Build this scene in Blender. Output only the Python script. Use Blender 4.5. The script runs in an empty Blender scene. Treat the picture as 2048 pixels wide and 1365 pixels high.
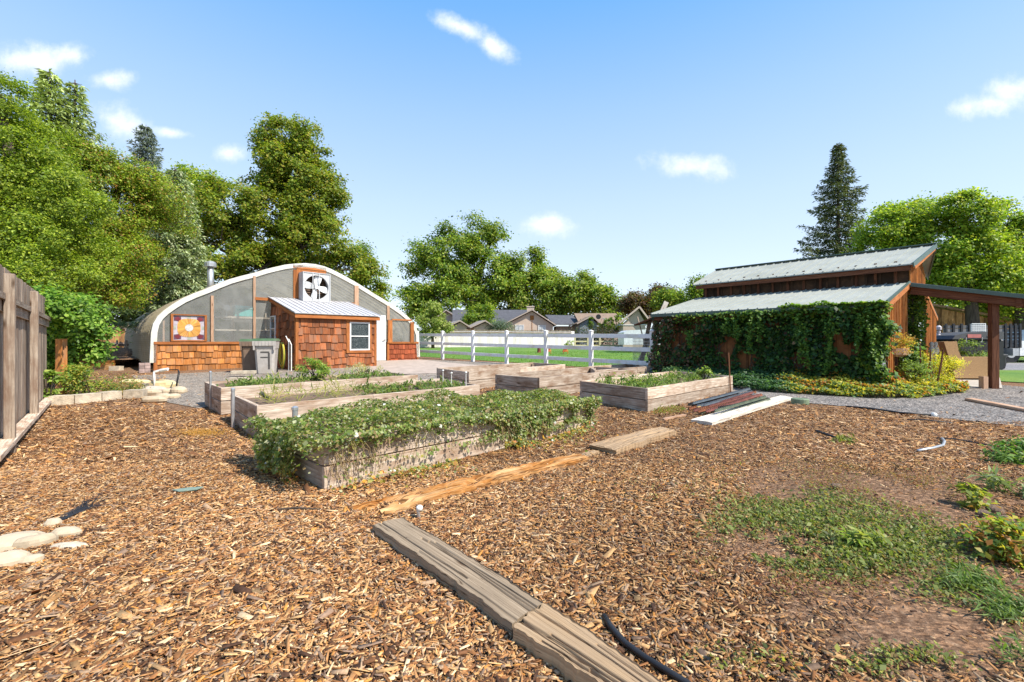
import bpy, math, random
import numpy as np
from mathutils import Vector, Matrix, noise as mn

# ------------------------------------------------------------------ camera, sky, sun
S = bpy.context.scene
random.seed(7)
R = np.random.RandomState(11)
EYE, F, CX, HY = 1.25, 900.0, 1024.0, 684.0
cam = bpy.data.objects.new('camera', bpy.data.cameras.new('camera'))
S.collection.objects.link(cam)
cam.location = (0, 0, EYE)
cam.rotation_euler = (math.radians(90), 0, 0)
cam.data.sensor_width = 36.0
cam.data.lens = 36.0 * F / 2048.0
cam.data.shift_y = 1.5 / 2048.0
cam.data.clip_end = 2000
cam.data.clip_start = 0.05
S.camera = cam
S.view_settings.view_transform = 'Standard'
S.view_settings.look = 'None'
S.view_settings.exposure = 1.12
S.view_settings.gamma = 1.0

SUN_AZ = Vector((1.0, -0.60, 0)).normalized()
SUN_EL = math.radians(49)
sd = Vector((SUN_AZ.x * math.cos(SUN_EL), SUN_AZ.y * math.cos(SUN_EL), math.sin(SUN_EL)))
sl = bpy.data.lights.new('sun', 'SUN')
sl.energy = 3.65
sl.angle = math.radians(0.5)
sl.color = (1.0, 0.93, 0.82)
so = bpy.data.objects.new('sun', sl)
S.collection.objects.link(so)
so.rotation_euler = sd.to_track_quat('Z', 'Y').to_euler()

W = bpy.data.worlds.new('World')
S.world = W
W.use_nodes = True
nt = W.node_tree
for n in list(nt.nodes):
    nt.nodes.remove(n)


def N(t, kind, **kw):
    n = t.nodes.new(kind)
    for k, v in kw.items():
        if k.startswith('i_'):
            key = k[2:]
            key = int(key) if key.isdigit() else key
            n.inputs[key].default_value = v
        else:
            setattr(n, k, v)
    return n


def math_n(t, op, a, b=None, c=None, clamp=False):
    n = t.nodes.new('ShaderNodeMath')
    n.operation = op
    n.use_clamp = clamp
    for i, x in enumerate((a, b, c)):
        if x is None:
            continue
        if isinstance(x, (int, float)):
            n.inputs[i].default_value = x
        else:
            t.links.new(x, n.inputs[i])
    return n.outputs[0]


sky = N(nt, 'ShaderNodeTexSky', sky_type='NISHITA', sun_disc=False)
sky.sun_elevation = SUN_EL
sky.sun_rotation = math.atan2(SUN_AZ.x, SUN_AZ.y)
sky.altitude = 800
sky.air_density = 1.0
sky.dust_density = 0.6
sky.ozone_density = 1.6
tc = N(nt, 'ShaderNodeTexCoord')
sep = N(nt, 'ShaderNodeSeparateXYZ')
nt.links.new(tc.outputs['Generated'], sep.inputs[0])
ysafe = math_n(nt, 'MAXIMUM', sep.outputs[1], 0.02)
u_ = math_n(nt, 'DIVIDE', sep.outputs[0], ysafe)
v_ = math_n(nt, 'DIVIDE', sep.outputs[2], ysafe)
comb = N(nt, 'ShaderNodeCombineXYZ')
nt.links.new(u_, comb.inputs[0])
nt.links.new(v_, comb.inputs[1])
# small fair-weather clouds, each an ellipse of directions broken up by noise: (px, py, rx, ry, tilt)
CL = [(60, 120, 100, 34, 0), (140, 112, 62, 26, .1), (216, 160, 44, 20, 0), (225, 242, 75, 32, -.35), (345, 266, 46, 12, -.1),
      (458, 306, 30, 19, 0), (930, 58, 78, 20, -.38), (985, 88, 46, 21, -.6), (1388, 334, 74, 28, -.12),
      (1106, 452, 60, 24, -.05), (2010, 180, 62, 38, .2), (1975, 208, 66, 26, .1),]
nz = N(nt, 'ShaderNodeTexNoise', i_Scale=9.0, i_Detail=9.0, i_Roughness=0.66)
nt.links.new(comb.outputs[0], nz.inputs['Vector'])
cur = None
for (px, py, rx, ry, tl) in CL:
    u0, v0, ru, rv = (px - CX) / F, (HY - py) / F, rx / F, ry / F
    mp = N(nt, 'ShaderNodeMapping', vector_type='TEXTURE')
    mp.inputs['Location'].default_value = (u0, v0, 0)
    mp.inputs['Rotation'].default_value = (0, 0, tl)
    mp.inputs['Scale'].default_value = (ru, rv, 1)
    nt.links.new(comb.outputs[0], mp.inputs['Vector'])
    ln = N(nt, 'ShaderNodeVectorMath', operation='LENGTH')
    nt.links.new(mp.outputs[0], ln.inputs[0])
    cur = ln.outputs['Value'] if cur is None else math_n(nt, 'SMOOTH_MIN', cur, ln.outputs['Value'], 0.25)
dist = math_n(nt, 'ADD', cur, math_n(nt, 'MULTIPLY', math_n(nt, 'SUBTRACT', nz.outputs[0], 0.5), 3.1))
mr = N(nt, 'ShaderNodeMapRange', interpolation_type='SMOOTHSTEP')
mr.inputs['From Min'].default_value = 1.30
mr.inputs['From Max'].default_value = -0.35
nt.links.new(dist, mr.inputs['Value'])
front = math_n(nt, 'GREATER_THAN', sep.outputs[1], 0.05)
mask = math_n(nt, 'MULTIPLY', mr.outputs[0], front)
mask = math_n(nt, 'MULTIPLY', mask, 0.88)
hs = N(nt, 'ShaderNodeHueSaturation', i_Hue=0.497, i_Saturation=1.02, i_Value=1.0)
nt.links.new(sky.outputs[0], hs.inputs['Color'])
gr = N(nt, 'ShaderNodeValToRGB')
ge = gr.color_ramp.elements
K_ = 1.0 / 3.3
ge[0].position, ge[0].color = 0.0, (2.55 * K_, 2.85 * K_, 3.25 * K_, 1)
ge[1].position, ge[1].color = 1.0, (.40 * K_, 1.10 * K_, 2.7 * K_, 1)
for p_, c_ in ((.14, (2.45, 2.8, 3.28)), (.28, (2.0, 2.55, 3.28)), (.44, (1.35, 2.12, 3.28)), (.60, (.60, 1.60, 3.2))):
    e_ = ge.new(p_)
    e_.color = (c_[0] * K_, c_[1] * K_, c_[2] * K_, 1)
nt.links.new(sep.outputs[2], gr.inputs[0])
gsc = N(nt, 'ShaderNodeVectorMath', operation='SCALE', i_3=3.3)
nt.links.new(gr.outputs[0], gsc.inputs[0])
air = N(nt, 'ShaderNodeMix', data_type='RGBA')
air.inputs[0].default_value = 0.80
nt.links.new(hs.outputs[0], air.inputs[6])
nt.links.new(gsc.outputs[0], air.inputs[7])
mix = N(nt, 'ShaderNodeMix', data_type='RGBA')
nt.links.new(mask, mix.inputs['Factor'])
nt.links.new(air.outputs[2], mix.inputs[6])
mix.inputs[7].default_value = (4.1, 4.1, 4.2, 1)
bg = N(nt, 'ShaderNodeBackground', i_Strength=0.15)
nt.links.new(mix.outputs[2], bg.inputs['Color'])
wo = N(nt, 'ShaderNodeOutputWorld')
nt.links.new(bg.outputs[0], wo.inputs[0])

# ------------------------------------------------------------------ placement helpers


def gz(x, y):
    return 0.02 * min(max(y - 5.0, 0.0), 40.0)


def at(px, py):
    """pixel of the photograph -> point on the ground"""
    d = py - HY
    y = 1125.0 / d
    if y > 5:
        y = min(1215.0 / (d + 18.0), 400)
        if y > 45:
            y = (EYE - 0.8) * F / max(d, 0.5)
    return Vector(((px - CX) / F * y, y, gz(0, y)))


def P(px, py, y):
    return Vector(((px - CX) / F * y, y, EYE + (HY - py) / F * y))


def atz(px, py, z):
    y = F * (EYE - z) / (py - HY)
    return Vector(((px - CX) / F * y, y, z))


class Plane:
    """vertical plane through A along horizontal unit direction D; px -> (t, z)"""

    def __init__(s, A, D):
        s.A = Vector((A[0], A[1], 0))
        s.D = Vector((D[0], D[1], 0)).normalized()
        s.n = Vector((s.D.y, -s.D.x, 0))   # faces the viewer's side

    def tz(s, px, py):
        k = (px - CX) / F
        t = (k * s.A.y - s.A.x) / (s.D.x - k * s.D.y)
        y = s.A.y + s.D.y * t
        return t, EYE + (HY - py) / F * y

    def w(s, t, z, o=0.0):
        return s.A + s.D * t + s.n * o + Vector((0, 0, z))

    def g(s, t, o=0.0):
        p = s.w(t, 0, o)
        return gz(p.x, p.y)


# ------------------------------------------------------------------ object helpers
COL = S.collection
ORG = {}


def tag(o, label=None, cat=None, group=None, kind=None):
    if label:
        o['label'] = label
    if cat:
        o['category'] = cat
    if group:
        o['group'] = group
    if kind:
        o['kind'] = kind
    return o


def thing(name, loc, label, cat, group=None):
    o = bpy.data.objects.new(name, None)
    COL.objects.link(o)
    o.location = loc
    o.empty_display_size = 0.2
    ORG[o.name] = Vector(loc)
    return tag(o, label, cat, group)


def link_mesh(name, me, parent=None, loc=None):
    o = bpy.data.objects.new(name, me)
    COL.objects.link(o)
    if parent is not None:
        o.parent = parent
        ORG[o.name] = ORG[parent.name]
    else:
        ORG[o.name] = Vector(loc or (0, 0, 0))
        o.location = ORG[o.name]
    return o


class MB:
    def __init__(s):
        s.v = []
        s.f = []
        s.uv = []
        s.t = []

    def face(s, pts, tint=0.5, uv=None):
        b = len(s.v)
        pts = [Vector(p) for p in pts]
        s.v += pts
        s.f.append(list(range(b, b + len(pts))))
        if uv is None:
            e = pts[1] - pts[0]
            if e.length < 1e-6:
                e = pts[2] - pts[1]
            e = e.normalized()
            nrm = (pts[1] - pts[0]).cross(pts[2] - pts[1])
            w = nrm.cross(e)
            w = w.normalized() if w.length > 1e-9 else Vector((0, 0, 1))
            uv = [((p - pts[0]).dot(e) + tint * 37, (p - pts[0]).dot(w) + tint * 11) for p in pts]
        s.uv += uv
        s.t.append(tint)

    def box(s, o, a, b, c, tint=None, taper=None):
        """corner o, three edge vectors"""
        o, a, b, c = Vector(o), Vector(a), Vector(b), Vector(c)
        if a.cross(b).dot(c) < 0:
            a, b = b, a
        if tint is None:
            tint = random.random()
        ax = max((a, b, c), key=lambda q: q.length).normalized()
        p = [o, o + a, o + a + b, o + b, o + c, o + a + c, o + a + b + c, o + b + c]
        if taper:
            m = (p[4] + p[6]) * 0.5
            for i in range(4, 8):
                p[i] = m + (p[i] - m) * taper
        fs = [(3, 2, 1, 0), (4, 5, 6, 7), (0, 1, 5, 4), (1, 2, 6, 5), (2, 3, 7, 6), (3, 0, 4, 7)]
        bi = len(s.v)
        s.v += p
        off = tint * 37.0
        for k, f in enumerate(fs):
            s.f.append([bi + i for i in f])
            q = [p[i] for i in f]
            nrm = (q[1] - q[0]).cross(q[2] - q[1])
            nrm = nrm.normalized() if nrm.length > 1e-12 else Vector((0, 0, 1))
            if abs(nrm.dot(ax)) > 0.7:
                e = (q[1] - q[0])
                e = e.normalized() if e.length > 1e-9 else Vector((1, 0, 0))
                w = nrm.cross(e)
                uv = [((x - o).dot(e) * .3 + off, (x - o).dot(w) * .3 + k) for x in q]
            else:
                w = nrm.cross(ax)
                uv = [((x - o).dot(ax) + off, (x - o).dot(w) + k * 1.7 + off) for x in q]
            s.uv += uv
            s.t.append(tint)

    def bar(s, p0, p1, w, h, up=(0, 0, 1), tint=None):
        p0, p1 = Vector(p0), Vector(p1)
        d = p1 - p0
        up = Vector(up)
        side = d.cross(up)
        if side.length < 1e-6:
            side = d.cross(Vector((1, 0, 0)))
        side = side.normalized() * w
        upv = side.cross(d).normalized() * h
        s.box(p0 - side * .5 - upv * .5, d, side, upv, tint)

    def tube(s, pts, r, n=8, caps=True, tint=0.5):
        pts = [Vector(p) for p in pts]
        rs = r if isinstance(r, (list, tuple)) else [r] * len(pts)
        rings = []
        ref = None
        for i, p in enumerate(pts):
            d = (pts[min(i + 1, len(pts) - 1)] - pts[max(i - 1, 0)])
            d = d.normalized() if d.length > 1e-9 else Vector((0, 0, 1))
            if ref is None:
                ref = d.cross(Vector((0, 0, 1)))
                if ref.length < 0.1:
                    ref = d.cross(Vector((0, 1, 0)))
            x = (ref - d * ref.dot(d)).normalized()
            ref = x
            y = d.cross(x)
            b = len(s.v)
            for k in range(n):
                a = 2 * math.pi * k / n
                s.v.append(p + (x * math.cos(a) + y * math.sin(a)) * rs[i])
            rings.append(b)
        L = 0
        for i in range(len(pts) - 1):
            dl = (pts[i + 1] - pts[i]).length
            for k in range(n):
                k2 = (k + 1) % n
                s.f.append([rings[i] + k, rings[i] + k2, rings[i + 1] + k2, rings[i + 1] + k])
                c = 2 * math.pi * rs[i] / n
                s.uv += [(L, k * c), (L, (k + 1) * c), (L + dl, (k + 1) * c), (L + dl, k * c)]
                s.t.append(tint)
            L += dl
        if caps:
            for b, rev in ((rings[0], True), (rings[-1], False)):
                ids = [b + k for k in range(n)]
                s.f.append(ids[::-1] if rev else ids)
                s.uv += [(0.1 * math.cos(k), 0.1 * math.sin(k)) for k in range(n)]
                s.t.append(tint)

    def prism(s, poly, ext, tint=0.5):
        poly = [Vector(p) for p in poly]
        ext = Vector(ext)
        nrm = Vector((0, 0, 0))
        for i in range(len(poly)):
            nrm += poly[i].cross(poly[(i + 1) % len(poly)])
        if nrm.dot(ext) > 0:
            poly = poly[::-1]
        top = [p + ext for p in poly]
        s.face(poly, tint)
        s.face(top[::-1], tint)
        n = len(poly)
        for i in range(n):
            j = (i + 1) % n
            s.face([poly[j], poly[i], top[i], top[j]], tint)

    def lathe(s, c, prof, n=16, tint=0.5, squash=(1, 1), rot=0.0):
        c = Vector(c)
        rings = []
        for (r, z) in prof:
            b = len(s.v)
            for k in range(n):
                a = 2 * math.pi * k / n + rot
                s.v.append(c + Vector((r * math.cos(a) * squash[0], r * math.sin(a) * squash[1], z)))
            rings.append(b)
        for i in range(len(prof) - 1):
            for k in range(n):
                k2 = (k + 1) % n
                s.f.append([rings[i] + k, rings[i] + k2, rings[i + 1] + k2, rings[i + 1] + k])
                s.uv += [(k / n, prof[i][1]), ((k + 1) / n, prof[i][1]), ((k + 1) / n, prof[i + 1][1]), (k / n, prof[i + 1][1])]
                s.t.append(tint)
        for b, rev in ((rings[0], True), (rings[-1], False)):
            ids = [b + k for k in range(n)]
            s.f.append(ids[::-1] if rev else ids)
            s.uv += [(0.1 * math.cos(k), 0.1 * math.sin(k)) for k in range(n)]
            s.t.append(tint)

    def build_each(s, name, mat, parent, bevel=0):
        """every connected piece becomes a part of its own"""
        par = list(range(len(s.v)))

        def find(i):
            while par[i] != i:
                par[i] = par[par[i]]
                i = par[i]
            return i
        key = {}
        for i, p in enumerate(s.v):
            k = (round(p.x, 4), round(p.y, 4), round(p.z, 4))
            if k in key:
                par[find(i)] = find(key[k])
            else:
                key[k] = i
        for f in s.f:
            for i in f[1:]:
                par[find(i)] = find(f[0])
        out = {}
        k = 0
        for f, t in zip(s.f, s.t):
            r = find(f[0])
            m = out.setdefault(r, MB())
            b = len(m.v)
            m.v += [s.v[i] for i in f]
            m.f.append(list(range(b, b + len(f))))
            m.uv += s.uv[k:k + len(f)]
            m.t.append(t)
            k += len(f)
        return [m.build(name, mat, parent) for m in out.values()]

    def build(s, name, mat, parent=None, loc=None, smooth=False, bevel=0):
        if parent is not None:
            org = ORG[parent.name]
        else:
            org = Vector(loc) if loc is not None else Vector((0, 0, 0))
        me = bpy.data.meshes.new(name)
        me.from_pydata([tuple(p - org) for p in s.v], [], s.f)
        uvl = me.uv_layers.new(name='UVMap')
        uvl.data.foreach_set('uv', np.array(s.uv, dtype=np.float32).ravel())
        at_ = me.attributes.new('tint', 'FLOAT', 'FACE')
        at_.data.foreach_set('value', np.array(s.t, dtype=np.float32))
        if smooth:
            me.polygons.foreach_set('use_smooth', [True] * len(me.polygons))
        me.materials.append(mat)
        o = link_mesh(name, me, parent, org)
        if bevel:
            m = o.modifiers.new('bevel', 'BEVEL')
            m.width = bevel
            m.segments = 1
            m.limit_method = 'ANGLE'
        return o


def np_mesh(name, V, Fc, mat, parent=None, loc=None, col=None, smooth=False):
    """V (n,3), Fc (m,4) or (m,k) ; col (m,3) per face"""
    org = ORG[parent.name] if parent is not None else Vector(loc or (0, 0, 0))
    V = V - np.array(org)[None, :]
    me = bpy.data.meshes.new(name)
    k = Fc.shape[1]
    me.vertices.add(len(V))
    me.vertices.foreach_set('co', V.astype(np.float32).ravel())
    me.loops.add(Fc.size)
    me.loops.foreach_set('vertex_index', Fc.astype(np.int32).ravel())
    me.polygons.add(len(Fc))
    me.polygons.foreach_set('loop_start', np.arange(0, Fc.size, k, dtype=np.int32))
    if smooth:
        me.polygons.foreach_set('use_smooth', np.ones(len(Fc), dtype=bool))
    if col is not None:
        a = me.attributes.new('col', 'FLOAT_COLOR', 'FACE')
        c4 = np.ones((len(Fc), 4), dtype=np.float32)
        c4[:, :3] = np.clip(col, 0.002, 0.95)
        a.data.foreach_set('color', c4.ravel())
    me.update(calc_edges=True)
    me.materials.append(mat)
    return link_mesh(name, me, parent, org)


# ------------------------------------------------------------------ materials
def newmat(name):
    m = bpy.data.materials.new(name)
    m.use_nodes = True
    t = m.node_tree
    for n in list(t.nodes):
        t.nodes.remove(n)
    out = t.nodes.new('ShaderNodeOutputMaterial')
    b = t.nodes.new('ShaderNodeBsdfPrincipled')
    t.links.new(b.outputs[0], out.inputs[0])
    return m, t, b, out


def c4(c):
    return (c[0], c[1], c[2], 1)


def ramp(t, fac, stops):
    r = t.nodes.new('ShaderNodeValToRGB')
    e = r.color_ramp.elements
    e[0].position, e[0].color = stops[0][0], c4(stops[0][1])
    e[1].position, e[1].color = stops[-1][0], c4(stops[-1][1])
    for p, c in stops[1:-1]:
        x = e.new(p)
        x.color = c4(c)
    t.links.new(fac, r.inputs[0])
    return r.outputs[0]


def bump(t, b, h, strength=0.3, dist=0.01):
    n = t.nodes.new('ShaderNodeBump')
    n.inputs['Strength'].default_value = strength
    n.inputs['Distance'].default_value = dist
    t.links.new(h, n.inputs['Height'])
    t.links.new(n.outputs[0], b.inputs['Normal'])


def mul(t, a, b, fac=1.0, mode='MULTIPLY'):
    m = t.nodes.new('ShaderNodeMix')
    m.data_type = 'RGBA'
    m.blend_type = mode
    for i, x in ((0, fac), (6, a), (7, b)):
        if isinstance(x, (int, float)):
            m.inputs[i].default_value = x
        elif isinstance(x, tuple):
            m.inputs[i].default_value = c4(x)
        else:
            t.links.new(x, m.inputs[i])
    return m.outputs[2]


def wood(name, dark, mid, light, grain=26.0, tintamt=0.35, blotch=None, rough=0.85, bmp=0.5, crack=0.0, us=1.4, dst=0.6, bd=0.012):
    m, t, b, out = newmat(name)
    uv = N(t, 'ShaderNodeUVMap')
    mp = N(t, 'ShaderNodeMapping')
    mp.inputs['Scale'].default_value = (us, grain, 1)
    t.links.new(uv.outputs[0], mp.inputs[0])
    n1 = N(t, 'ShaderNodeTexNoise', i_Scale=1.6, i_Detail=7.0, i_Roughness=0.68, i_Distortion=dst)
    t.links.new(mp.outputs[0], n1.inputs['Vector'])
    col = ramp(t, n1.outputs[0], [(0.26, dark), (0.5, mid), (0.74, light)])
    mp2 = N(t, 'ShaderNodeMapping')
    mp2.inputs['Scale'].default_value = (2.0, 5.0, 1)
    t.links.new(uv.outputs[0], mp2.inputs[0])
    n2 = N(t, 'ShaderNodeTexNoise', i_Scale=1.0, i_Detail=4.0, i_Roughness=0.6)
    t.links.new(mp2.outputs[0], n2.inputs['Vector'])
    if blotch:
        f = ramp(t, n2.outputs[0], [(0.45, (0, 0, 0)), (0.66, (1, 1, 1))])
        col = mul(t, col, tuple(blotch), f, 'MIX')
    # knots
    mp3 = N(t, 'ShaderNodeMapping')
    mp3.inputs['Scale'].default_value = (1.5, 5.0, 1)
    t.links.new(uv.outputs[0], mp3.inputs[0])
    vo = N(t, 'ShaderNodeTexVoronoi', i_Scale=1.0)
    t.links.new(mp3.outputs[0], vo.inputs['Vector'])
    kf = ramp(t, vo.outputs['Distance'], [(0.03, (0.25, 0.18, 0.13)), (0.12, (1, 1, 1))])
    col = mul(t, col, kf)
    if crack:
        mp4 = N(t, 'ShaderNodeMapping')
        mp4.inputs['Scale'].default_value = (0.7, 22.0, 1)
        t.links.new(uv.outputs[0], mp4.inputs[0])
        n4 = N(t, 'ShaderNodeTexNoise', i_Scale=1.0, i_Detail=3.0, i_Distortion=0.8)
        t.links.new(mp4.outputs[0], n4.inputs['Vector'])
        ridge = math_n(t, 'ABSOLUTE', math_n(t, 'SUBTRACT', n4.outputs[0], 0.5))
        cf = ramp(t, ridge, [(0.0, (0.22, 0.17, 0.13)), (crack, (1, 1, 1))])
        col = mul(t, col, cf)
    ta = N(t, 'ShaderNodeAttribute', attribute_name='tint')
    v = math_n(t, 'ADD', math_n(t, 'MULTIPLY', ta.outputs['Fac'], tintamt * 2), 1.0 - tintamt)
    cmb = N(t, 'ShaderNodeCombineColor')
    for i in range(3):
        t.links.new(v, cmb.inputs[i])
    col = mul(t, col, cmb.outputs[0])
    t.links.new(col, b.inputs['Base Color'])
    b.inputs['Roughness'].default_value = rough
    b.inputs['Specular IOR Level'].default_value = 0.25
    bump(t, b, n1.outputs[0], bmp, bd)
    return m


def plain(name, col, rough=0.6, metal=0.0, var=0.12, scale=6.0, bmp=0.0, spec=0.4, tintamt=0.0, dirt=None):
    m, t, b, out = newmat(name)
    tcn = N(t, 'ShaderNodeTexCoord')
    n1 = N(t, 'ShaderNodeTexNoise', i_Scale=scale, i_Detail=6.0, i_Roughness=0.65)
    t.links.new(tcn.outputs['Object'], n1.inputs['Vector'])
    lo = tuple(x * (1 - var * 1.6) for x in col)
    hi = tuple(min(1, x * (1 + var * 1.6)) for x in col)
    c = ramp(t, n1.outputs[0], [(0.3, lo), (0.7, hi)])
    if dirt:
        n2 = N(t, 'ShaderNodeTexNoise', i_Scale=scale * .35, i_Detail=8.0, i_Roughness=0.7)
        t.links.new(tcn.outputs['Object'], n2.inputs['Vector'])
        f = ramp(t, n2.outputs[0], [(0.48, (0, 0, 0)), (0.7, (1, 1, 1))])
        c = mul(t, c, tuple(dirt), f, 'MIX')
    if tintamt:
        ta = N(t, 'ShaderNodeAttribute', attribute_name='tint')
        v = math_n(t, 'ADD', math_n(t, 'MULTIPLY', ta.outputs['Fac'], tintamt * 2), 1.0 - tintamt)
        cmb = N(t, 'ShaderNodeCombineColor')
        for i in range(3):
            t.links.new(v, cmb.inputs[i])
        c = mul(t, c, cmb.outputs[0])
    t.links.new(c, b.inputs['Base Color'])
    b.inputs['Roughness'].default_value = rough
    b.inputs['Metallic'].default_value = metal
    b.inputs['Specular IOR Level'].default_value = spec
    if bmp:
        n3 = N(t, 'ShaderNodeTexNoise', i_Scale=scale * 6, i_Detail=5.0)
        t.links.new(tcn.outputs['Object'], n3.inputs['Vector'])
        bump(t, b, n3.outputs[0], bmp, 0.01)
    return m


def leafmat(name, trans=0.35, rough=0.5):
    m, t, b, out = newmat(name)
    a = N(t, 'ShaderNodeAttribute', attribute_name='col')
    t.links.new(a.outputs['Color'], b.inputs['Base Color'])
    b.inputs['Roughness'].default_value = rough
    b.inputs['Specular IOR Level'].default_value = 0.3
    tr = N(t, 'ShaderNodeBsdfTranslucent')
    g = mul(t, a.outputs['Color'], (1.5, 1.6, 0.7), 1.0)
    t.links.new(g, tr.inputs['Color'])
    mx = N(t, 'ShaderNodeMixShader', i_Fac=trans)
    t.links.new(b.outputs[0], mx.inputs[1])
    t.links.new(tr.outputs[0], mx.inputs[2])
    t.links.new(mx.outputs[0], out.inputs[0])
    return m


def attrmat(name, rough=0.8, bmp=False):
    m, t, b, out = newmat(name)
    a = N(t, 'ShaderNodeAttribute', attribute_name='col')
    c = a.outputs['Color']
    geo = N(t, 'ShaderNodeNewGeometry')
    n = N(t, 'ShaderNodeTexNoise', i_Scale=90.0, i_Detail=3.0)
    t.links.new(geo.outputs['Position'], n.inputs['Vector'])
    c = mul(t, c, ramp(t, n.outputs[0], [(0.3, (0.72, 0.70, 0.68)), (0.7, (1.15, 1.15, 1.15))]))
    t.links.new(c, b.inputs['Base Color'])
    b.inputs['Roughness'].default_value = rough
    b.inputs['Specular IOR Level'].default_value = 0.2
    return m


M_LEAF = leafmat('leaf', 0.42)
M_NEEDLE = leafmat('needle', 0.18, 0.6)
M_BARK = wood('bark', (.03, .022, .017), (.08, .06, .045), (.15, .12, .09), 8, 0.1)
M_BED = wood('weathered_bed_board', (.15, .10, .07), (.44, .35, .27), (.76, .66, .55), 26, 0.30, (.26, .165, .105))
M_GREYW = wood('grey_weathered_wood', (.11, .08, .06), (.32, .25, .19), (.54, .46, .37), 34, 0.30, (.20, .13, .09))
M_TIMBER = wood('timber', (.13, .075, .035), (.36, .24, .135), (.56, .41, .25), 46, 0.05, (.33, .23, .14), crack=0.012, bmp=0.8, us=.45, dst=.12, bd=.005)
M_TIMBERG = wood('grey_timber', (.09, .06, .038), (.29, .215, .14), (.46, .36, .25), 46, 0.05, (.24, .18, .12), crack=0.014, bmp=0.8, us=.45, dst=.12, bd=.005)
M_PALEW = wood('pale_plank', (.34, .29, .23), (.62, .56, .47), (.80, .75, .66), 30, 0.12, crack=0.02)
M_ORANGEW = wood('rotten_orange_wood', (.13, .04, .010), (.36, .145, .03), (.56, .29, .10), 24, 0.2, (.60, .38, .18), crack=0.03)
M_CEDAR = wood('stained_cedar', (.15, .045, .013), (.32, .11, .032), (.45, .19, .06), 16, 0.28)
M_SHING = wood('cedar_shingle', (.13, .038, .014), (.27, .085, .030), (.40, .15, .055), 10, 0.50, (.20, .10, .06))
M_SHINGR = wood('red_cedar_shingle', (.15, .035, .014), (.27, .065, .026), (.36, .11, .04), 10, 0.42)
M_SHINGL = wood('golden_cedar_shingle', (.20, .068, .018), (.40, .150, .038), (.56, .26, .085), 10, 0.46, (.34, .17, .08))
M_BARNW = wood('barn_board', (.14, .045, .012), (.36, .14, .035), (.58, .28, .09), 18, 0.42)
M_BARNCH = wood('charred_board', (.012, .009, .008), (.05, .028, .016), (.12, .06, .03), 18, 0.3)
M_FENCEB = wood('back_fence_board', (.16, .07, .025), (.46, .24, .09), (.68, .46, .24), 16, 0.42, (.22, .11, .05))
M_DARKW = wood('dark_beam', (.035, .014, .008), (.12, .045, .022), (.22, .10, .05), 22, 0.25)
M_WHITEF = wood('whitewashed_picket', (.50, .44, .42), (.76, .70, .68), (.88, .84, .82), 14, 0.14)
M_VINYL = plain('white_vinyl', (.78, .78, .78), 0.35, var=.03, dirt=(.62, .58, .42))
M_WHITE = plain('white_paint', (.62, .62, .61), 0.4, var=.04)
M_ARCH = plain('white_arch_flashing', (.60, .59, .54), 0.5, var=.04, dirt=(.50, .47, .37))

# ------------------------------------------------------------------ ground and its surfaces


def sheet(name, pts, z, mat, sub=None):
    mb = MB()
    mb.face([Vector((p[0], p[1], gz(p[0], p[1]) + z)) for p in pts], 0.5)
    # face up
    a = mb.v[mb.f[0][1]] - mb.v[mb.f[0][0]]
    area = sum(mb.v[i].x * mb.v[(i + 1) % len(mb.v)].y - mb.v[(i + 1) % len(mb.v)].x * mb.v[i].y for i in range(len(mb.v)))
    if area < 0:
        mb.f[0] = mb.f[0][::-1]
    o = mb.build(name, mat)
    return tag(o, kind='structure')


def ground_mat():
    m, t, b, out = newmat('mulch_soil')
    g = N(t, 'ShaderNodeNewGeometry')
    n1 = N(t, 'ShaderNodeTexNoise', i_Scale=28.0, i_Detail=7.0, i_Roughness=0.7)
    n2 = N(t, 'ShaderNodeTexNoise', i_Scale=0.9, i_Detail=5.0, i_Roughness=0.6)
    mp = N(t, 'ShaderNodeMapping')
    mp.inputs['Scale'].default_value = (30, 75, 1)
    mp.inputs['Rotation'].default_value = (0, 0, .5)
    t.links.new(g.outputs['Position'], mp.inputs[0])
    v = N(t, 'ShaderNodeTexVoronoi', i_Scale=1.0)
    t.links.new(mp.outputs[0], v.inputs['Vector'])
    for n in (n1, n2):
        t.links.new(g.outputs['Position'], n.inputs['Vector'])
    c = ramp(t, n1.outputs[0], [(0.28, (.075, .048, .032)), (0.5, (.22, .145, .098)), (0.72, (.40, .29, .21))])
    c2 = ramp(t, n2.outputs[0], [(0.35, (.86, .84, .82)), (0.65, (1.12, 1.04, .98))])
    c = mul(t, c, c2)
    cv = N(t, 'ShaderNodeSeparateColor')
    t.links.new(v.outputs['Color'], cv.inputs[0])
    c3 = ramp(t, cv.outputs[0], [(0.0, (.62, .55, .5)), (0.6, (1.05, 1, .92)), (1.0, (1.75, 1.55, 1.3))])
    c = mul(t, c, c3)
    t.links.new(c, b.inputs['Base Color'])
    b.inputs['Roughness'].default_value = 0.95
    b.inputs['Specular IOR Level'].default_value = 0.1
    h = math_n(t, 'ADD', n1.outputs[0], math_n(t, 'MULTIPLY', cv.outputs[1], 0.6))
    bump(t, b, h, 0.9, 0.03)
    return m


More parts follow.
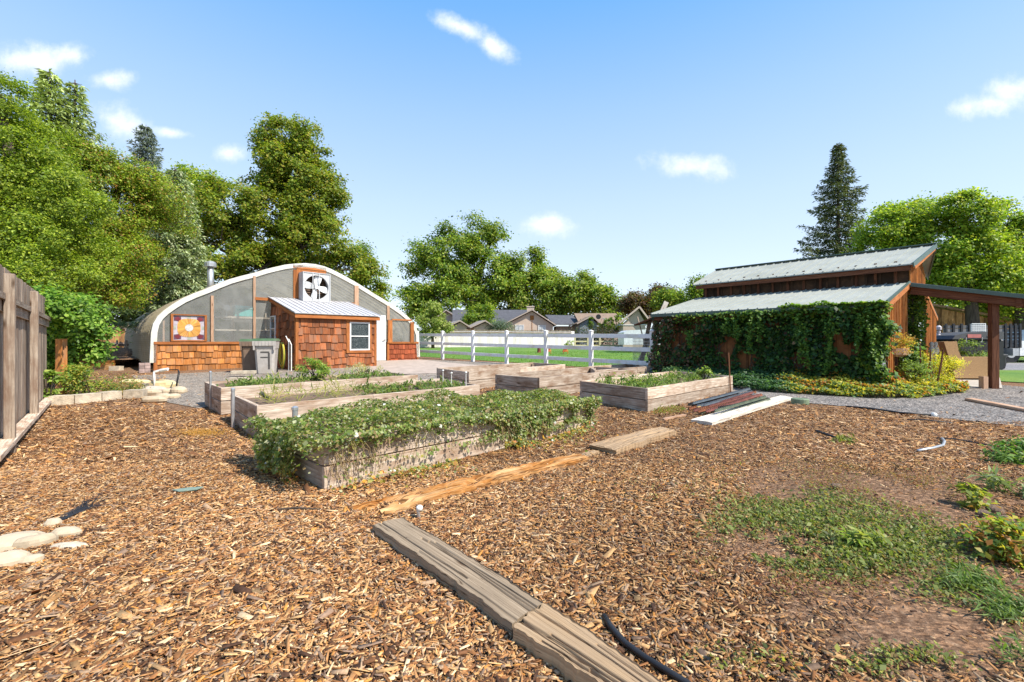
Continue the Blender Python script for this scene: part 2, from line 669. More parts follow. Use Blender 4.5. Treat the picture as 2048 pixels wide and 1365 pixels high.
def gravel_mat(name, dark, mid, light, scale=45.0):
    m, t, b, out = newmat(name)
    g = N(t, 'ShaderNodeNewGeometry')
    v = N(t, 'ShaderNodeTexVoronoi', i_Scale=scale)
    n2 = N(t, 'ShaderNodeTexNoise', i_Scale=1.3, i_Detail=5.0)
    for n in (v, n2):
        t.links.new(g.outputs['Position'], n.inputs['Vector'])
    cv = N(t, 'ShaderNodeSeparateColor')
    t.links.new(v.outputs['Color'], cv.inputs[0])
    c = ramp(t, cv.outputs[0], [(0.0, dark), (0.5, mid), (1.0, light)])
    c = mul(t, c, ramp(t, n2.outputs[0], [(0.35, (.85, .84, .82)), (0.65, (1.12, 1.06, 1.0))]))
    t.links.new(c, b.inputs['Base Color'])
    b.inputs['Roughness'].default_value = 0.9
    inv = math_n(t, 'SUBTRACT', 1.0, v.outputs['Distance'])
    bump(t, b, inv, 0.9, 0.02)
    return m


M_GROUND = ground_mat()
M_GRAVEL = gravel_mat('gravel', (.04, .037, .038), (.15, .137, .13), (.42, .385, .35), 38)
M_GRAVEL2 = gravel_mat('tan_gravel', (.08, .07, .06), (.235, .20, .165), (.47, .42, .36), 38)
M_DRIVE = gravel_mat('driveway', (.16, .16, .17), (.25, .25, .27), (.36, .36, .38), 60)
M_PATIO = plain('patio_dirt', (.40, .32, .26), 0.9, var=.14, scale=3, bmp=.4)
M_CONC = plain('concrete', (.42, .38, .33), 0.9, var=.15, scale=5, bmp=.4)


def lawn_mat():
    m, t, b, out = newmat('lawn')
    g = N(t, 'ShaderNodeNewGeometry')
    n1 = N(t, 'ShaderNodeTexNoise', i_Scale=40.0, i_Detail=5.0)
    n2 = N(t, 'ShaderNodeTexNoise', i_Scale=0.5, i_Detail=4.0)
    for n in (n1, n2):
        t.links.new(g.outputs['Position'], n.inputs['Vector'])
    c = ramp(t, n1.outputs[0], [(0.3, (.05, .12, .012)), (0.7, (.15, .29, .03))])
    c = mul(t, c, ramp(t, n2.outputs[0], [(0.35, (.8, .9, .8)), (0.7, (1.4, 1.15, 1.1))]))
    t.links.new(c, b.inputs['Base Color'])
    b.inputs['Roughness'].default_value = 0.8
    bump(t, b, n1.outputs[0], 0.8, 0.04)
    return m


M_LAWN = lawn_mat()


def build_ground():
    ys = [-8, -4, -2, 0] + list(np.arange(0.5, 6.0, 0.1)) + list(np.arange(6, 46, 1.0)) + [60, 90, 150, 300, 700]
    xs = [-700, -300, -150, -80, -50] + list(np.arange(-40, -8, 2.0)) + list(np.arange(-8, 8.01, 0.12)) + list(np.arange(10, 41, 2.0)) + [60, 100, 200, 400, 700]
    V = []
    for y in ys:
        for x in xs:
            z = gz(x, y)
            if 0.5 < y < 5.5 and abs(x) < 7.8:
                z += 0.010 * (mn.noise(Vector((x * 3.1, y * 3.1, 0))) - 0.6)
            V.append((x, y, z))
    nx = len(xs)
    Fc = []
    for j in range(len(ys) - 1):
        for i in range(nx - 1):
            Fc.append((j * nx + i, j * nx + i + 1, (j + 1) * nx + i + 1, (j + 1) * nx + i))
    o = np_mesh('ground', np.array(V, float), np.array(Fc), M_GROUND)
    tag(o, kind='structure')


build_ground()
sheet('gravel_path', [at(*p) for p in [(1462, 787), (1600, 806), (1700, 815), (1860, 836), (2060, 856), (2400, 900), (2800, 800), (2060, 776), (1900, 762), (1470, 760)]], .012, M_GRAVEL)
sheet('gravel_path', [at(*p) for p in [(262, 752), (335, 806), (400, 818), (460, 806), (800, 770), (1010, 745), (1030, 727), (842, 720), (500, 742)]], .010, M_GRAVEL2)
sheet('patio', [at(*p) for p in [(700, 752), (870, 748), (970, 733), (905, 727), (838, 720), (740, 722)]], .016, M_PATIO)
sheet('lawn', [(5.3, 15.4), (-5.2, 25.4), (-17, 44.6), (60, 44.6), (40, 20), (16, 20)], .014, M_LAWN)
sheet('lawn', [at(1995, 764), at(2600, 800), at(2600, 742), at(1995, 742)], .022, M_LAWN)
sheet('driveway', [at(1850, 742), at(2600, 742), (60, 24), (15, 24)], .014, M_DRIVE)
sheet('concrete_slab', [at(1882, 777), at(2005, 779), at(1998, 752), at(1884, 754)], .03, M_CONC)

# ------------------------------------------------------------------ leaves


def unit(a):
    return a / np.maximum(np.linalg.norm(a, axis=1, keepdims=True), 1e-9)


def leaf_geo(P0, nrm, L, w, axis=None, fold=0.12):
    n = len(P0)
    if axis is None:
        axis = R.normal(size=(n, 3))
    a = axis - nrm * np.sum(axis * nrm, axis=1, keepdims=True)
    a = unit(a)
    s = np.cross(nrm, a)
    L = np.asarray(L).reshape(-1, 1)
    w = np.asarray(w).reshape(-1, 1)
    V = np.stack([P0, P0 + a * L * .45 + s * w * .5 + nrm * L * fold, P0 + a * L, P0 + a * L * .45 - s * w * .5 + nrm * L * fold], axis=1)
    V = V.reshape(-1, 3)
    Fc = np.arange(4 * n).reshape(n, 4)
    return V, Fc


def pick(pal, n, jit=0.18):
    pal = np.array(pal, float)
    c = pal[R.randint(0, len(pal), n)]
    return c * R.uniform(1 - jit, 1 + jit, (n, 1))


def leaf_obj(name, P0, nrm, L, w, col, parent=None, loc=None, axis=None, mat=None, fold=0.12):
    V, Fc = leaf_geo(P0, nrm, L, w, axis, fold)
    return np_mesh(name, V, Fc, mat or M_LEAF, parent, loc, col)


def rdir(n):
    return unit(R.normal(size=(n, 3)))


def crown_points(blobs, nleaf, lump=0.34, clump_r=0.35, per=45, nlump=None, lo=0.5, out=1.12):
    """leaf positions, outward directions, clump shade"""
    B = [(np.array(c, float), np.array(r, float)) for c, r in blobs]
    area = np.array([(r[0] * r[1] + r[1] * r[2] + r[0] * r[2]) for _, r in B])
    area = area / area.sum()
    Ps, Ds, Ks = [], [], []
    for (c, r), wgt in zip(B, area):
        nl = max(200, int(nleaf * wgt))
        rm = r.mean()
        k = nlump or 16
        ld = rdir(k)
        lc = c + ld * r * R.uniform(lo, 0.92, (k, 1))
        lr = rm * lump * R.uniform(0.7, 1.35, k)
        ncl = max(6, nl // per)
        li = R.randint(0, k, ncl)
        d2 = unit(rdir(ncl) + ld[li] * 0.7 + np.array([0, 0, .25]))
        cc = lc[li] + d2 * lr[li][:, None] * R.uniform(0.5, out, (ncl, 1))
        sh = R.uniform(0.78, 1.18, ncl) * (R.uniform(.88, 1.12, k)[li])
        ci = R.randint(0, ncl, nl)
        p = cc[ci] + R.normal(size=(nl, 3)) * clump_r * np.array([1, 1, .6]) * R.uniform(.5, 1.1, (nl, 1))
        Ps.append(p)
        Ds.append(d2[ci])
        Ks.append(sh[ci])
    return np.concatenate(Ps), np.concatenate(Ds), np.concatenate(Ks)


def trunk(name, base, top, r0, blobs, parent, mat=None, nb=3):
    mb = MB()
    base, top = Vector(base), Vector(top)
    mid = base.lerp(top, .5) + Vector((random.uniform(-.2, .2), random.uniform(-.2, .2), 0))
    mb.tube([base, base.lerp(mid, .5), mid, mid.lerp(top, .5), top], [r0 * 1.3, r0, r0 * .85, r0 * .65, r0 * .35], 9)
    for c, r in blobs:
        c = Vector(c)
        s0 = base.lerp(top, random.uniform(.35, .8))
        m1 = s0.lerp(c, .5) + Vector((0, 0, -.1 * (c - s0).length))
        mb.tube([s0, m1, c], [r0 * .42, r0 * .28, r0 * .12], 6)
        for k in range(nb):
            dd = Vector([random.uniform(-1, 1) for _ in range(3)]).normalized()
            e = c + Vector((dd.x * r[0], dd.y * r[1], dd.z * r[2])) * .85
            mm = c.lerp(e, .5) + Vector((0, 0, .05 * r[0]))
            mb.tube([m1.lerp(c, .6), mm, e], [r0 * .15, r0 * .09, r0 * .04], 5)
    return mb.build(name, mat or M_BARK, parent, smooth=True)


def pblob(px, py, rx, ry, Y, dy=None):
    c = P(px, py, Y)
    k = Y / F
    return (tuple(c), (rx * k, dy if dy is not None else (rx + ry) * .5 * k, ry * k))


def tree(label, blobs, nleaf, size, pal, basepx, Y, r0=.2, group=None, name='tree', cat='tree', clump_r=.3, lump=.34, nlump=None, per=45, nb=3, mat=None, lo=.5, jit=.18, out=1.12):
    x = (basepx - CX) / F * Y
    base = Vector((x, Y, gz(x, Y)))
    t = thing(name, base, label, cat, group)
    top = max(blobs, key=lambda b: b[0][2])[0]
    trunk('trunk', base, top, r0, blobs, t, nb=nb)
    p, d, s = crown_points(blobs, nleaf, lump, clump_r, per, nlump, lo, out)
    n = len(p)
    ok = p[:, 2] > gz(0, Y) + .15
    p, d, s = p[ok], d[ok], s[ok]
    n = len(p)
    nr = unit(d * .7 + np.array([0.15, -.1, .7]) + R.normal(size=(n, 3)) * .55)
    L = size * R.uniform(.7, 1.35, n)
    c = pick(pal, n, jit) * s[:, None]
    leaf_obj('crown', p, nr, L, L * R.uniform(.5, .75, n), c, t, mat=mat)
    return t


# ------------------------------------------------------------------ wood chips


def chips():
    zones = [(1.0, 3.2, 80000, .012, False), (3.2, 5.5, 70000, .015, False), (.7, 2.6, 72000, .036, True), (2.6, 4.6, 125000, .031, True), (4.6, 8.0, 155000, .035, False), (8.0, 15.0, 90000, .056, False)]
    pal = np.array([(.48, .285, .125), (.38, .19, .075), (.27, .12, .045), (.15, .068, .03), (.075, .038, .022), (.68, .48, .27), (.38, .25, .15), (.23, .15, .10), (.46, .245, .095), (.47, .21, .05)])
    wts = np.array([.17, .14, .14, .13, .10, .06, .10, .06, .07, .03])
    Vs, Fs, Cs = [], [], []
    off = 0
    holes = [(1700, 1075, 320, 130), (1960, 1180, 250, 170), (1850, 985, 300, 55), (1600, 960, 150, 40), (1750, 1210, 260, 90), (1900, 1300, 260, 80)]
    for (y0, y1, n, L0, solid) in zones:
        y = np.sqrt(R.uniform(y0 ** 2, y1 ** 2, n)) if y1 < 5 else np.sqrt(R.uniform(y0 ** 2, y1 ** 2, n))
        x = R.uniform(-1, 1, n) * (1.2 * y + 1.1)
        z = .02 * np.clip(y - 5, 0, 40)
        px = CX + x / y * F
        py = HY + (EYE - z) / y * F
        dens = np.ones(n)
        for (a, b, ra, rb) in holes:
            e = ((px - a) / ra) ** 2 + ((py - b) / rb) ** 2
            dens *= np.clip((e - .5) * 1.3 + .20, .20, 1)
        # no chips on gravel, or inside the far planting
        grav = (py < 806 + (px - 1600) * .11) & (px > 1462) & (py < 845)
        dens[grav] *= .03
        g2 = (px > 262) & (px < 1030) & (py < 818 - (px - 400) * .12) & (py > 715) & (px > 262 + (818 - py) * -.2)
        dens[g2 & (px > 330)] *= .05
        dens[(px < 330) & (py < 760)] *= .6
        dens[(px > 1120) & (py < 770)] *= .3
        dens[x < -5.78 - (y - 5.08) * .905 + .12] = 0
        for poly in BEDPOLY:
            ins = np.ones(n, bool)
            for i in range(4):
                ax, ay = poly[i]
                bx, by = poly[(i + 1) % 4]
                ins &= ((bx - ax) * (y - ay) - (by - ay) * (x - ax)) > 0
            dens[ins] = 0
        keep = R.uniform(size=n) < dens
        x, y, z = x[keep], y[keep], z[keep]
        px, py = px[keep], py[keep]
        n = len(x)
        L = L0 * np.exp(R.normal(0, .42, n))
        L = np.where(R.uniform(size=n) < .06, L * 1.9, L)
        L = np.where((dens[keep] < .6) & (y < 5), L * .62, L)
        L = np.clip(L, .012, .16)
        w = L * R.uniform(.10, .30, n) + .003
        th = R.uniform(.0015, .005, n)
        az = R.uniform(0, np.pi, n)
        tl = R.normal(0, .20, n)
        rl = R.normal(0, .30, n)
        a = np.stack([np.cos(az) * np.cos(tl), np.sin(az) * np.cos(tl), np.sin(tl)], 1)
        up = unit(np.stack([R.normal(0, .1, n) + np.sin(rl) * -np.sin(az), R.normal(0, .1, n) + np.sin(rl) * np.cos(az), np.cos(rl)], 1))
        up = unit(up - a * np.sum(a * up, 1, keepdims=True))
        s = np.cross(up, a)
        c = np.stack([x, y, z + R.uniform(.002, .020, n)], 1)
        L_, w_, t_ = L[:, None], w[:, None], th[:, None]
        t1 = R.uniform(.25, 1.0, (n, 1))
        t2 = R.uniform(.25, 1.0, (n, 1))
        sk = R.uniform(-.4, .4, (n, 1)) * w_
        top = [c - a * L_ / 2 - s * w_ / 2 * t1, c + a * L_ / 2 - s * w_ / 2 * t2 + s * sk, c + a * L_ / 2 + s * w_ / 2 * t2 + s * sk, c - a * L_ / 2 + s * w_ / 2 * t1]
        col = pal[R.choice(len(pal), n, p=wts / wts.sum())] * R.uniform(.78, 1.22, (n, 1))
        # patches of darker, damper and of redder mulch
        pn = np.sin(x * 1.3 + 1.1 * np.sin(y * .9)) * np.sin(y * 1.7 + x * .6)
        col *= (1 + .10 * pn)[:, None]
        col = col * (1 + .22 * np.clip((px - 1300) / 300, 0, 1) * np.clip((980 - py) / 80, 0, 1))[:, None]
        rt = np.clip((px - 900) / 400, 0, 1)[:, None]
        col = col * (1.12 - .12 * rt)
        col = col * (1 - rt * .14)
        if solid:
            V = np.stack(top + [q - up * t_ for q in top], 1).reshape(-1, 3)
            b = (np.arange(n) * 8 + off)[:, None]
            q = np.array([[0, 1, 2, 3], [0, 4, 5, 1], [1, 5, 6, 2], [2, 6, 7, 3], [3, 7, 4, 0]])
            Fc = (b[:, :, None] + q[None]).reshape(-1, 4)
            Cs.append(np.repeat(col, 5, 0))
            off += n * 8
        else:
            V = np.stack(top, 1).reshape(-1, 3)
            Fc = (np.arange(n) * 4 + off)[:, None] + np.arange(4)[None]
            Cs.append(col)
            off += n * 4
        Vs.append(V)
        Fs.append(Fc)
    o = np_mesh('wood_chips', np.concatenate(Vs), np.concatenate(Fs), attrmat('wood_chips', .85), None, (0, 0, 0), np.concatenate(Cs))
    tag(o, 'loose brown and tan wood chip mulch spread over the yard', 'mulch', kind='stuff')


# ------------------------------------------------------------------ raised beds
BEDPOLY = []
M_SOIL = plain('bed_soil', (.16, .105, .07), .95, var=.3, scale=14, bmp=.8)


def bed(label, Np, Rp, Kp, Lp, zr, soil_drop=.10, skew=0.0, planks=2):
    """rim corners given as photo pixels: near, right, back, left"""
    Nn, Rr, Kk, Ll = [atz(p[0], p[1], zr) for p in (Np, Rp, Kp, Lp)]
    c = (Nn + Rr + Kk + Ll) / 4
    t = thing('raised_bed', (c.x, c.y, gz(c.x, c.y)), label, 'raised bed', 'weathered wooden raised beds in the yard')
    th = .05
    C4 = [Nn, Rr, Kk, Ll]
    BEDPOLY.append([(q.x, q.y) for q in C4])
    for i in range(4):
        a, b = C4[i].copy(), C4[(i + 1) % 4].copy()
        d = (b - a).normalized()
        inn = Vector((-d.y, d.x, 0))
        if (c - a).dot(inn) < 0:
            inn = -inn
        long = i in (0, 2)
        if not long:
            a = a + d * (th + .003)
            b = b - d * (th + .003)
        mb = MB()
        hgt = zr - min(gz(0, a.y), gz(0, b.y)) + .03
        ph = (hgt - .03) / planks
        z = zr - (0 if long else .006)
        for k in range(planks + (1 if hgt > .5 else 0)):
            zt = z - k * ph
            zb = max(zt - ph + .011, zr - hgt)
            # a plank may be two lengths end to end
            cuts = [0, 1] if not long or random.random() < .4 else [0, random.uniform(.35, .75), 1]
            for q in range(len(cuts) - 1):
                A = a.lerp(b, cuts[q]) + d * (.003 if q else 0)
                Bq = a.lerp(b, cuts[q + 1])
                o = Vector((A.x, A.y, zb)) + inn * random.uniform(0, .006)
                mb.box(o, Bq - A, inn * th, Vector((0, 0, zt - zb)), random.random())
        mb.build('long_side' if long else 'end_side', M_BED, t, bevel=.004)
    mb = MB()
    for i in (0, 1, 2, 3):
        p = C4[i].lerp(c, .06)
        q = C4[i].copy()
        for j_ in (1, 3):
            q += (C4[(i + j_) % 4] - C4[i]).normalized() * .108
        q.z = gz(q.x, q.y)
        mb.box(q + Vector((-.04, -.04, 0)), Vector((.08, 0, 0)), Vector((0, .08, 0)), Vector((0, 0, zr - q.z - .04)))
    mb.build_each('corner_post', M_BED, t)
    mb = MB()
    e = [q.lerp(c, .03) for q in C4]
    n = 8
    g = [[None] * (n + 1) for _ in range(n + 1)]
    for i in range(n + 1):
        for j in range(n + 1):
            p = e[0].lerp(e[1], i / n).lerp(e[3].lerp(e[2], i / n), j / n)
            p.z = zr - soil_drop + .03 * mn.noise(p * 2.5)
            g[i][j] = p
    for i in range(n):
        for j in range(n):
            mb.face([g[i][j], g[i + 1][j], g[i + 1][j + 1], g[i][j + 1]], .5)
    mb.build('soil', M_SOIL, t)
    return t, C4


BED = {}
BED['E'] = bed('long low raised bed nearest the shingled greenhouse, weeds and a leafy bush inside', (442, 776), (836, 750), (776, 744), (409, 764), .50, .05)
BED['B'] = bed('long raised bed with black pipe and sparse weeds, second back from the vine-covered one', (514, 812), (960, 770), (884, 757), (461, 788), .45, .09)
BED['A'] = bed('nearest raised bed, smothered in trailing green vines', (649, 886), (1186, 801), (1062, 786), (545, 848), .41, .03)
BED['C'] = bed('short raised bed in front of the white rail fence, farthest in the middle', (938, 744), (1131, 729), (1066, 725), (873, 736), .55, .16)
BED['C2'] = bed('empty raised bed with pale inner boards, between the vine-covered one and the far ones', (1079, 756), (1274, 738), (1187, 733), (990, 749), .52, .16)
BED['D'] = bed('raised bed at the right holding green weeds, beside the pile of metal posts', (1296, 777), (1466, 752), (1349, 742), (1159, 762), .465, .15)
BED['G'] = bed('small dark raised bed by the leaning boards at the barn corner', (1190, 741), (1300, 733), (1268, 727), (1176, 733), .5, .2)
chips()


def bed_pt(key, u, v, z=None):
    _, C = BED[key]
    p = C[0].lerp(C[1], u).lerp(C[3].lerp(C[2], u), v)
    if z is not None:
        p.z = z
    return p


GREEN = [(.10, .18, .035), (.14, .22, .045), (.19, .27, .06), (.08, .13, .03), (.26, .30, .10)]
VINEC = [(.11, .17, .035), (.17, .235, .045), (.23, .29, .07), (.075, .12, .03), (.32, .36, .15), (.36, .34, .10), (.40, .41, .24), (.14, .20, .04), (.28, .20, .09)]


def vines():
    _, C = BED['A']
    Nn, Rr, Kk, Ll = C
    ed = (Rr - Nn)
    Ln = ed.length
    e = ed.normalized()
    ac = (Ll - Nn)
    Wd = ac.length
    a = ac.normalized()
    n = np.array((-a)[:])
    e_, a_ = np.array(e[:]), np.array(a[:])
    N0 = np.array(Nn[:])
    Ps, Ns = [], []

    def add(u, v, z, nn):
        Ps.append(N0 + e_ * u[:, None] + a_ * v[:, None] + np.array([0, 0, 1]) * z[:, None])
        Ns.append(nn)
    # mat over the top
    m = 30000
    u = R.uniform(-.22, Ln + .12, m)
    v = R.uniform(-.10, Wd + .15, m)
    hh = .055 + .06 * np.sin(u * 2.1 + 1) * np.sin(v * 3.3) + .05 * np.sin(u * 5.3) * np.cos(v * 6.1 + 2) + .05 * np.sin(u * 1.1 + .4)
    hh += .07 * np.exp(-((u - Ln * .80) / .8) ** 2)
    hh += .05 * np.array([mn.noise(Vector((a_ * 4, b_ * 4, 2.0))) for a_, b_ in zip(u, v)])
    edge = np.minimum(v + .10, .25) / .25
    z = hh * edge - R.exponential(.05, m)
    nn = unit(np.array([0, 0, 1.0]) + R.normal(size=(m, 3)) * .5)
    add(u, v, z, nn)
    # spill over the left end
    m = 5600
    v = R.uniform(-.05, Wd + .25, m)
    s = R.uniform(0, 1, m) ** .8
    bul = .10 + .17 * np.sin(np.pi * np.clip(v / Wd * .8 + .15, 0, 1)) * (.5 + .5 * np.sin(s * 2.6 + .4)) * (1 + .3 * np.sin(v * 9))
    u = -bul * R.uniform(.35, 1.05, m)
    z = .08 - s * (.46 + .05 * np.sin(v * 7))
    keep = (v > .38) | (z > -.05)
    nn = unit(-e_ * 1.0 + np.array([0, 0, .7]) + R.normal(size=(m, 3)) * .6)
    u, v, z, nn = u[keep], v[keep], z[keep], nn[keep]
    add(u, v, z, nn)
    # hanging over the front in ragged tongues
    m = 17000
    u = R.uniform(-.05, Ln + .08, m)
    f = u / Ln
    d1 = .03 + .02 * (np.sin(u * 7) * .5 + .5) + .04 * np.sin(u * 17 + 1)
    d1 = np.where((f > .42) & (f < .50), .10, d1)
    tong = np.exp(-((f - .60) / .075) ** 2) * .42 + np.exp(-((f - .86) / .05) ** 2) * .12 + np.exp(-((f - .97) / .035) ** 2) * .22 + np.exp(-((f - .72) / .05) ** 2) * .30
    dep = d1 + tong * (1 + .25 * np.sin(u * 23)) 
    s = R.uniform(0, 1, m)
    z = .06 - s * dep
    v = -.04 - .10 * R.uniform(0, 1, m) * np.sin(np.pi * np.clip(.25 + s * .7, 0, 1))
    wt = dep / dep.max()
    keep = R.uniform(size=m) < np.clip(wt + .05, 0, 1)
    nn = unit(n * 1.0 + np.array([0, 0, .6]) + R.normal(size=(m, 3)) * .55)
    add(u[keep], v[keep], z[keep], nn[keep])
    # creeping along the plank joint and foot
    m = 1300
    u = R.uniform(.0, Ln, m)
    u = np.where(R.uniform(size=m) < .75, Ln * (.45 + .55 * u / Ln), u)
    z = -.235 - .03 * np.sin(u * 9) + R.normal(size=m) * .022 * (1 + np.sin(u * 3.1 + 2))
    v = -.02 - R.exponential(.03, m)
    add(u, v, z, unit(n + np.array([0, 0, .8]) + R.normal(size=(m, 3)) * .5))
    m = 2000
    f = R.uniform(0, 1, m) ** .7
    u = f * Ln
    v = -.06 - R.exponential(.11, m)
    z = -.38 + R.uniform(0, .05, m) + .03 * np.sin(u * 4)
    keep = (np.sin(u * 2.7) + np.sin(u * 6.1 + 1)) > -.1
    add(u[keep], v[keep], z[keep], unit(np.array([0, 0, 1.0]) + n * .4 + R.normal(size=(keep.sum(), 3)) * .5))
    Pq, Nq = np.concatenate(Ps), np.concatenate(Ns)
    Pq[:, 2] = np.maximum(Pq[:, 2], .012)
    k = len(Pq)
    L = .027 * np.exp(R.normal(0, .35, k))
    col = pick(VINEC, k, .25)
    low = Pq[:, 2] < .12
    col[low & (R.uniform(size=k) < .45)] *= np.array([1.9, 1.05, .6])
    fl = R.uniform(size=k) < .012
    col[fl] = (.8, .8, .78)
    ctr = (Nn + Rr + Kk + Ll) / 4
    t = thing('trailing_vine', (ctr.x, ctr.y, .42), 'tangled green bindweed vine covering the nearest raised bed', 'vine')
    leaf_obj('foliage', Pq, Nq, L, L * .8, col, t)
    mb = MB()
    for i in range(130):
        f0 = random.choice([random.random(), random.uniform(.5, .75), random.uniform(.0, .1)])
        p0 = Nn + ed * f0 + Vector((-a.x * .02, -a.y * .02, .04)) 
        pts = [p0]
        q = p0
        for j in range(5):
            q = q + Vector((-a.x * random.uniform(-.005, .03) + e.x * random.uniform(-.05, .06), -a.y * random.uniform(-.005, .03) + e.y * random.uniform(-.05, .06), -random.uniform(.03, .09)))
            if q.z < .02:
                q.z = .02
            pts.append(q)
        mb.tube(pts, .0025, 4)
    mb.build('stem', plain('vine_stem', (.24, .17, .08), .8), t)


vines()


def tuft(label, pts, hgt, nper, pal, spread, name='weed_clump', cat='weeds', group=None, L=.05, wr=.35, kind=None, upb=1.2, parent=None, mat=None):
    """blades/leaves growing from ground points"""
    P0, A, Nn, Ls = [], [], [], []
    for (x, y, z, s) in pts:
        n = int(nper)
        q = np.array([x, y, z]) + R.normal(size=(n, 3)) * np.array([spread, spread, 0]) * s
        q[:, 2] = z + np.abs(R.normal(size=n)) * hgt * s * .5
        P0.append(q)
        A.append(unit(R.normal(size=(n, 3)) * np.array([1, 1, .5]) + np.array([0, 0, upb])))
        Ls.append(L * R.uniform(.6, 1.5, n) * s)
    P0, A, Ls = np.concatenate(P0), np.concatenate(A), np.concatenate(Ls)
    n = len(P0)
    nr = unit(R.normal(size=(n, 3)) + np.array([.3, -.2, 1.0]))
    c = pts[0]
    o = leaf_obj(name, P0, nr, Ls, Ls * wr, pick(pal, n, .25), parent, (c[0], c[1], c[2]), axis=A, mat=mat)
    if parent is None:
        tag(o, label, cat, group, kind)
    return o


def bedweeds(key, n, zoff, hgt, pal, label, urange=(0.05, .95), vr=(.12, .88), nper=30, L=.05, bias=None, wr=.4, spread=.06):
    zr = BED[key][1][0].z
    pts = []
    for i in range(n):
        u = random.uniform(*urange)
        if bias and random.random() < .6:
            u = min(max(random.gauss(bias[0], bias[1]), urange[0]), urange[1])
        p = bed_pt(key, u, random.uniform(*vr), zr + zoff)
        pts.append((p.x, p.y, p.z, random.uniform(.6, 1.3)))
    return tuft(label, pts, hgt, nper, pal, spread, name='bed_weeds', kind='stuff', L=L, wr=wr)


bedweeds('E', 70, -.05, .08, GREEN, 'low green weeds growing in the bed by the greenhouse', L=.06)
bedweeds('B', 52, -.09, .09, GREEN + [(.22, .20, .08)], 'green weeds and squash leaves in the bed behind the vine-covered one', (.45, .95), L=.07)
bedweeds('B', 50, -.08, .22, [(.34, .36, .08), (.22, .26, .06), (.40, .34, .12)], 'thin yellowing grass stalks in the bed with the black pipe', (.05, .5), L=.16, wr=.06, nper=12)
bedweeds('D', 110, -.14, .16, GREEN, 'leafy green weeds inside the right hand raised bed', (.03, .95), L=.06)


def bush(label, c, r, nleaf, L, pal, name='bush', cat='bush', clump_r=None, stems=True, wr=.55, nlump=9, group=None, jit=.22, upd=.5):
    c = Vector(c)
    t = thing(name, (c.x, c.y, gz(c.x, c.y) if c.z - r[2] < gz(c.x, c.y) + .3 else c.z - r[2]), label, cat, group)
    p, d, s = crown_points([(tuple(c), r)], nleaf, .42, clump_r or r[0] * .18, 25, nlump, .35)
    p[:, 2] = np.maximum(p[:, 2], c.z - r[2])
    n = len(p)
    nr = unit(d * .6 + np.array([.2, -.15, .8]) + R.normal(size=(n, 3)) * .55)
    Ls = L * R.uniform(.6, 1.4, n)
    leaf_obj('foliage', p, nr, Ls, Ls * wr, pick(pal, n, jit) * s[:, None], t)
    if stems:
        mb = MB()
        for i in range(9):
            b = c + Vector((random.uniform(-.25, .25) * r[0], random.uniform(-.25, .25) * r[1], -r[2]))
            e = c + Vector((random.uniform(-.8, .8) * r[0], random.uniform(-.8, .8) * r[1], random.uniform(.1, .85) * r[2]))
            mb.tube([b, b.lerp(e, .5) + Vector((0, 0, .1 * r[2])), e], [.012, .008, .004], 5)
        mb.build('stem', M_BARK, t)
    return t


YG = [(.20, .30, .05), (.28, .38, .07), (.14, .24, .04), (.36, .42, .10)]
p = bed_pt('E', .50, .55, .5)
bush('upright leafy green bush growing in the bed in front of the shed', P(628, 744, p.y) + Vector((0, 0, .03)), (.27, .25, .20), 1500, .055, YG, wr=.45, nlump=12)
for (px_, py_, r_) in [(619, 722, .07), (637, 720, .07), (644, 729, .08)]:
    pass
bush('pale dried flowering weed in the bed below the shed window', P(717, 744, p.y + 1.1), (.36, .25, .12), 900, .035, [(.55, .50, .30), (.36, .40, .12), (.66, .60, .45)], name='dried_weed', cat='weeds', wr=.4)
bush('small brownish green weed beside the pale one at the bed end', P(745, 744, p.y + 1.5), (.30, .22, .10), 500, .035, [(.40, .36, .16), (.26, .30, .08)], name='dried_weed', cat='weeds', wr=.4)
bush('bright weed sprouting at the far end of the right hand bed', P(1411, 749, 9.9), (.16, .16, .14), 500, .05, YG, name='leafy_weed', cat='weeds')

# ------------------------------------------------------------------ glass-like materials
def poly_mat(name, col, see, rough=.35, stripes=60.0, tr=0.3):
    m, t, b, out = newmat(name)
    tcn = N(t, 'ShaderNodeUVMap')
    wv = N(t, 'ShaderNodeTexWave', wave_type='BANDS', bands_direction='X', i_Scale=stripes, i_Distortion=0.3)
    t.links.new(tcn.outputs[0], wv.inputs['Vector'])
    n = N(t, 'ShaderNodeTexNoise', i_Scale=2.2, i_Detail=5.0, i_Distortion=0.5)
    t.links.new(tcn.outputs[0], n.inputs['Vector'])
    c = ramp(t, n.outputs[0], [(.3, tuple(x * .78 for x in col)), (.7, tuple(min(1, x * 1.12) for x in col))])
    c = mul(t, c, ramp(t, wv.outputs[0], [(0, (.88, .88, .88)), (1, (1.04, 1.04, 1.04))]))
    t.links.new(c, b.inputs['Base Color'])
    b.inputs['Roughness'].default_value = rough
    trl = N(t, 'ShaderNodeBsdfTranslucent')
    t.links.new(c, trl.inputs[0])
    m1 = N(t, 'ShaderNodeMixShader', i_Fac=tr)
    t.links.new(b.outputs[0], m1.inputs[1])
    t.links.new(trl.outputs[0], m1.inputs[2])
    tp = N(t, 'ShaderNodeBsdfTransparent')
    tp.inputs[0].default_value = (.93, .93, .92, 1)
    m2 = N(t, 'ShaderNodeMixShader', i_Fac=see)
    t.links.new(m1.outputs[0], m2.inputs[1])
    t.links.new(tp.outputs[0], m2.inputs[2])
    t.links.new(m2.outputs[0], out.inputs[0])
    return m


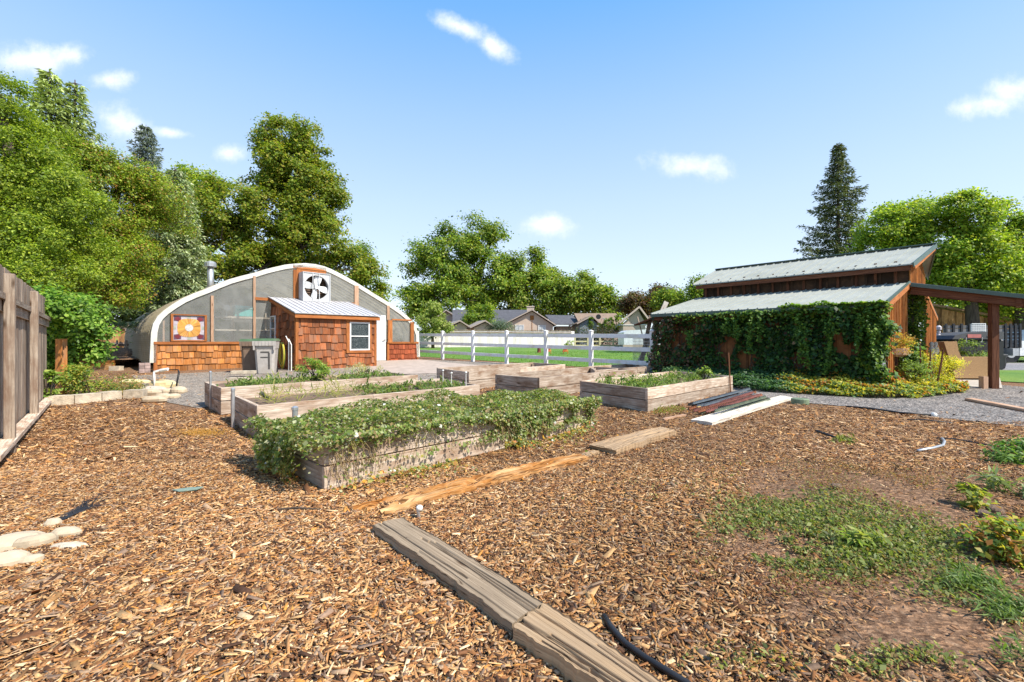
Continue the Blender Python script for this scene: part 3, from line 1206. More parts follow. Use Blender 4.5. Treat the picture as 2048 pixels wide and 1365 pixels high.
M_POLY = poly_mat('twinwall_panel', (.60, .61, .58), .64, stripes=22)
M_SKIN = poly_mat('corrugated_skin', (.42, .36, .24), .04, .6, 4, .35)
M_GLASS, _t, _b, _o = newmat('window_glass')
_b.inputs['Base Color'].default_value = (.03, .04, .045, 1)
_b.inputs['Roughness'].default_value = 0.06
_b.inputs['Specular IOR Level'].default_value = 0.8
_n = N(_t, 'ShaderNodeTexNoise', i_Scale=40.0, i_Detail=2.0)
_t.links.new(ramp(_t, _n.outputs[0], [(.5, (.03, .04, .045)), (.75, (.22, .25, .25))]), _b.inputs['Base Color'])
M_METAL = plain('galvanised', (.50, .51, .52), .4, .7, var=.15, dirt=(.36, .34, .32))
M_WROOF = plain('white_metal_roof', (.50, .49, .50), .5, .1, var=.05, dirt=(.42, .40, .40))
M_GROOF = plain('grey_green_metal_roof', (.33, .345, .31), .7, .0, var=.07, scale=3, dirt=(.27, .285, .25), spec=.25)
M_GTRIM = plain('dark_green_trim', (.07, .11, .09), .45, .1, var=.1)
M_BLACK = plain('black_rubber', (.018, .018, .02), .5, var=.3)
M_PVC = plain('white_pipe', (.72, .71, .66), .4, var=.05)
M_STONE = plain('river_stone', (.40, .325, .225), .85, var=.16, scale=4, bmp=.35, tintamt=.25, dirt=(.28, .21, .14))
M_BLOCK = plain('concrete_block', (.47, .40, .30), .95, var=.22, scale=9, bmp=.9, tintamt=.15)
M_LOUV = plain('rusty_louver', (.13, .085, .06), .7, .2, var=.3)

G = Plane((-12.4, 15.4), (.718, .696))
GB = -G.n
arch_px = [(299, 726), (302, 665), (306, 648), (315, 633), (328, 621), (345, 609), (365, 597), (388, 587), (412, 578), (436, 568), (459, 559), (484, 552), (509, 546), (531, 539), (552, 534), (570, 530), (590, 528), (610, 527), (630, 529), (647, 533), (662, 539), (678, 547), (693, 555), (709, 564), (724, 573), (748, 588), (771, 602), (788, 613), (802, 623), (812, 631), (821, 640), (831, 654), (837, 670), (839, 714)]
AR = [G.tz(*p) for p in arch_px]
gt = thing('greenhouse', G.w(5.3, G.g(5.3)), 'arched greenhouse with white rim, translucent panels and shingled knee wall', 'greenhouse')


def inset(poly, w):
    out = []
    cx = sum(p[0] for p in poly) / len(poly)
    for i, p in enumerate(poly):
        a = Vector(poly[max(i - 1, 0)])
        b = Vector(poly[min(i + 1, len(poly) - 1)])
        d = (b - a).normalized()
        nrm = Vector((d.y, -d.x))
        out.append((p[0] + nrm.x * w, p[1] + nrm.y * w))
    return out


AI = inset(AR, .17)
mb = MB()
for i in range(len(AR) - 1):
    o0, o1, i0, i1 = AR[i], AR[i + 1], AI[i], AI[i + 1]
    f = .05
    mb.face([G.w(*i0, f), G.w(*i1, f), G.w(*o1, f), G.w(*o0, f)])
    mb.face([G.w(*o0, f), G.w(*o1, f), G.w(*o1, -.12), G.w(*o0, -.12)])
    mb.face([G.w(*i1, f), G.w(*i0, f), G.w(*i0, -.02), G.w(*i1, -.02)])
mb.build('arch_rim', M_ARCH, gt)
mb = MB()
for i in range(1, len(AR) - 1, 2):
    m_ = ((AR[i][0] + AI[i][0]) / 2, (AR[i][1] + AI[i][1]) / 2)
    mb.box(G.w(m_[0] - .012, m_[1] - .012, .05), G.D * .024, G.n * .006, Vector((0, 0, .024)))

mb = MB()
LEN, NS = 11.0, 48
prof = [(p[0], p[1] - .02) for p in AR]
PRF = [prof, inset(prof, -.035)]
for k in range(NS):
    s0, s1 = LEN * k / NS, LEN * (k + 1) / NS
    rib = .04 if k % 2 else 0
    pr_ = PRF[k % 2]
    for i in range(len(prof) - 1):
        p, q = pr_[i], pr_[i + 1]
        sa, sb = -s0 - .06 - (.03 if k % 2 else 0), -s1 - .06 + (.03 if k % 2 else 0)
        mb.face([G.w(p[0], p[1], sa), G.w(q[0], q[1], sa), G.w(q[0], q[1], sb), G.w(p[0], p[1], sb)])
        if k % 2:
            p2, q2 = prof[i], prof[i + 1]
            mb.face([G.w(p[0], p[1], sa), G.w(q[0], q[1], sa), G.w(q2[0], q2[1], -s0 - .06), G.w(p2[0], p2[1], -s0 - .06)][::-1])
            mb.face([G.w(p[0], p[1], sb), G.w(q[0], q[1], sb), G.w(q2[0], q2[1], -s1 - .06), G.w(p2[0], p2[1], -s1 - .06)])
mb.build('tunnel_skin', M_SKIN, gt)
mb = MB()
for k in range(0, 10):
    s0 = .6 + k * 1.15
    mb.tube([G.w(p[0] + (.04 if p[0] < 5 else -.04), p[1] - .05, -s0) for p in prof[::2]], .02, 5)
for side in (0, -1):
    pass
mb.build_each('hoop', M_METAL, gt)
# back end and rear ground sill (dark inside)
mb = MB()
pts = [G.w(p[0], p[1] - .03, -LEN) for p in AR]
mb.face(pts[::-1])
mb.build('rear_wall', poly_mat('rear_panel', (.42, .44, .40), .15), gt)

# front glazing: the area inside the rim above the knee wall
KZ = 1.25
mb = MB()
ins = [p for p in inset(AR, .10)]
for i in range(len(ins) - 1):
    a, b = ins[i], ins[i + 1]
    if b[0] - a[0] < .005:
        continue
    za, zb = max(a[1], KZ), max(b[1], KZ)
    mb.face([G.w(a[0], KZ, .0), G.w(b[0], KZ, .0), G.w(b[0], zb, .0), G.w(a[0], za, .0)])
# uv in wall metres
mb.uv = []
for f in mb.f:
    for vi in f:
        q = mb.v[vi] - G.w(0, 0)
        mb.uv.append((q.dot(G.D), q.z))
mb.build('glazing', M_POLY, gt)


def grect(mb, pl, x0, y0, x1, y1, o0, o1, z0=None, z1=None, tint=None):
    """box on plane pl between photo pixels (x0,y0 top-left) (x1,y1 bottom-right), offsets o0..o1 in front"""
    t0, za = pl.tz(x0, y0)
    t1, zb = pl.tz(x1, y1)
    tm = (t0 + t1) / 2
    k = (pl.A + pl.D * tm).y
    zt = EYE + (HY - y0) / F * k if z1 is None else z1
    zb = EYE + (HY - y1) / F * k if z0 is None else z0
    mb.box(pl.w(t0, zb, o0), pl.D * (t1 - t0), pl.n * (o1 - o0), Vector((0, 0, zt - zb)), tint)
    return t0, t1, zb, zt


M_BROWNP = wood('brown_post', (.24, .13, .07), (.40, .25, .16), (.55, .38, .27), 16, .2)
mb = MB()
grect(mb, G, 421, 592, 426.5, 684, .01, .075, z0=KZ)
grect(mb, G, 505.5, 553, 510.5, 684, .01, .075, z0=KZ)
grect(mb, G, 326, 641, 330, 684, -.12, -.06)
grect(mb, G, 773, 612, 778, 640, .01, .07)
grect(mb, G, 708, 572, 716, 612, .01, .07)
mb.build_each('stud', M_BROWNP, gt)
mb = MB()
grect(mb, G, 509, 596, 545, 601.5, .015, .085)
grect(mb, G, 700, 606, 717, 611, .015, .06)
grect(mb, G, 774.5, 641, 783, 686, .015, .09)
grect(mb, G, 819.5, 645, 826, 686, .015, .09)
grect(mb, G, 783, 639, 822, 641.5, .015, .07)
grect(mb, G, 585, 533, 652, 540, .02, .05)
grect(mb, G, 586, 540, 593, 601, .02, .05)
grect(mb, G, 593, 540.2, 652, 601, .005, .03)
mb.build_each('cedar_frame', M_CEDAR, gt)


def shingles(mb, pl, t0, t1, z0f, z1, ch, o, wmin=.12, wmax=.27, skip=None, ragged=.05):
    """courses of individual shingles on plane pl from ground function z0f up to z1"""
    z = z1
    row = 0
    while z > z0f((t0 + t1) / 2) - .02:
        t = t0 - random.uniform(0, .1)
        while t < t1:
            w = random.uniform(wmin, wmax)
            a, b = max(t, t0), min(t + w, t1)
            t += w + .011
            if b - a < .02:
                continue
            zb = z - ch - random.uniform(-.01, ragged)
            zg = z0f((a + b) / 2) - .03
            zb = max(zb, zg)
            zt = z
            if zt - zb < .03:
                continue
            if skip and any(a < s[1] and b > s[0] and zb < s[3] and zt > s[2] for s in skip):
                # clip against the opening
                done = False
                for s in skip:
                    if a < s[1] and b > s[0] and zb < s[3] and zt > s[2]:
                        if zb < s[2] - .03:
                            zt = s[2]
                        elif zt > s[3] + .03:
                            zb = s[3]
                        elif a < s[0] - .03:
                            b = s[0]
                        elif b > s[1] + .03:
                            a = s[1]
                        else:
                            done = True
                if done:
                    continue
            th = random.uniform(.016, .034)
            # wedge: thin at top, thick at butt
            q = [pl.w(a, zb, o), pl.w(b, zb, o), pl.w(b, zb, o + th + .018), pl.w(a, zb, o + th + .018)]
            r = [pl.w(a, zt, o), pl.w(b, zt, o), pl.w(b, zt, o + .006), pl.w(a, zt, o + .006)]
            tint = random.random()
            off = tint * 31
            u0 = (0, 0)

            def fc(p4):
                base = len(mb.v)
                mb.v += p4
                mb.f.append([base, base + 1, base + 2, base + 3])
                mb.uv += [((p.z) + off, (p - pl.A).dot(pl.D) + off) for p in p4]
                mb.t.append(tint)
            fc([q[3], q[2], r[2], r[3]])
            fc([q[0], q[1], q[2], q[3]])
            fc([q[0], q[3], r[3], r[0]])
            fc([q[2], q[1], r[1], r[2]])
        z -= ch
        row += 1


# knee wall left and right
kl0, kl1 = G.tz(307, 700)[0], G.tz(600, 700)[0]
kr0, kr1 = G.tz(773.5, 700)[0], G.tz(836, 700)[0]
for (a, b, mat, nm, nm2) in ((kl0, kl1, M_SHINGL, 'knee_wall', 'shingle_siding'), (kr0, kr1, M_SHINGR, 'knee_wall', 'shingle_siding')):
    mb = MB()
    mb.box(G.w(a, G.g(a) - .1, -.06), G.D * (b - a), G.n * .06, Vector((0, 0, KZ - .03 - G.g(a) + .1)), .2)
    kw = mb.build(nm, M_CEDAR, gt)
    mb = MB()
    shingles(mb, G, a + .10, b - .10, lambda t: G.g(t), KZ - .09, .235, .004, wmin=.12, wmax=.24)
    mb.build(nm2, mat, kw)
    mb = MB()
    mb.box(G.w(a, KZ - .09, -.02), G.D * (b - a), G.n * .09, Vector((0, 0, .09)), .5)
    mb.box(G.w(a, G.g(a) - .05, .0), G.D * .10, G.n * .05, Vector((0, 0, KZ - .095 - G.g(a) + .05)), .6)
    mb.box(G.w(b - .09, G.g(b) - .05, .0), G.D * .09, G.n * .05, Vector((0, 0, KZ - .095 - G.g(b) + .05)), .3)
    mb.build_each('trim_board', M_CEDAR, kw)

# white door
mb = MB()
t0, t1, zb, zt = grect(mb, G, 752.5, 631, 771, 724, -.01, .03, z0=G.g(9) + .03)
dr = mb.build('door', M_WHITE, gt)
mb = MB()
for i in range(1, 16):
    z = zb + (zt - zb) * i / 16
    mb.box(G.w(t0 + .02, z, .030), G.D * (t1 - t0 - .04), G.n * .008, Vector((0, 0, (zt - zb) / 16 - .025)), .5)
mb.build('slat', M_WHITE, dr)
mb = MB()
th_, zh = G.tz(768, 680)
mb.tube([G.w(th_, zh, .035), G.w(th_, zh, .09)], .03, 8)
mb.box(G.w(th_ - .12, zh - .012, .09), G.D * .13, G.n * .02, Vector((0, 0, .025)))
mb.build('handle', M_METAL, dr)

# stained glass window, a panel hung on the glazing: part of the greenhouse
sg0, sg1, sgb, sgt = None, None, None, None
mb = MB()
t0, zt = G.tz(341, 629)
t1, _z = G.tz(413, 629)
km = (G.A + G.D * (t0 + t1) / 2).y
zt = EYE + (HY - 629.5) / F * km
zb = EYE + (HY - 683) / F * km
fw = .07
for (a, b, c, d) in ((t0, t0 + fw, zb, zt), (t1 - fw, t1, zb, zt), (t0 + fw, t1 - fw, zb, zb + fw * .6), (t0 + fw, t1 - fw, zt - fw * .6, zt)):
    mb.box(G.w(a, c, .01), G.D * (b - a), G.n * .08, Vector((0, 0, d - c)))
sw = mb.build('stained_glass_window', M_CEDAR, gt)
M_LAV = plain('lilac_glass', (.42, .38, .42), .25, var=.15, scale=8)
M_MAR = plain('maroon_glass', (.16, .022, .03), .2, var=.2)
M_DPUR = plain('dark_purple_glass', (.10, .05, .08), .2, var=.2)
M_AMB = wood('amber_glass', (.36, .14, .02), (.62, .30, .06), (.78, .48, .16), 7, .3, rough=.3, bmp=.1)
M_GGL = plain('grey_green_glass', (.33, .36, .30), .25, var=.2)
gx0, gx1, gz0, gz1 = t0 + fw, t1 - fw, zb + fw * .6, zt - fw * .6
gcx, gcz, hw, hh = (gx0 + gx1) / 2, (gz0 + gz1) / 2, (gx1 - gx0) / 2, (gz1 - gz0) / 2


def gp(u, v, o):
    return G.w(gcx + u * hw, gcz + v * hh, o)


mb = MB()
mb.face([gp(-1, -1, .04), gp(1, -1, .04), gp(1, 1, .04), gp(-1, 1, .04)])
mb.build('lilac_glass', M_LAV, sw)
mb = MB()
for s_ in ((-1, -1), (1, -1), (-1, 1), (1, 1)):
    q = [gp(s_[0] * .97, s_[1] * .97, .044), gp(s_[0] * .52, s_[1] * .92, .044), gp(s_[0] * .50, s_[1] * .70, .044), gp(s_[0] * .66, s_[1] * .52, .044), gp(s_[0] * .96, s_[1] * .55, .044)]
    mb.face(q if s_[0] * s_[1] > 0 else q[::-1])
mb.build_each('purple_glass', M_DPUR, sw)
mb = MB()
for s_ in ((-1, -1), (1, -1), (-1, 1), (1, 1)):
    q = [gp(s_[0] * .93, s_[1] * .70, .048), gp(s_[0] * .70, s_[1] * .93, .048), gp(s_[0] * .47, s_[1] * .62, .048), gp(s_[0] * .62, s_[1] * .45, .048)]
    mb.face(q if s_[0] * s_[1] > 0 else q[::-1])
mb.build_each('maroon_glass', M_MAR, sw)
mb = MB()
for (u, v, a, b) in ((0, .88, .12, .10), (0, -.88, .12, .10), (-.9, 0, .08, .14), (.9, 0, .08, .14)):
    mb.face([gp(u - a, v - b, .045), gp(u + a, v - b, .045), gp(u + a, v + b, .045), gp(u - a, v + b, .045)])
mb.build_each('green_glass', M_GGL, sw)
mb = MB()
nseg = 32
for k in range(nseg):
    a0, a1 = 2 * math.pi * k / nseg, 2 * math.pi * (k + 1) / nseg - .03

    def rr(a):
        return .74 / (abs(math.cos(a)) ** 3.2 + abs(math.sin(a)) ** 3.2) ** (1 / 3.2)
    o = .052 + .004 * (k % 2)
    q = [gp(.27 * math.cos(a0), .30 * math.sin(a0), o), gp(rr(a0) * math.cos(a0), rr(a0) * math.sin(a0), o), gp(rr(a1) * math.cos(a1), rr(a1) * math.sin(a1), o), gp(.27 * math.cos(a1), .30 * math.sin(a1), o)]
    mb.face(q, random.random())
mb.build('amber_glass', M_AMB, sw)
mb = MB()
q = [gp(.26 * math.cos(k * math.pi / 8), .29 * math.sin(k * math.pi / 8), .060) for k in range(16)]
mb.face(q)
mb.build('clear_roundel', plain('clear_textured_glass', (.50, .50, .48), .2, var=.2, scale=20), sw)

# exhaust fan box
ft = thing('exhaust_fan', G.w(G.tz(626, 600)[0], 2.9, .3), 'square white exhaust fan box high on the greenhouse front', 'fan')
mb = MB()
t0, zt = G.tz(594, 543)
t1, _z = G.tz(650, 543)
km = (G.A + G.D * (t0 + t1) / 2).y
# box lies in front of the wall, front face measured at offset FO
FO = .55
PF = Plane(G.w(0, 0, FO), G.D)
f0, _ = PF.tz(606, 575)
f1, _ = PF.tz(661, 575)
yk = (PF.A + PF.D * (f0 + f1) / 2).y
fz1 = EYE + (HY - 546) / F * yk
fz0 = EYE + (HY - 604) / F * yk
W_, H_ = f1 - f0, fz1 - fz0
th = .03
mb.box(G.w(f0, fz0, .06), G.D * th, G.n * (FO - .06), Vector((0, 0, H_)))
mb.box(G.w(f1 - th, fz0, .06), G.D * th, G.n * (FO - .06), Vector((0, 0, H_)))
mb.box(G.w(f0 + th, fz0, .06), G.D * (W_ - 2 * th), G.n * (FO - .06), Vector((0, 0, th)))
mb.box(G.w(f0 + th, fz1 - th, .06), G.D * (W_ - 2 * th), G.n * (FO - .06), Vector((0, 0, th)))
mb.build('housing', plain('chalky_white_metal', (.47, .48, .49), .5, .1, var=.10, dirt=(.33, .33, .33)), ft)
cz, ct = (fz0 + fz1) / 2, (f0 + f1) / 2
rad = min(W_, H_) * .44
mb = MB()
K = 40
for k in range(K):
    a0, a1 = 2 * math.pi * k / K, 2 * math.pi * (k + 1) / K

    def sq(a):
        m_ = max(abs(math.cos(a)), abs(math.sin(a)))
        return (math.cos(a) / m_ * (W_ / 2 - th), math.sin(a) / m_ * (H_ / 2 - th))
    s0, s1 = sq(a0), sq(a1)
    o = FO - .03
    i0, i1 = (rad * math.cos(a0), rad * math.sin(a0)), (rad * math.cos(a1), rad * math.sin(a1))
    mb.face([G.w(ct + i0[0], cz + i0[1], o), G.w(ct + s0[0], cz + s0[1], o), G.w(ct + s1[0], cz + s1[1], o), G.w(ct + i1[0], cz + i1[1], o)])
    mb.face([G.w(ct + i0[0], cz + i0[1], o), G.w(ct + i1[0], cz + i1[1], o), G.w(ct + i1[0], cz + i1[1], o - .12), G.w(ct + i0[0], cz + i0[1], o - .12)])
mb.build('shroud', plain('fan_shroud', (.50, .50, .50), .5, .1, dirt=(.45, .44, .43)), ft)
mb = MB()
mb.box(G.w(f0 + th, fz0 + th, .07), G.D * (W_ - 2 * th), G.n * .01, Vector((0, 0, H_ - 2 * th)), .1)
nl = 11
for k in range(nl):
    z = fz0 + th + (H_ - 2 * th) * k / nl
    mb.box(G.w(f0 + th, z, .09), G.D * (W_ - 2 * th), G.n * .05 + Vector((0, 0, .035)), Vector((0, 0, .05)), random.random())
mb.build('louver', M_LOUV, ft)
for k in range(4):
    mb = MB()
    a = math.radians(78 + 90 * k)
    tw = .16
    pts0 = []
    for (r_, wd) in ((.12, .09), (.35, .17), (.65, .22), (.90, .22), (.97, .12)):
        cdir = Vector((math.cos(a), math.sin(a)))
        pdir = Vector((-math.sin(a), math.cos(a)))
        rr_ = r_ * rad
        e0 = cdir * rr_ + pdir * wd * rad * 1.25
        e1 = cdir * rr_ - pdir * wd * rad * 1.25
        pts0.append((e0, e1))
    for i in range(len(pts0) - 1):
        (a0, b0), (a1, b1) = pts0[i], pts0[i + 1]
        q = [G.w(ct + a0.x, cz + a0.y, FO - .15), G.w(ct + b0.x, cz + b0.y, FO - .06), G.w(ct + b1.x, cz + b1.y, FO - .06), G.w(ct + a1.x, cz + a1.y, FO - .15)]
        mb.face(q)
    mb.build('blade', M_WHITE, ft)
mb = MB()
mb.tube([G.w(ct, cz, FO - .17), G.w(ct, cz, FO - .03)], .07, 12)
mb.bar(G.w(ct - .16, fz0 + th, FO - .01), G.w(ct - .16, fz1 - th, FO - .01), .025, .02)
mb.bar(G.w(ct + .10, fz0 + th, FO - .01), G.w(ct + .10, fz1 - th, FO - .01), .025, .02)
mb.build('hub', M_WHITE, ft)

# interior things glimpsed through the panels
it = thing('storage_tote', G.w(G.tz(489, 625)[0], 1.9, -1.2), 'pale turquoise tote glimpsed behind the greenhouse panels', 'tote')
PI_ = Plane(G.w(0, 0, -1.1), G.D)
mb = MB()
grect(mb, PI_, 470, 618, 506, 633, -.35, 0)
mb.build('tub', plain('turquoise', (.08, .50, .48), .5), it)
mb = MB()
grect(mb, PI_, 469, 612, 507, 618.5, -.37, .02)
mb.build('lid', plain('turquoise_lid', (.30, .62, .62), .5), it)
tag(it)
mb = MB()
grect(mb, PI_, 430, 634, 560, 637.5, -.6, 0)
grect(mb, PI_, 430, 660, 560, 662.5, -.6, 0)
for x_ in (431, 470, 535):
    grect(mb, PI_, x_, 600, x_ + 3, 700, -.4, -.34)
o = mb.build('wooden_shelf', M_PALEW, None, G.w(4, 1, -1.3))
tag(o, 'wooden shelf dimly visible inside the greenhouse', 'shelf')
mb = MB()
for k in range(24):
    pass
cfp = PI_.w(*PI_.tz(454, 616), 0)
for r_ in (.12, .26, .40, .48):
    mb.tube([cfp + G.D * r_ * math.cos(a_ * math.pi / 10) + Vector((0, 0, r_ * math.sin(a_ * math.pi / 10))) for a_ in range(21)], .008, 4, caps=False)
for a_ in range(0, 20):
    mb.tube([cfp, cfp + G.D * .48 * math.cos(a_ * math.pi / 10) + Vector((0, 0, .48 * math.sin(a_ * math.pi / 10)))], .005, 4)
for a_ in range(3):
    an = a_ * 2.09 + .4
    mb.bar(cfp + GB * .05, cfp + GB * .05 + G.D * .40 * math.cos(an) + Vector((0, 0, .40 * math.sin(an))), .02, .2, G.n)
mb.tube([cfp, cfp + GB * .3], .12, 10)
o = mb.build('circulation_fan', M_METAL, None, cfp)
tag(o, 'round caged fan hanging behind the left greenhouse panels', 'fan')

PJ = Plane(G.w(0, 0, -2.4), G.D)
it = thing('interior_door', PJ.w(PJ.tz(483, 670)[0], .3), 'pale doorway seen dimly through the middle greenhouse panel', 'door')
mb = MB()
grect(mb, PJ, 462, 640, 505, 645, -.05, 0, tint=.5)
grect(mb, PJ, 462, 645, 469, 720, -.05, 0, tint=.5)
grect(mb, PJ, 498, 645, 505, 720, -.05, 0, tint=.5)
mb.build('frame', M_WHITE, it)
mb = MB()
grect(mb, PJ, 469.5, 645.5, 497.5, 720, -.06, -.02)
mb.build('panel', M_GGL, it)
for i, (x_, w_) in enumerate(((330, .35), (372, .5), (440, .45), (795, .4))):
    q = PI_.w(*PI_.tz(x_, 690), -.5)
    bush(['leafy plant inside the left corner of the greenhouse', 'plant behind the stained glass window inside the greenhouse', 'plant below the round fan inside the greenhouse', 'plant inside the right end of the greenhouse'][i], (q.x, q.y, 1.25), (w_, .35, .5), 500, .12, GREEN, name='greenhouse_plant', cat='plant')

# stove pipe on the tunnel roof
sp = G.w(G.tz(421, 575)[0] - .15, 0, -1.6)
yy = sp.y
px_x = (421 - CX) / F * yy
mb = MB()
b0 = Vector((px_x, yy, EYE + (HY - 600) / F * yy))
ztop = EYE + (HY - 534) / F * yy
st = thing('stove_pipe', b0, 'grey metal stove pipe with round cap rising behind the left side of the arch', 'chimney pipe')
mb.tube([b0, Vector((px_x, yy, ztop + .1))], .11, 14)
mb.build('pipe', M_METAL, st, smooth=True)
mb = MB()
mb.lathe((px_x, yy, 0), [(.03, ztop - .02), (.20, ztop), (.20, ztop + .14), (.16, ztop + .19), (.03, ztop + .22)], 16)
mb.build('cap', M_METAL, st)
mb = MB()
mb.lathe((px_x, yy, 0), [(.24, EYE + (HY - 583) / F * yy), (.24, EYE + (HY - 581) / F * yy), (.13, EYE + (HY - 575) / F * yy)], 16)
mb.build('flashing', M_METAL, st)

# brick pier below the left end of the rim
mb = MB()
for c_ in range(4):
    for r_ in range(2):
        mb.box(G.w(-.28 + r_ * .15, G.g(0) + c_ * .095 - .05, -.12), G.D * .143, G.n * .2, Vector((0, 0, .088)))
o = mb.build('brick_pier', plain('grey_brick', (.30, .22, .20), .9, var=.2, tintamt=.3, bmp=.4), None, G.w(-.1, G.g(0)))
tag(o, 'small pier of grey bricks at the foot of the left end of the white rim', 'brick pier')

# ------------------------------------------------------------------ shed
SF = Plane((-7.68, 16.0), (.718, .696))
SLf = Plane((-9.66, 18.05), (.696, -.718))       # left side wall, runs back->front
SLf.n = Vector((-.718, -.696, 0))
st = thing('shed', SF.w(1.5, SF.g(1.5), -1.4), 'small lean-to shed sided in red cedar shingles with white metal roof', 'shed')
SW = 3.06
SHB = 2.85
zf, zbk = 2.22, 2.93
gl = SF.g(0) - .06
mb = MB()
mb.box(SF.w(0, gl, -.02), SF.D * SW, SF.n * -.08, Vector((0, 0, zf - gl)), .4)
mb.build('front_wall', M_CEDAR, st)
for s_ in (0, 1):
    mb = MB()
    a = SF.w(0.0 if s_ == 0 else SW - .08, 0, -.10)
    poly = [a + Vector((0, 0, gl)), a + Vector((0, 0, zf - .02)), a - SF.n * (SHB - .1) + Vector((0, 0, zbk - .04)), a - SF.n * (SHB - .1) + Vector((0, 0, gl))]
    mb.prism(poly, SF.D * .08, .2)
    mb.build('side_wall', M_DARKW, st)
win = []
wt0, wz1 = SF.tz(699, 646)
wt1, _q = SF.tz(739, 646)
wy = (SF.A + SF.D * (wt0 + wt1) / 2).y
wz1 = EYE + (HY - 645) / F * wy
wz0 = EYE + (HY - 701) / F * wy
mb = MB()
shingles(mb, SF, .07, SW - .07, lambda t: SF.g(t), zf - .10, .285, -.016, wmin=.13, wmax=.30, skip=[(wt0 - .13, wt1 + .09, wz0 - .12, wz1 + .10)], ragged=.08)
mb.build('front_shingles', M_SHING, st)
mb = MB()
SLn = Plane((0, 0), (.696, -.718))
back0 = SF.w(0, 0, -SHB)
SLn.A = Vector((back0.x, back0.y, 0))
SLn.n = -SF.D
shingles(mb, SLn, .05, SHB - .06, lambda t: SLn.g(t), 2.62, .285, .004, wmin=.13, wmax=.28, ragged=.08)
# trim off anything above the sloped roof is hidden by the roof's rake board
mb.v = [Vector((p.x, p.y, min(p.z, zbk - .08 - (zbk - zf) * ((p - SLn.A).dot(SLn.D) / SHB)))) for p in mb.v]
mb.build('side_shingles', M_SHING, st)
mb = MB()
mb.box(SF.w(-.02, gl, -.02), SF.D * .10, SF.n * .045, Vector((0, 0, zf - gl)), .5)
mb.box(SF.w(SW - .08, gl, -.02), SF.D * .10, SF.n * .045, Vector((0, 0, zf - gl)), .3)
mb.box(SLn.w(SHB - .10, gl, 0.0), SLn.D * .095, SLn.n * .035, Vector((0, 0, zf - gl)), .3)
# window casing
for (a, b, c, d) in ((wt0 - .13, wt0, wz0 - .10, wz1 + .09), (wt1, wt1 + .08, wz0 - .10, wz1 + .09), (wt0, wt1, wz0 - .10, wz0), (wt0, wt1, wz1, wz1 + .09)):
    mb.box(SF.w(a, c, -.018), SF.D * (b - a), SF.n * .05, Vector((0, 0, d - c)), .55)
mb.build_each('trim_board', M_CEDAR, st)


def sash(pl, t0, t1, z0, z1, o, parent, fw=.055, mat=None, rail=True, gname='pane'):
    mb = MB()
    for (a, b, c, d) in ((t0, t0 + fw, z0, z1), (t1 - fw, t1, z0, z1), (t0 + fw, t1 - fw, z0, z0 + fw), (t0 + fw, t1 - fw, z1 - fw, z1)):
        mb.box(pl.w(a, c, o), pl.D * (b - a), pl.n * .05, Vector((0, 0, d - c)), .5)
    if rail:
        zm = (z0 + z1) / 2
        mb.box(pl.w(t0 + fw, zm - .02, o), pl.D * (t1 - t0 - 2 * fw), pl.n * .045, Vector((0, 0, .045)), .5)
    w = mb.build('window', mat or M_WHITE, parent)
    mb = MB()
    mb.box(pl.w(t0 + fw, z0 + fw, o + .005), pl.D * (t1 - t0 - 2 * fw), pl.n * .01, Vector((0, 0, z1 - z0 - 2 * fw)), .5)
    mb.build(gname, M_GLASS, w)
    return w


sash(SF, wt0, wt1, wz0, wz1, -.018, st)
a0, _z = SLn.tz(544, 650)
a1, _z = SLn.tz(552, 650)
yk = (SLn.A + SLn.D * a0).y
sash(SLn, a0, a1 + .1, EYE + (HY - 684) / F * yk, EYE + (HY - 633) / F * yk, .03, st, .05)
# roof
mb = MB()
rl, rr_ = -.10, SW + .12
p = [SF.w(rl, zf + .04, .20), SF.w(rr_, zf + .04, .20), SF.w(rr_, zbk + .09, -SHB - .0), SF.w(rl, zbk + .09, -SHB - .0)]
mb.prism(p, Vector((0, 0, .02)), .5)
nr = 14
for k in range(nr + 1):
    a = p[0].lerp(p[1], k / nr) + Vector((0, 0, .03))
    b = p[3].lerp(p[2], k / nr) + Vector((0, 0, .03))
    mb.bar(a, b, .035, .03, tint=.5)
mb.build('roof', M_WROOF, st)
mb = MB()
mb.bar(SF.w(rl + .02, zf - .05, .14), SF.w(rr_ - .02, zf - .05, .14), .03, .13, tint=.8)
for x_ in (rl + .03, rr_ - .03):
    mb.bar(SF.w(x_, zf - .05, .12), SF.w(x_, zbk + .0, -SHB + .02), .03, .12, tint=.7)
mb.build_each('fascia', M_CEDAR, st)

# hose and pipes hung on the side wall of the shed
mb = MB()
hp = SLn.w(SLn.tz(577, 690)[0], 0, .16)
for k in range(9):
    cx_ = hp + SLn.D * random.uniform(-.05, .05) + SLn.n * random.uniform(0, .10)
    ht = random.uniform(.38, .50)
    wv = random.uniform(.16, .27)
    zc = 1.22 - ht
    mb.tube([cx_ + SLn.D * wv * math.cos(a_ * math.pi / 9) + Vector((0, 0, zc + ht * math.sin(a_ * math.pi / 9))) for a_ in range(19)], .016, 6, caps=False, tint=random.random())
m_h, t_, b_, o_ = newmat('garden_hose')
ta_ = N(t_, 'ShaderNodeAttribute', attribute_name='tint')
t_.links.new(ramp(t_, ta_.outputs['Fac'], [(.2, (.62, .42, .03)), (.5, (.34, .36, .05)), (.8, (.06, .16, .06))]), b_.inputs['Base Color'])
o = mb.build('garden_hose', m_h, None, hp + Vector((0, 0, 1.2)), smooth=True)
tag(o, 'looped yellow and green garden hoses hung beside the shed corner', 'hose')
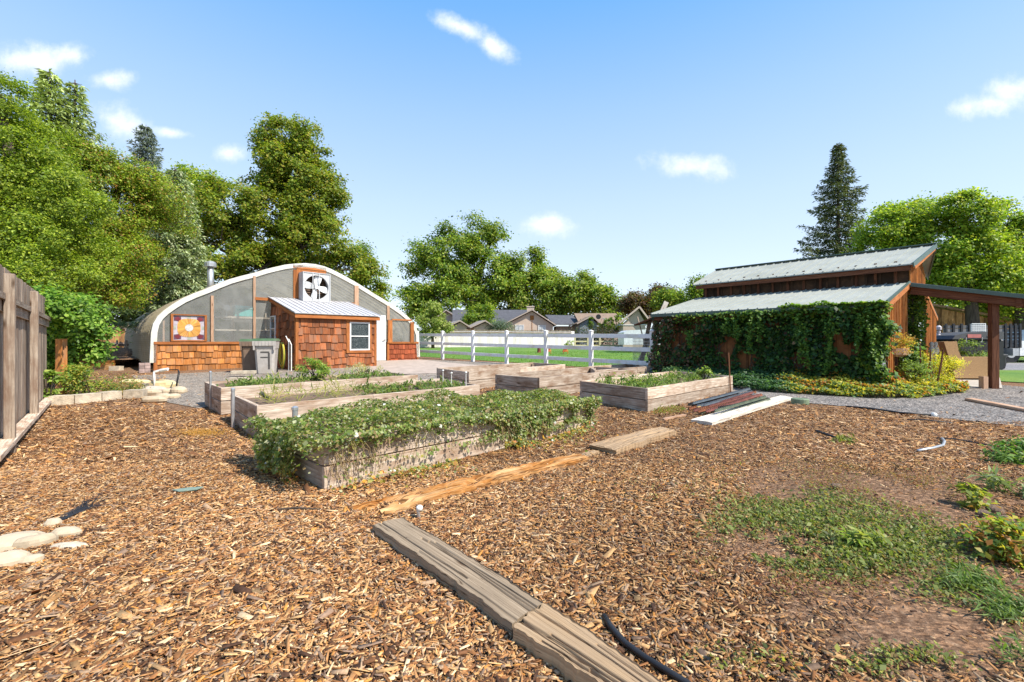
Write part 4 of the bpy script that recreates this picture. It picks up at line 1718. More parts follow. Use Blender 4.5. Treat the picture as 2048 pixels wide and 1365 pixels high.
for i, off in enumerate((.03, .12)):
    q = SF.w(-.12 - off, 0, -.02)
    mb = MB()
    mb.tube([Vector((q.x, q.y, gz(0, q.y))), Vector((q.x, q.y, 1.15 + .1 * i)), Vector((q.x - .1, q.y, 1.35 + .1 * i))], .018, 7)
    o = mb.build('upright_pipe', M_PVC if i == 0 else M_METAL, None, (q.x, q.y, gz(0, q.y)))
    tag(o, 'white upright pipe nearest the shed corner' if i == 0 else 'grey upright pipe just left of the white one at the shed corner', 'pipe')


def bin_(label, c, rot, h, w, d, mat, lidmat, mark=True):
    c = Vector(c)
    t = thing('wheeled_bin', c, label, 'wheeled bin')
    D = Vector((math.cos(rot), math.sin(rot), 0))
    nn = Vector((D.y, -D.x, 0))

    def q(x, y, z):
        return c + D * x + nn * y + Vector((0, 0, z))
    mb = MB()
    rings = []
    for (z, s) in ((0.02, .80), (.10, .82), (h * .70, .95), (h * .72, 1.0), (h * .93, 1.05)):
        a, b = w / 2 * s, d / 2 * s
        k = .07
        pts = [(-a + k, b), (a - k, b), (a, b - k), (a, -b + k), (a - k, -b), (-a + k, -b), (-a, -b + k), (-a, b - k)]
        rings.append([q(x, y, z) for x, y in pts])
    for i in range(len(rings) - 1):
        for k in range(8):
            k2 = (k + 1) % 8
            mb.face([rings[i][k], rings[i + 1][k], rings[i + 1][k2], rings[i][k2]])
    mb.face(rings[0])
    mb.build('body', mat, t)
    mb = MB()
    a, b = w / 2 * 1.10, d / 2 * 1.10
    pts = [(-a, b), (a, b), (a, -b), (-a, -b)]
    mb.prism([q(x, y, h * .935) for x, y in pts], Vector((0, 0, .05)))
    mb.prism([q(x * .9, y * .9, h * .935 + .05) for x, y in pts], Vector((0, 0, .03)))
    mb.build('lid', lidmat, t)
    mb = MB()
    mb.tube([q(-w * .45, -d * .56, h * .9), q(w * .45, -d * .56, h * .9)], .018, 7)
    mb.build('handle', M_BLACK, t)
    mb = MB()
    # moulded rim skirt with ribs
    mb.box(q(-w * .535, d * .535, h * .80), D * w * 1.07, nn * .035, Vector((0, 0, h * .13)))
    for k in range(6):
        mb.box(q(-w * .40 + k * w * .155, d * .535 + .035, h * .805), D * .012, nn * .012, Vector((0, 0, h * .12)))
    for x in (-w * .50, w * .42):
        mb.box(q(x, d * .49, h * .68), D * w * .08, nn * .06, Vector((0, 0, h * .14)))
    mb.build('rim_skirt', mat, t)
    if mark:
        mb = MB()
        x0, y0 = .02, d * .5 * .96 + .004

        def off(z):
            return d / 2 * (.82 + (.95 - .82) * (z - .1) / (h * .7 - .1)) + .004
        for (x, z, ww, hh_) in ((-.12, h * .60, .26, .045), (-.12, h * .46, .22, .035), (.10, h * .14, .055, h * .46)):
            za, zb_ = z, z + hh_
            mb.face([q(x, off(za) + .004, za), q(x, off(zb_) + .004, zb_), q(x + ww, off(zb_) + .004, zb_), q(x + ww, off(za) + .004, za)][::-1])
        mb.build('moulded_recess', plain('bin_recess', (.07, .065, .06), .7), t)
    for s in (-1, 1):
        mb = MB()
        mb.tube([q(s * w * .34, -d * .42, .11), q(s * w * .43, -d * .42, .11)], .11, 14)
        mb.build('wheel', M_BLACK, t)
    return t


M_BIN = plain('grey_bin', (.40, .37, .34), .55, var=.08, dirt=(.34, .30, .26))
M_BINB = plain('brown_bin', (.17, .115, .08), .6, var=.1)
M_LIDG = plain('green_lid', (.09, .17, .09), .5, var=.12, dirt=(.20, .26, .17))
c_ = at(522, 749)
bin_('grey wheeled bin with green lid standing by the shed', (c_.x + .02, c_.y + .3, gz(0, c_.y)), .30, 1.16, .64, .66, M_BIN, M_LIDG)
bin_('brown wheeled bin with green lid, half hidden behind the grey one', (c_.x - .66, c_.y + .62, gz(0, c_.y + .62)), .42, 1.13, .60, .62, M_BINB, M_LIDG, False)
for i, (x_, y_, h_, l_) in enumerate(((480, 753, .10, 'upper long tan block lying on another in front of the knee wall'), (484, 759, .09, 'lower long tan block partly under another in front of the knee wall'))):
    q = at(x_, y_ + 3)
    mb = MB()
    mb.box((q.x - .33, q.y + (0.06 if i == 0 else -.1), q.z + (.10 if i == 0 else 0)), (.66, .10, 0), (-.03, .2, 0), (0, 0, h_))
    o = mb.build('paving_block', M_BLOCK, None, q, bevel=.008)
    tag(o, l_, 'block')

# ------------------------------------------------------------------ barn
BO = Vector((4.33, 14.0, 0))
BU = Vector((.669, -.743, 0))
BV = Vector((.743, .669, 0))


def B(u, v, z):
    return BO + BU * u + BV * v + Vector((0, 0, z))


bt = thing('barn', B(2.8, 3, gz(0, 13)), 'low wooden barn with grey-green metal roofs and a raised clerestory', 'barn')
ez, uz, cz0, rz, d1, dr_, de = 2.08, 2.80, 3.25, 3.98, 3.3, 4.9, 2.95
UL = 5.68


def roofpanel(name, a, b, c, d, nrib, parent, thick=.03, mat=None):
    """a,b eave left/right ; c,d top right/left"""
    mb = MB()
    mb.prism([a, b, c, d], Vector((0, 0, thick)), .5)
    for k in range(nrib + 1):
        p0 = a.lerp(b, k / nrib) + Vector((0, 0, thick + .012))
        p1 = d.lerp(c, k / nrib) + Vector((0, 0, thick + .012))
        mb.bar(p0, p1, .035, .028, tint=.5)
        if k < nrib:
            for j in (.33, .66):
                q0 = a.lerp(b, (k + j) / nrib) + Vector((0, 0, thick + .002))
                q1 = d.lerp(c, (k + j) / nrib) + Vector((0, 0, thick + .002))
                mb.bar(q0, q1, .012, .008, tint=.5)
    return mb.build(name, mat or M_GROOF, parent)


roofpanel('lower_roof', B(0, 0, ez), B(UL, 0, ez), B(UL, d1, uz), B(0, d1, uz), 24, bt)
roofpanel('clerestory_roof', B(-.1, de, cz0), B(UL + .10, de, cz0), B(UL + .38, dr_, rz), B(-.1, dr_, rz), 24, bt)
roofpanel('clerestory_roof', B(UL + .03, 6.75, cz0 + .04), B(-.1, 6.75, cz0 + .04), B(-.1, dr_, rz), B(UL + .38, dr_, rz), 24, bt)
roofpanel('rear_roof', B(UL, 9.9, ez), B(0, 9.9, ez), B(0, 6.5, uz), B(UL, 6.5, uz), 24, bt)
mb = MB()
mb.bar(B(-.12, dr_, rz + .055), B(UL + .40, dr_, rz + .055), .26, .03)
mb.bar(B(-.02, -.0, ez - .02), B(UL + .02, 0, ez - .02), .02, .09)
mb.bar(B(UL + .015, 0, ez + .01), B(UL + .015, d1, uz + .01), .03, .13)
mb.bar(B(UL + .12, de, cz0 + .0), B(UL + .40, dr_, rz + .0), .03, .12)
mb.bar(B(UL + .05, 6.75, cz0 + .0), B(UL + .40, dr_, rz + .0), .03, .09)
mb.bar(B(UL + .015, 9.9, ez + .01), B(UL + .015, 6.5, uz + .01), .03, .13)
mb.build_each('roof_trim', M_GTRIM, bt)


def boardwall(mb, p0, p1, z0, ztop, bw=.24, th=.03, batt=True, nrm=None, jit=.0):
    """vertical boards with battens between ground points p0,p1; ztop is a function of 0..1"""
    p0, p1 = Vector(p0), Vector(p1)
    d = (p1 - p0)
    L = d.length
    d = d.normalized()
    n = nrm or Vector((d.y, -d.x, 0))
    k = max(1, int(round(L / bw)))
    for i in range(k):
        a, b = i / k, (i + 1) / k
        tint = random.random()
        A, Bq = p0 + d * L * a, p0 + d * (L * b - .004)
        q = [A + Vector((0, 0, z0)), Bq + Vector((0, 0, z0)), Bq + Vector((0, 0, ztop(b))), A + Vector((0, 0, ztop(a)))]
        mb.prism(q, -n * th, tint)
        if batt:
            A, Bq = p0 + d * (L * a - .025), p0 + d * (L * a + .03)
            q = [A + Vector((0, 0, z0)), Bq + Vector((0, 0, z0)), Bq + Vector((0, 0, ztop(a))), A + Vector((0, 0, ztop(a)))]
            mb.prism([x + n * .003 for x in q], n * .022, random.random())
    # wood grain runs vertically: swap uv
    mb.uv = [(v, u) for (u, v) in mb.uv]


def vwall(name, p0, p1, z0, ztop, mat, parent, **kw):
    mb = MB()
    boardwall(mb, p0, p1, z0, ztop, **kw)
    # explicit uv: z along grain
    uv = []
    for f, tn in zip(mb.f, mb.t):
        for vi in f:
            p = mb.v[vi]
            uv.append((p.z + tn * 40, (p.x + p.y) + tn * 17))
    mb.uv = uv
    return mb.build(name, mat, parent)


vwall('front_wall', B(.15, .35, 0), B(UL - .15, .35, 0), .1, lambda s: ez + .02, wood('shaded_barn_board', (.06, .025, .012), (.20, .08, .03), (.32, .15, .06), 18, .4), bt, bw=.28, nrm=-BV)  # shade on the front wall is put into a darker barn board colour
vwall('left_wall', B(.15, 9.5, 0), B(.15, .38, 0), .1, lambda s: ez + .04, M_DARKW, bt, nrm=-BU)
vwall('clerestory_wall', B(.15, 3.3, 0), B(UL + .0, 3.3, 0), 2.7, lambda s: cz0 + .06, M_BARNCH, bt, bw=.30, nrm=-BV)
mb = MB()
for k in range(13):
    u = .2 + k * (UL - .5) / 12
    mb.box(B(u, 3.27, 2.7), BU * .06, BV * -.035, Vector((0, 0, .72)), random.random())
mb.bar(B(-.02, 3.02, cz0 - .07), B(UL + .06, 3.02, cz0 - .07), .05, .12, tint=.7)
mb.bar(B(.05, .12, ez - .10), B(UL - .05, .12, ez - .10), .05, .13, tint=.4)
mb.build_each('eave_beam', M_DARKW, bt)
# right-hand gable end
vwall('end_wall', B(UL - .03, .35, 0), B(UL - .03, 3.25, 0), .1, lambda s: ez + .05 + (uz - ez) * s * .92, M_BARNW, bt, nrm=BU, bw=.22)


def gtop(s):
    v = 3.3 + s * 3.25
    return cz0 - .07 + (rz - cz0) * (1 - abs(v - dr_) / 1.95)


vwall('gable_wall', B(UL, 3.3, 0), B(UL, 6.55, 0), 2.5, gtop, M_BARNW, bt, nrm=BU, bw=.22)
vwall('end_wall', B(UL, 6.6, 0), B(UL, 9.6, 0), .1, lambda s: uz - (uz - ez) * s, M_BARNW, bt, nrm=BU, bw=.22)
vwall('sliding_door', B(UL - .45, 3.3, 0), B(UL - .45, 6.6, 0), .1, lambda s: 2.6, M_DARKW, bt, nrm=BU, bw=.2)
mb = MB()
for a, b in ((B(UL + .02, .15, ez - .03), B(UL + .02, 3.3, uz - .04)), (B(UL + .02, 9.8, ez - .03), B(UL + .02, 6.6, uz - .04))):
    mb.bar(a, b, .04, .12, tint=.8)
mb.bar(B(UL + .13, de + .1, cz0 - .06), B(UL + .36, dr_, rz - .08), .04, .10, tint=.9)
mb.build_each('rake_board', M_CEDAR, bt)
# vine-framed little window in the front wall
mb = MB()
q = Plane(B(0, .33, 0), BU)
tt, zz = q.tz(1433, 650)
mb.bar(q.w(tt, zz - .22, .04), q.w(tt, zz + .22, .04), .035, .03)
mb.bar(q.w(tt - .22, zz, .045), q.w(tt + .22, zz, .045), .035, .03, up=(0, 0, 1))
mb.build('window_bar', M_GREYW, bt)
# awning off the left end
mb = MB()
mb.prism([B(-.02, .6, ez + .02), B(-.02, 4.0, ez + .5), B(-1.0, 4.0, ez + .15), B(-1.0, .6, ez - .30)], Vector((0, 0, .05)), .5)
mb.build('side_awning', M_DARKW, bt)

# porch
pt = thing('porch', B(7.2, 4, gz(0, 11)), 'open porch with dark timber post and green-edged roof on the barn end', 'porch')
pz0, pz1 = 2.74, 2.22
pu0, pu1 = UL + .06, 7.95
roofpanel('porch_roof', B(pu1, 3.02, pz1), B(pu1, 5.0, pz1), B(pu0, 5.0, pz0), B(pu0, 3.02, pz0), 9, pt)
mb = MB()
mb.bar(B(pu0, 3.0, pz0 + .0), B(pu1 + .02, 3.0, pz1 + .0), .03, .09)
mb.build('roof_edge', M_GTRIM, pt)
mb = MB()
mb.bar(B(pu0, 3.10, pz0 - .14), B(pu1 - .25, 3.10, pz1 - .07), .06, .20, tint=.6)
for k in range(1, 4):
    mb.bar(B(pu0, 3.1 + k * .55, pz0 - .10), B(pu1 - .05, 3.1 + k * .55, pz1 - .10), .05, .12, tint=random.random())
mb.bar(B(pu1 - .33, 3.04, pz1 - .02), B(pu1 - .33, 4.95, pz1 - .02), .09, .16, tint=.4)
mb.build_each('rafter', M_DARKW, pt)
pb = at(1991, 779)
mb = MB()
mb.box((pb.x - .075, pb.y, pb.z), (.135, -.03, 0), (.03, .135, 0), (0, 0, 2.40 - pb.z), .6)
mb.build('post', M_DARKW, pt)
mb = MB()
mb.box((pb.x - .26, pb.y + .02, pb.z), (.11, 0, 0), (0, .12, 0), (0, 0, .30), .9)
mb.build('post_block', M_BROWNP, pt)

# ------------------------------------------------------------------ ivy on the barn
IVY = [(.028, .075, .018), (.04, .10, .022), (.06, .14, .03), (.03, .065, .025), (.09, .17, .03)]
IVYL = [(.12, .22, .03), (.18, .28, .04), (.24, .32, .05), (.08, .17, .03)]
DEAD = [(.16, .07, .03), (.22, .12, .06), (.10, .045, .025), (.05, .09, .03), (.30, .20, .11)]


def barn_ivy():
    m = 20000
    u = R.uniform(-.05, UL - .12, m)
    z = R.uniform(.25, ez - .02, m)
    th = .16 + .14 * np.sin(u * 2.9 + z * 1.7) * np.sin(z * 3.3 + u) + .10 * np.sin(u * 7.3 + 2 * z)
    # gaps where the boards show
    hole = np.maximum.reduce([np.exp(-(((u - 2.72) / .34) ** 2 + ((z - .75) / .42) ** 2)), .9 * np.exp(-(((u - 1.35) / .25) ** 2 + ((z - 1.75) / .22) ** 2)), .8 * np.exp(-(((u - 3.35) / .35) ** 2 + ((z - 1.72) / .14) ** 2)),
                              .8 * np.exp(-(((u - 2.1) / .30) ** 2 + ((z - 1.0) / .3) ** 2))])
    keep = R.uniform(size=m) > hole * 1.25
    keep &= R.uniform(size=m) < np.where(u < 2.4, .75, 1)
    u, z, th = u[keep], z[keep], th[keep]
    nv = np.array([mn.noise(Vector((a_ * 1.6, b_ * 1.3, 3.0))) + .5 * mn.noise(Vector((a_ * 4.1, b_ * 3.2, 8.0))) for a_, b_ in zip(u, z)])
    kp = (nv > -.30) | (z < .45)
    kp &= ~((z > ez - .22) & (u < 3.4) & (nv < .10))
    u, z, th, nv = u[kp], z[kp], th[kp], nv[kp]
    th = th + .28 * nv
    n = len(u)
    o = np.abs(th) * R.uniform(.1, 1.1, n) + .03
    BUn, BVn, BOn = np.array(BU[:]), np.array(BV[:]), np.array(BO[:])
    Pq = BOn + BUn * u[:, None] + BVn * (.33 - o)[:, None] + np.array([0, 0, 1.0]) * z[:, None]
    nn = unit(-BVn * .8 + np.array([.1, 0, .55]) + R.normal(size=(n, 3)) * .45)
    L = .085 * R.uniform(.6, 1.35, n)
    col = pick(IVY, n, .3)
    dd = (u < 1.7) & (R.uniform(size=n) < .55 * np.clip((1.9 - u), 0, 1) + .05)
    col[dd] = pick(DEAD, dd.sum(), .3)
    dd = (R.uniform(size=n) < .06)
    col[dd] = pick(DEAD, dd.sum(), .3)
    Pa, Na, La, Ca = [Pq], [nn], [L], [col]
    ax = [unit(np.tile(np.array([0, 0, -1.0]), (n, 1)) + R.normal(size=(n, 3)) * .5)]
    # thick brow under the eave, and over the right corner
    m = 2600
    u = np.where(R.uniform(size=m) < .7, R.uniform(2.6, UL + .05, m), R.uniform(.8, 3, m))
    z = ez - .02 - R.exponential(.09, m) + np.where(u > 4.6, .03, 0)
    o = R.uniform(.05, .42, m)
    Pa.append(BOn + BUn * u[:, None] + BVn * (.33 - o)[:, None] + np.array([0, 0, 1.0]) * z[:, None])
    Na.append(unit(-BVn * .5 + np.array([.25, -.1, .9]) + R.normal(size=(m, 3)) * .45))
    La.append(.08 * R.uniform(.6, 1.4, m))
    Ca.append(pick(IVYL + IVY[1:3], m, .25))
    ax.append(unit(np.tile(np.array([0, 0, -1.0]), (m, 1)) + R.normal(size=(m, 3)) * .6))
    # corner column, sunlit edge
    m = 4200
    z = R.uniform(.3, ez, m)
    u = UL - .22 + R.normal(size=m) * .11 + .10 * np.sin(z * 5.3) + .05 * np.sin(z * 13)
    v = .33 - R.uniform(-.05, .36, m)
    Pa.append(BOn + BUn * u[:, None] + BVn * v[:, None] + np.array([0, 0, 1.0]) * z[:, None])
    Na.append(unit(BUn * .7 - BVn * .3 + np.array([0, 0, .6]) + R.normal(size=(m, 3)) * .5))
    La.append(.085 * R.uniform(.6, 1.4, m))
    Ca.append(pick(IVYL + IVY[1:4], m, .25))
    ax.append(unit(np.tile(np.array([0, 0, -1.0]), (m, 1)) + R.normal(size=(m, 3)) * .6))
    m = 900
    u = R.uniform(3.6, UL + .05, m)
    lf_ = (.5 + .5 * np.sin(u * 8.7)) * (.5 + .5 * np.sin(u * 3.1 + 1))
    Pa.append(BOn + BUn * u[:, None] + BVn * (-.06 + .30 * R.uniform(0, 1, m) * lf_)[:, None] + np.array([0, 0, 1.0]) * (ez + .02 + .13 * lf_ * R.uniform(0, 1, m))[:, None])
    Na.append(unit(np.array([.2, -.2, .9]) + R.normal(size=(m, 3)) * .5))
    La.append(.07 * R.uniform(.6, 1.4, m))
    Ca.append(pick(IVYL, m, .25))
    ax.append(unit(R.normal(size=(m, 3))))
    # hanging strands
    for (uu, z1, z0) in [(2.55, 1.9, 1.3), (2.95, 1.95, .95), (3.12, 1.95, 1.25), (4.05, 1.9, .75), (4.22, 1.7, .62), (4.62, 1.7, .5), (4.75, 2.0, 1.45), (5.18, 1.9, 1.05),
                         (5.42, 2.0, .9), (1.25, 1.6, 1.1), (2.3, 1.9, 1.5)]:
        m = int(260 * (z1 - z0)) + 60
        z = R.uniform(z0, z1, m)
        w = .05 + .04 * np.sin(z * 9)
        u = uu + R.normal(size=m) * w * .8 + .05 * np.sin(z * 3 + uu * 9)
        v = .33 - .42 + R.normal(size=m) * .05
        Pa.append(BOn + BUn * u[:, None] + BVn * v[:, None] + np.array([0, 0, 1.0]) * z[:, None])
        Na.append(unit(-BVn * .6 + np.array([.3, -.1, .7]) + R.normal(size=(m, 3)) * .35))
        La.append(.06 * R.uniform(.6, 1.3, m))
        Ca.append(pick(IVYL[:2] + IVY[2:3] + IVY[4:], m, .25))
        ax.append(unit(np.tile(np.array([0, 0, -1.0]), (m, 1)) + R.normal(size=(m, 3)) * .35))
    t = thing('climbing_ivy', B(2.8, .2, .25), 'dark green creeper blanketing the barn front with hanging strands', 'ivy')
    Pz = np.concatenate(Pa)
    L = np.concatenate(La)
    leaf_obj('foliage', Pz, np.concatenate(Na), L, L * .85, np.concatenate(Ca), t, axis=np.concatenate(ax))
    mb = MB()
    for i in range(46):
        uu = random.uniform(.05, UL - .1)
        pts = []
        for j in range(7):
            pts.append(B(uu + random.uniform(-.1, .1) + .05 * j * random.uniform(-1, 1), .30 - random.uniform(0, .05), .2 + j * .29))
        mb.tube(pts, [.018, .014, .012, .010, .008, .006, .004], 5)
    mb.build('stem', M_BARK, t)


barn_ivy()
# ivy column on the end wall beside the door
m = 2300
z = R.uniform(.9, 2.75, m)
v = 3.35 + R.uniform(-.15, 1.0, m) * np.where(z > 1.7, 1, .45)
keep = R.uniform(size=m) < np.where(z < 1.3, .4, 1)
z, v = z[keep], v[keep]
m = len(z)
Pq = np.array(BO[:]) + np.array(BU[:]) * (UL + .05 + R.uniform(-.1, .22, m))[:, None] + np.array(BV[:]) * v[:, None] + np.array([0, 0, 1.0]) * z[:, None]
t = thing('climbing_ivy', B(UL, 3.5, .9), 'ivy cascading down beside the dark doorway on the barn end', 'ivy')
leaf_obj('foliage', Pq, unit(np.array([.6, -.5, .6]) + R.normal(size=(m, 3)) * .5), .085 * R.uniform(.6, 1.3, m), .07 * R.uniform(.6, 1.2, m), pick(IVY[1:] + IVYL, m, .25), t)
mb = MB()
for i in range(5):
    mb.tube([B(UL + .02, 3.4 + i * .1, .3), B(UL + .05, 3.45 + i * .12, 1.4), B(UL + .05, 3.4 + i * .15, 2.7)], .01, 5)
mb.build('stem', M_BARK, t)

# ground cover bed along the barn front
GC_D = [(.05, .12, .05), (.07, .15, .06), (.10, .19, .08), (.04, .09, .03)]
GC_Y = [(.50, .40, .04), (.36, .36, .05), (.60, .46, .06), (.22, .28, .04)]
GC_O = [(.46, .17, .03), (.55, .27, .04), (.40, .13, .03), (.42, .28, .05)]


def groundcover():
    m = 30000
    px = R.uniform(1325, 1935, m)
    top = np.interp(px, [1325, 1480, 1600, 1700, 1800, 1870, 1935], [754, 767, 774, 781, 782, 778, 778])
    bot = np.interp(px, [1325, 1470, 1490, 1600, 1760, 1850, 1900, 1935], [766, 777, 783, 790, 799, 798, 791, 786])
    f = R.uniform(0, 1, m)
    py = top + (bot - top) * f
    d = py - HY
    y = 1215 / (d + 18)
    x = (px - CX) / F * y
    g = .02 * (y - 5)
    # the first photo row hides what is behind: give the mass depth back to the wall
    h = .14 + .26 * (1 - f) * np.interp(px, [1325, 1480, 1800, 1870, 1935], [.8, 1, 1, .5, .1]) + .06 * np.sin(x * 5.1) * np.sin(y * 4.3) + .05 * np.sin(x * 11 + y * 7)
    z = g + np.clip(h, .05, .55) * R.uniform(.25, 1, m) ** .5
    Pq = np.stack([x, y, z], 1)
    nn = unit(np.array([.25, -.3, .9]) + R.normal(size=(m, 3)) * .5)
    w = (px - 1480) / 330
    col = pick(GC_D, m, .25)
    a = R.uniform(size=m)
    nzv = np.sin(x * 3.7 + 1) * np.sin(y * 5.1) + .5 * np.sin(x * 9.0) * np.sin(y * 8 + x)
    yel = (px > 1560) & (a < np.clip((px - 1550) / 80, 0, .88))
    col[yel] = pick(GC_Y, yel.sum(), .25)
    ora = (px > 1545) & (nzv > .15) & (a < .8) & (R.uniform(size=m) < np.clip((px - 1545) / 60, 0, .85))
    col[ora] = pick(GC_O, ora.sum(), .25)
    gre = (px > 1575) & (f > .55) & (R.uniform(size=m) < .4)
    col[gre] = pick([(.14, .22, .07), (.20, .28, .10), (.28, .34, .14)], gre.sum(), .25)
    L = .055 * R.uniform(.6, 1.35, m)
    o = leaf_obj('ground_cover', Pq, nn, L, L * .8, col, None, B(2.8, -.8, .1))
    tag(o, 'leafy ground cover turning green to yellow and orange along the barn', 'ground cover', kind='stuff')


groundcover()
YEL = [(.62, .55, .03), (.52, .50, .04), (.70, .60, .06), (.34, .40, .05)]
bush('bright yellow-green shrub glowing beside the wicker sofa', P(1868, 736, 11.0), (.46, .45, .38), 4200, .035, YEL, name='yellow_shrub', upd=1, cat='shrub', nlump=16)
bush('green lower shrub in front of the yellow one at the barn corner', P(1824, 742, 10.4), (.36, .32, .34), 2200, .045, [(.20, .30, .06), (.28, .36, .07), (.14, .22, .04)], name='green_shrub', cat='shrub', nlump=12)
bush('dark large-leaved plant under the hanging basket', P(1805, 722, 10.9), (.40, .3, .42), 900, .12, [(.06, .13, .04), (.10, .19, .06), (.16, .26, .08)], name='broadleaf_plant', cat='plant', wr=.6)
# hanging basket plant
t = thing('potted_plant', P(1792, 704, 10.6), 'orange-yellow flowering plant spilling from a wooden planter', 'potted plant')
q = P(1792, 692, 10.6)
p_, d_, s_ = crown_points([((q.x, q.y, q.z + .08), (.34, .26, .20))], 1800, .4, .07, 20, 10, .4)
leaf_obj('foliage', p_, unit(d_ + R.normal(size=p_.shape) * .6 + np.array([0, 0, .5])), .045 * R.uniform(.6, 1.4, len(p_)), .022 * R.uniform(.6, 1.4, len(p_)), pick([(.50, .33, .09), (.58, .40, .07), (.36, .36, .08), (.44, .22, .09)], len(p_), .25), t)
mb = MB()
q = P(1790, 714, 10.6)
mb.lathe((q.x, q.y, q.z), [(.16, 0), (.26, .05), (.28, .20), (.25, .20), (.22, .12)], 12, squash=(1, .8))
mb.build('planter', M_BROWNP, t)
mb = MB()
mb.bar((q.x, q.y, gz(0, q.y)), (q.x, q.y, q.z), .08, .08)
mb.build('stand', M_DARKW, t)
for i, (a, b, lab) in enumerate((((1841, 742), (1840, 690), 'leftmost thin dark stake rising from the yellow shrub'), ((1857, 750), (1861, 700), 'middle thin dark stake rising from the yellow shrub'), ((1872, 757), (1886, 700), 'leaning knobbly dark stake in front of the sofa'))):
    mb = MB()
    p0, p1 = P(a[0], a[1], 10.3), P(b[0], b[1], 10.3)
    p0.z = gz(0, 10.3)
    mb.tube([p0, p0.lerp(p1, .3), p0.lerp(p1, .65) + Vector((.01, 0, 0)), p1], [.022, .018, .02, .012], 6)
    o = mb.build('garden_stake', M_DARKW, None, p0)
    tag(o, lab, 'stake')

# ------------------------------------------------------------------ wicker sofa
M_WICK, t_, b_, o_ = newmat('wicker')
uvn = N(t_, 'ShaderNodeUVMap')
mpn = N(t_, 'ShaderNodeMapping')
mpn.inputs['Scale'].default_value = (26, 34, 1)
t_.links.new(uvn.outputs[0], mpn.inputs[0])
ck = N(t_, 'ShaderNodeTexBrick', i_Scale=1.0)
ck.inputs['Color1'].default_value = (.66, .42, .19, 1)
ck.inputs['Color2'].default_value = (.44, .26, .11, 1)
ck.inputs['Mortar'].default_value = (.20, .11, .05, 1)
ck.inputs['Mortar Size'].default_value = .06
t_.links.new(mpn.outputs[0], ck.inputs['Vector'])
t_.links.new(ck.outputs['Color'], b_.inputs['Base Color'])
b_.inputs['Roughness'].default_value = .6
bump(t_, b_, ck.outputs['Fac'], -.5, .01)
SP = Plane(at(1906, 762), (1, -.08))
SP.n = Vector((-.58, -.81, 0))
sy = SP.A.y
wt = thing('wicker_sofa', SP.w(.6, gz(0, sy)), 'honey-brown wicker sofa with high curved back on the porch slab', 'sofa')


def spx(px, py):
    t, z = SP.tz(px, py)
    return t, z


side = [spx(*p) for p in [(1911, 757), (1888, 684), (1914, 683), (1917, 702), (1922, 713), (1930, 716), (1999, 716), (1999, 757)]]
mb = MB()
mb.prism([SP.w(a, b, 0) for a, b in side], SP.n * -.12, .5)
mb.build('near_arm', M_WICK, wt)
mb = MB()
DP = -1.15
bk = [spx(*p) for p in [(1911, 757), (1888, 684), (1899, 684), (1921, 757)]]
mb.prism([SP.w(a, b, -.123) for a, b in bk], SP.n * (DP + .25), .4)
mb.build('backrest', M_WICK, wt)
mb = MB()
mb.prism([SP.w(a, b, DP) for a, b in side], SP.n * -.12, .45)
mb.build('far_arm', M_WICK, wt)
mb = MB()
st_ = [spx(*p) for p in [(1920, 755), (1918, 730), (1999, 730), (1999, 755)]]
mb.prism([SP.w(a, b, -.125) for a, b in st_], SP.n * (DP + .25), .5)
mb.build('seat', M_WICK, wt)
for (x_, o_) in ((1918, -.05), (1992, -.05), (1922, DP), (1992, DP)):
    mb = MB()
    a, z = spx(x_, 757)
    q = SP.w(a, 0, o_)
    g0 = gz(0, q.y) + .03
    mb.tube([Vector((q.x, q.y, g0)), Vector((q.x, q.y, z + .01))], .025, 7)
    mb.build('leg', M_BLACK, wt)
bush('green leafy plant seen through the gap behind the wicker sofa', P(1952, 706, 14.3), (.45, .3, .35), 1300, .06, GREEN, name='potted_shrub', cat='shrub')

# objects on the drive behind the porch
kt = thing('covered_tub', at(1950, 733), 'large black chest under a dark grey cover behind the sofa', 'covered tub')
cy = 16.2
mb = MB()
q0, q1 = P(1906, 679, cy), P(2010, 679, cy)
g0 = gz(0, cy)
mb.box((q0.x, cy, g0), (q1.x - q0.x, 0, 0), (0, 1.3, 0), (0, 0, q0.z - g0))
mb.build('cabinet', plain('black_cabinet', (.02, .02, .022), .5), kt, bevel=.05)
mb = MB()
a, b = P(1905, 679, cy - .05), P(2008, 679, cy - .05)
top = P(1985, 663, cy - .05).z
mb.prism([a, b, Vector((b.x, b.y, top - .02)), Vector((b.x - .25, b.y, top)), Vector((a.x + .55, a.y, a.z + .24)), Vector((a.x + .1, a.y, a.z + .14))], (0, 1.4, 0))
cv = mb.build('cover', plain('dark_grey_cover', (.07, .07, .078), .55, var=.1), kt, bevel=.02)
mb = MB()
a, b = P(1935, 676, cy - .06), P(1962, 669, cy - .06)
mb.box((a.x, a.y - .01, a.z), (b.x - a.x, 0, 0), (0, .01, 0), (0, 0, b.z - a.z))
mb.build('red_strip', plain('faded_red', (.42, .14, .13), .5), cv)
for x_ in (1932, 1964):
    mb = MB()
    a = P(x_, 675, cy - .08)
    mb.bar(a, a - Vector((0, 0, .16)), .03, .02)
    mb.bar(a + Vector((-.06, 0, -.16)), a + Vector((.06, 0, -.16)), .03, .03)
    mb.build('latch', M_METAL, cv)
mb = MB()
a, b = P(1975, 674, cy - .06), P(1985, 671, cy - .06)
mb.box((a.x, a.y - .01, a.z), (b.x - a.x, 0, 0), (0, .01, 0), (0, 0, b.z - a.z))
mb.build('white_plate', M_WHITE, cv)
mb = MB()
q = at(2014, 741)
mb.lathe((q.x, q.y + .3, q.z + .02), [(.14, 0), (.20, .04), (.24, .22), (.22, .40), (.30, .52), (.26, .56), (.16, .42)], 14, squash=(1, .8))
o = mb.build('black_tub', M_BLACK, None, q, smooth=True)
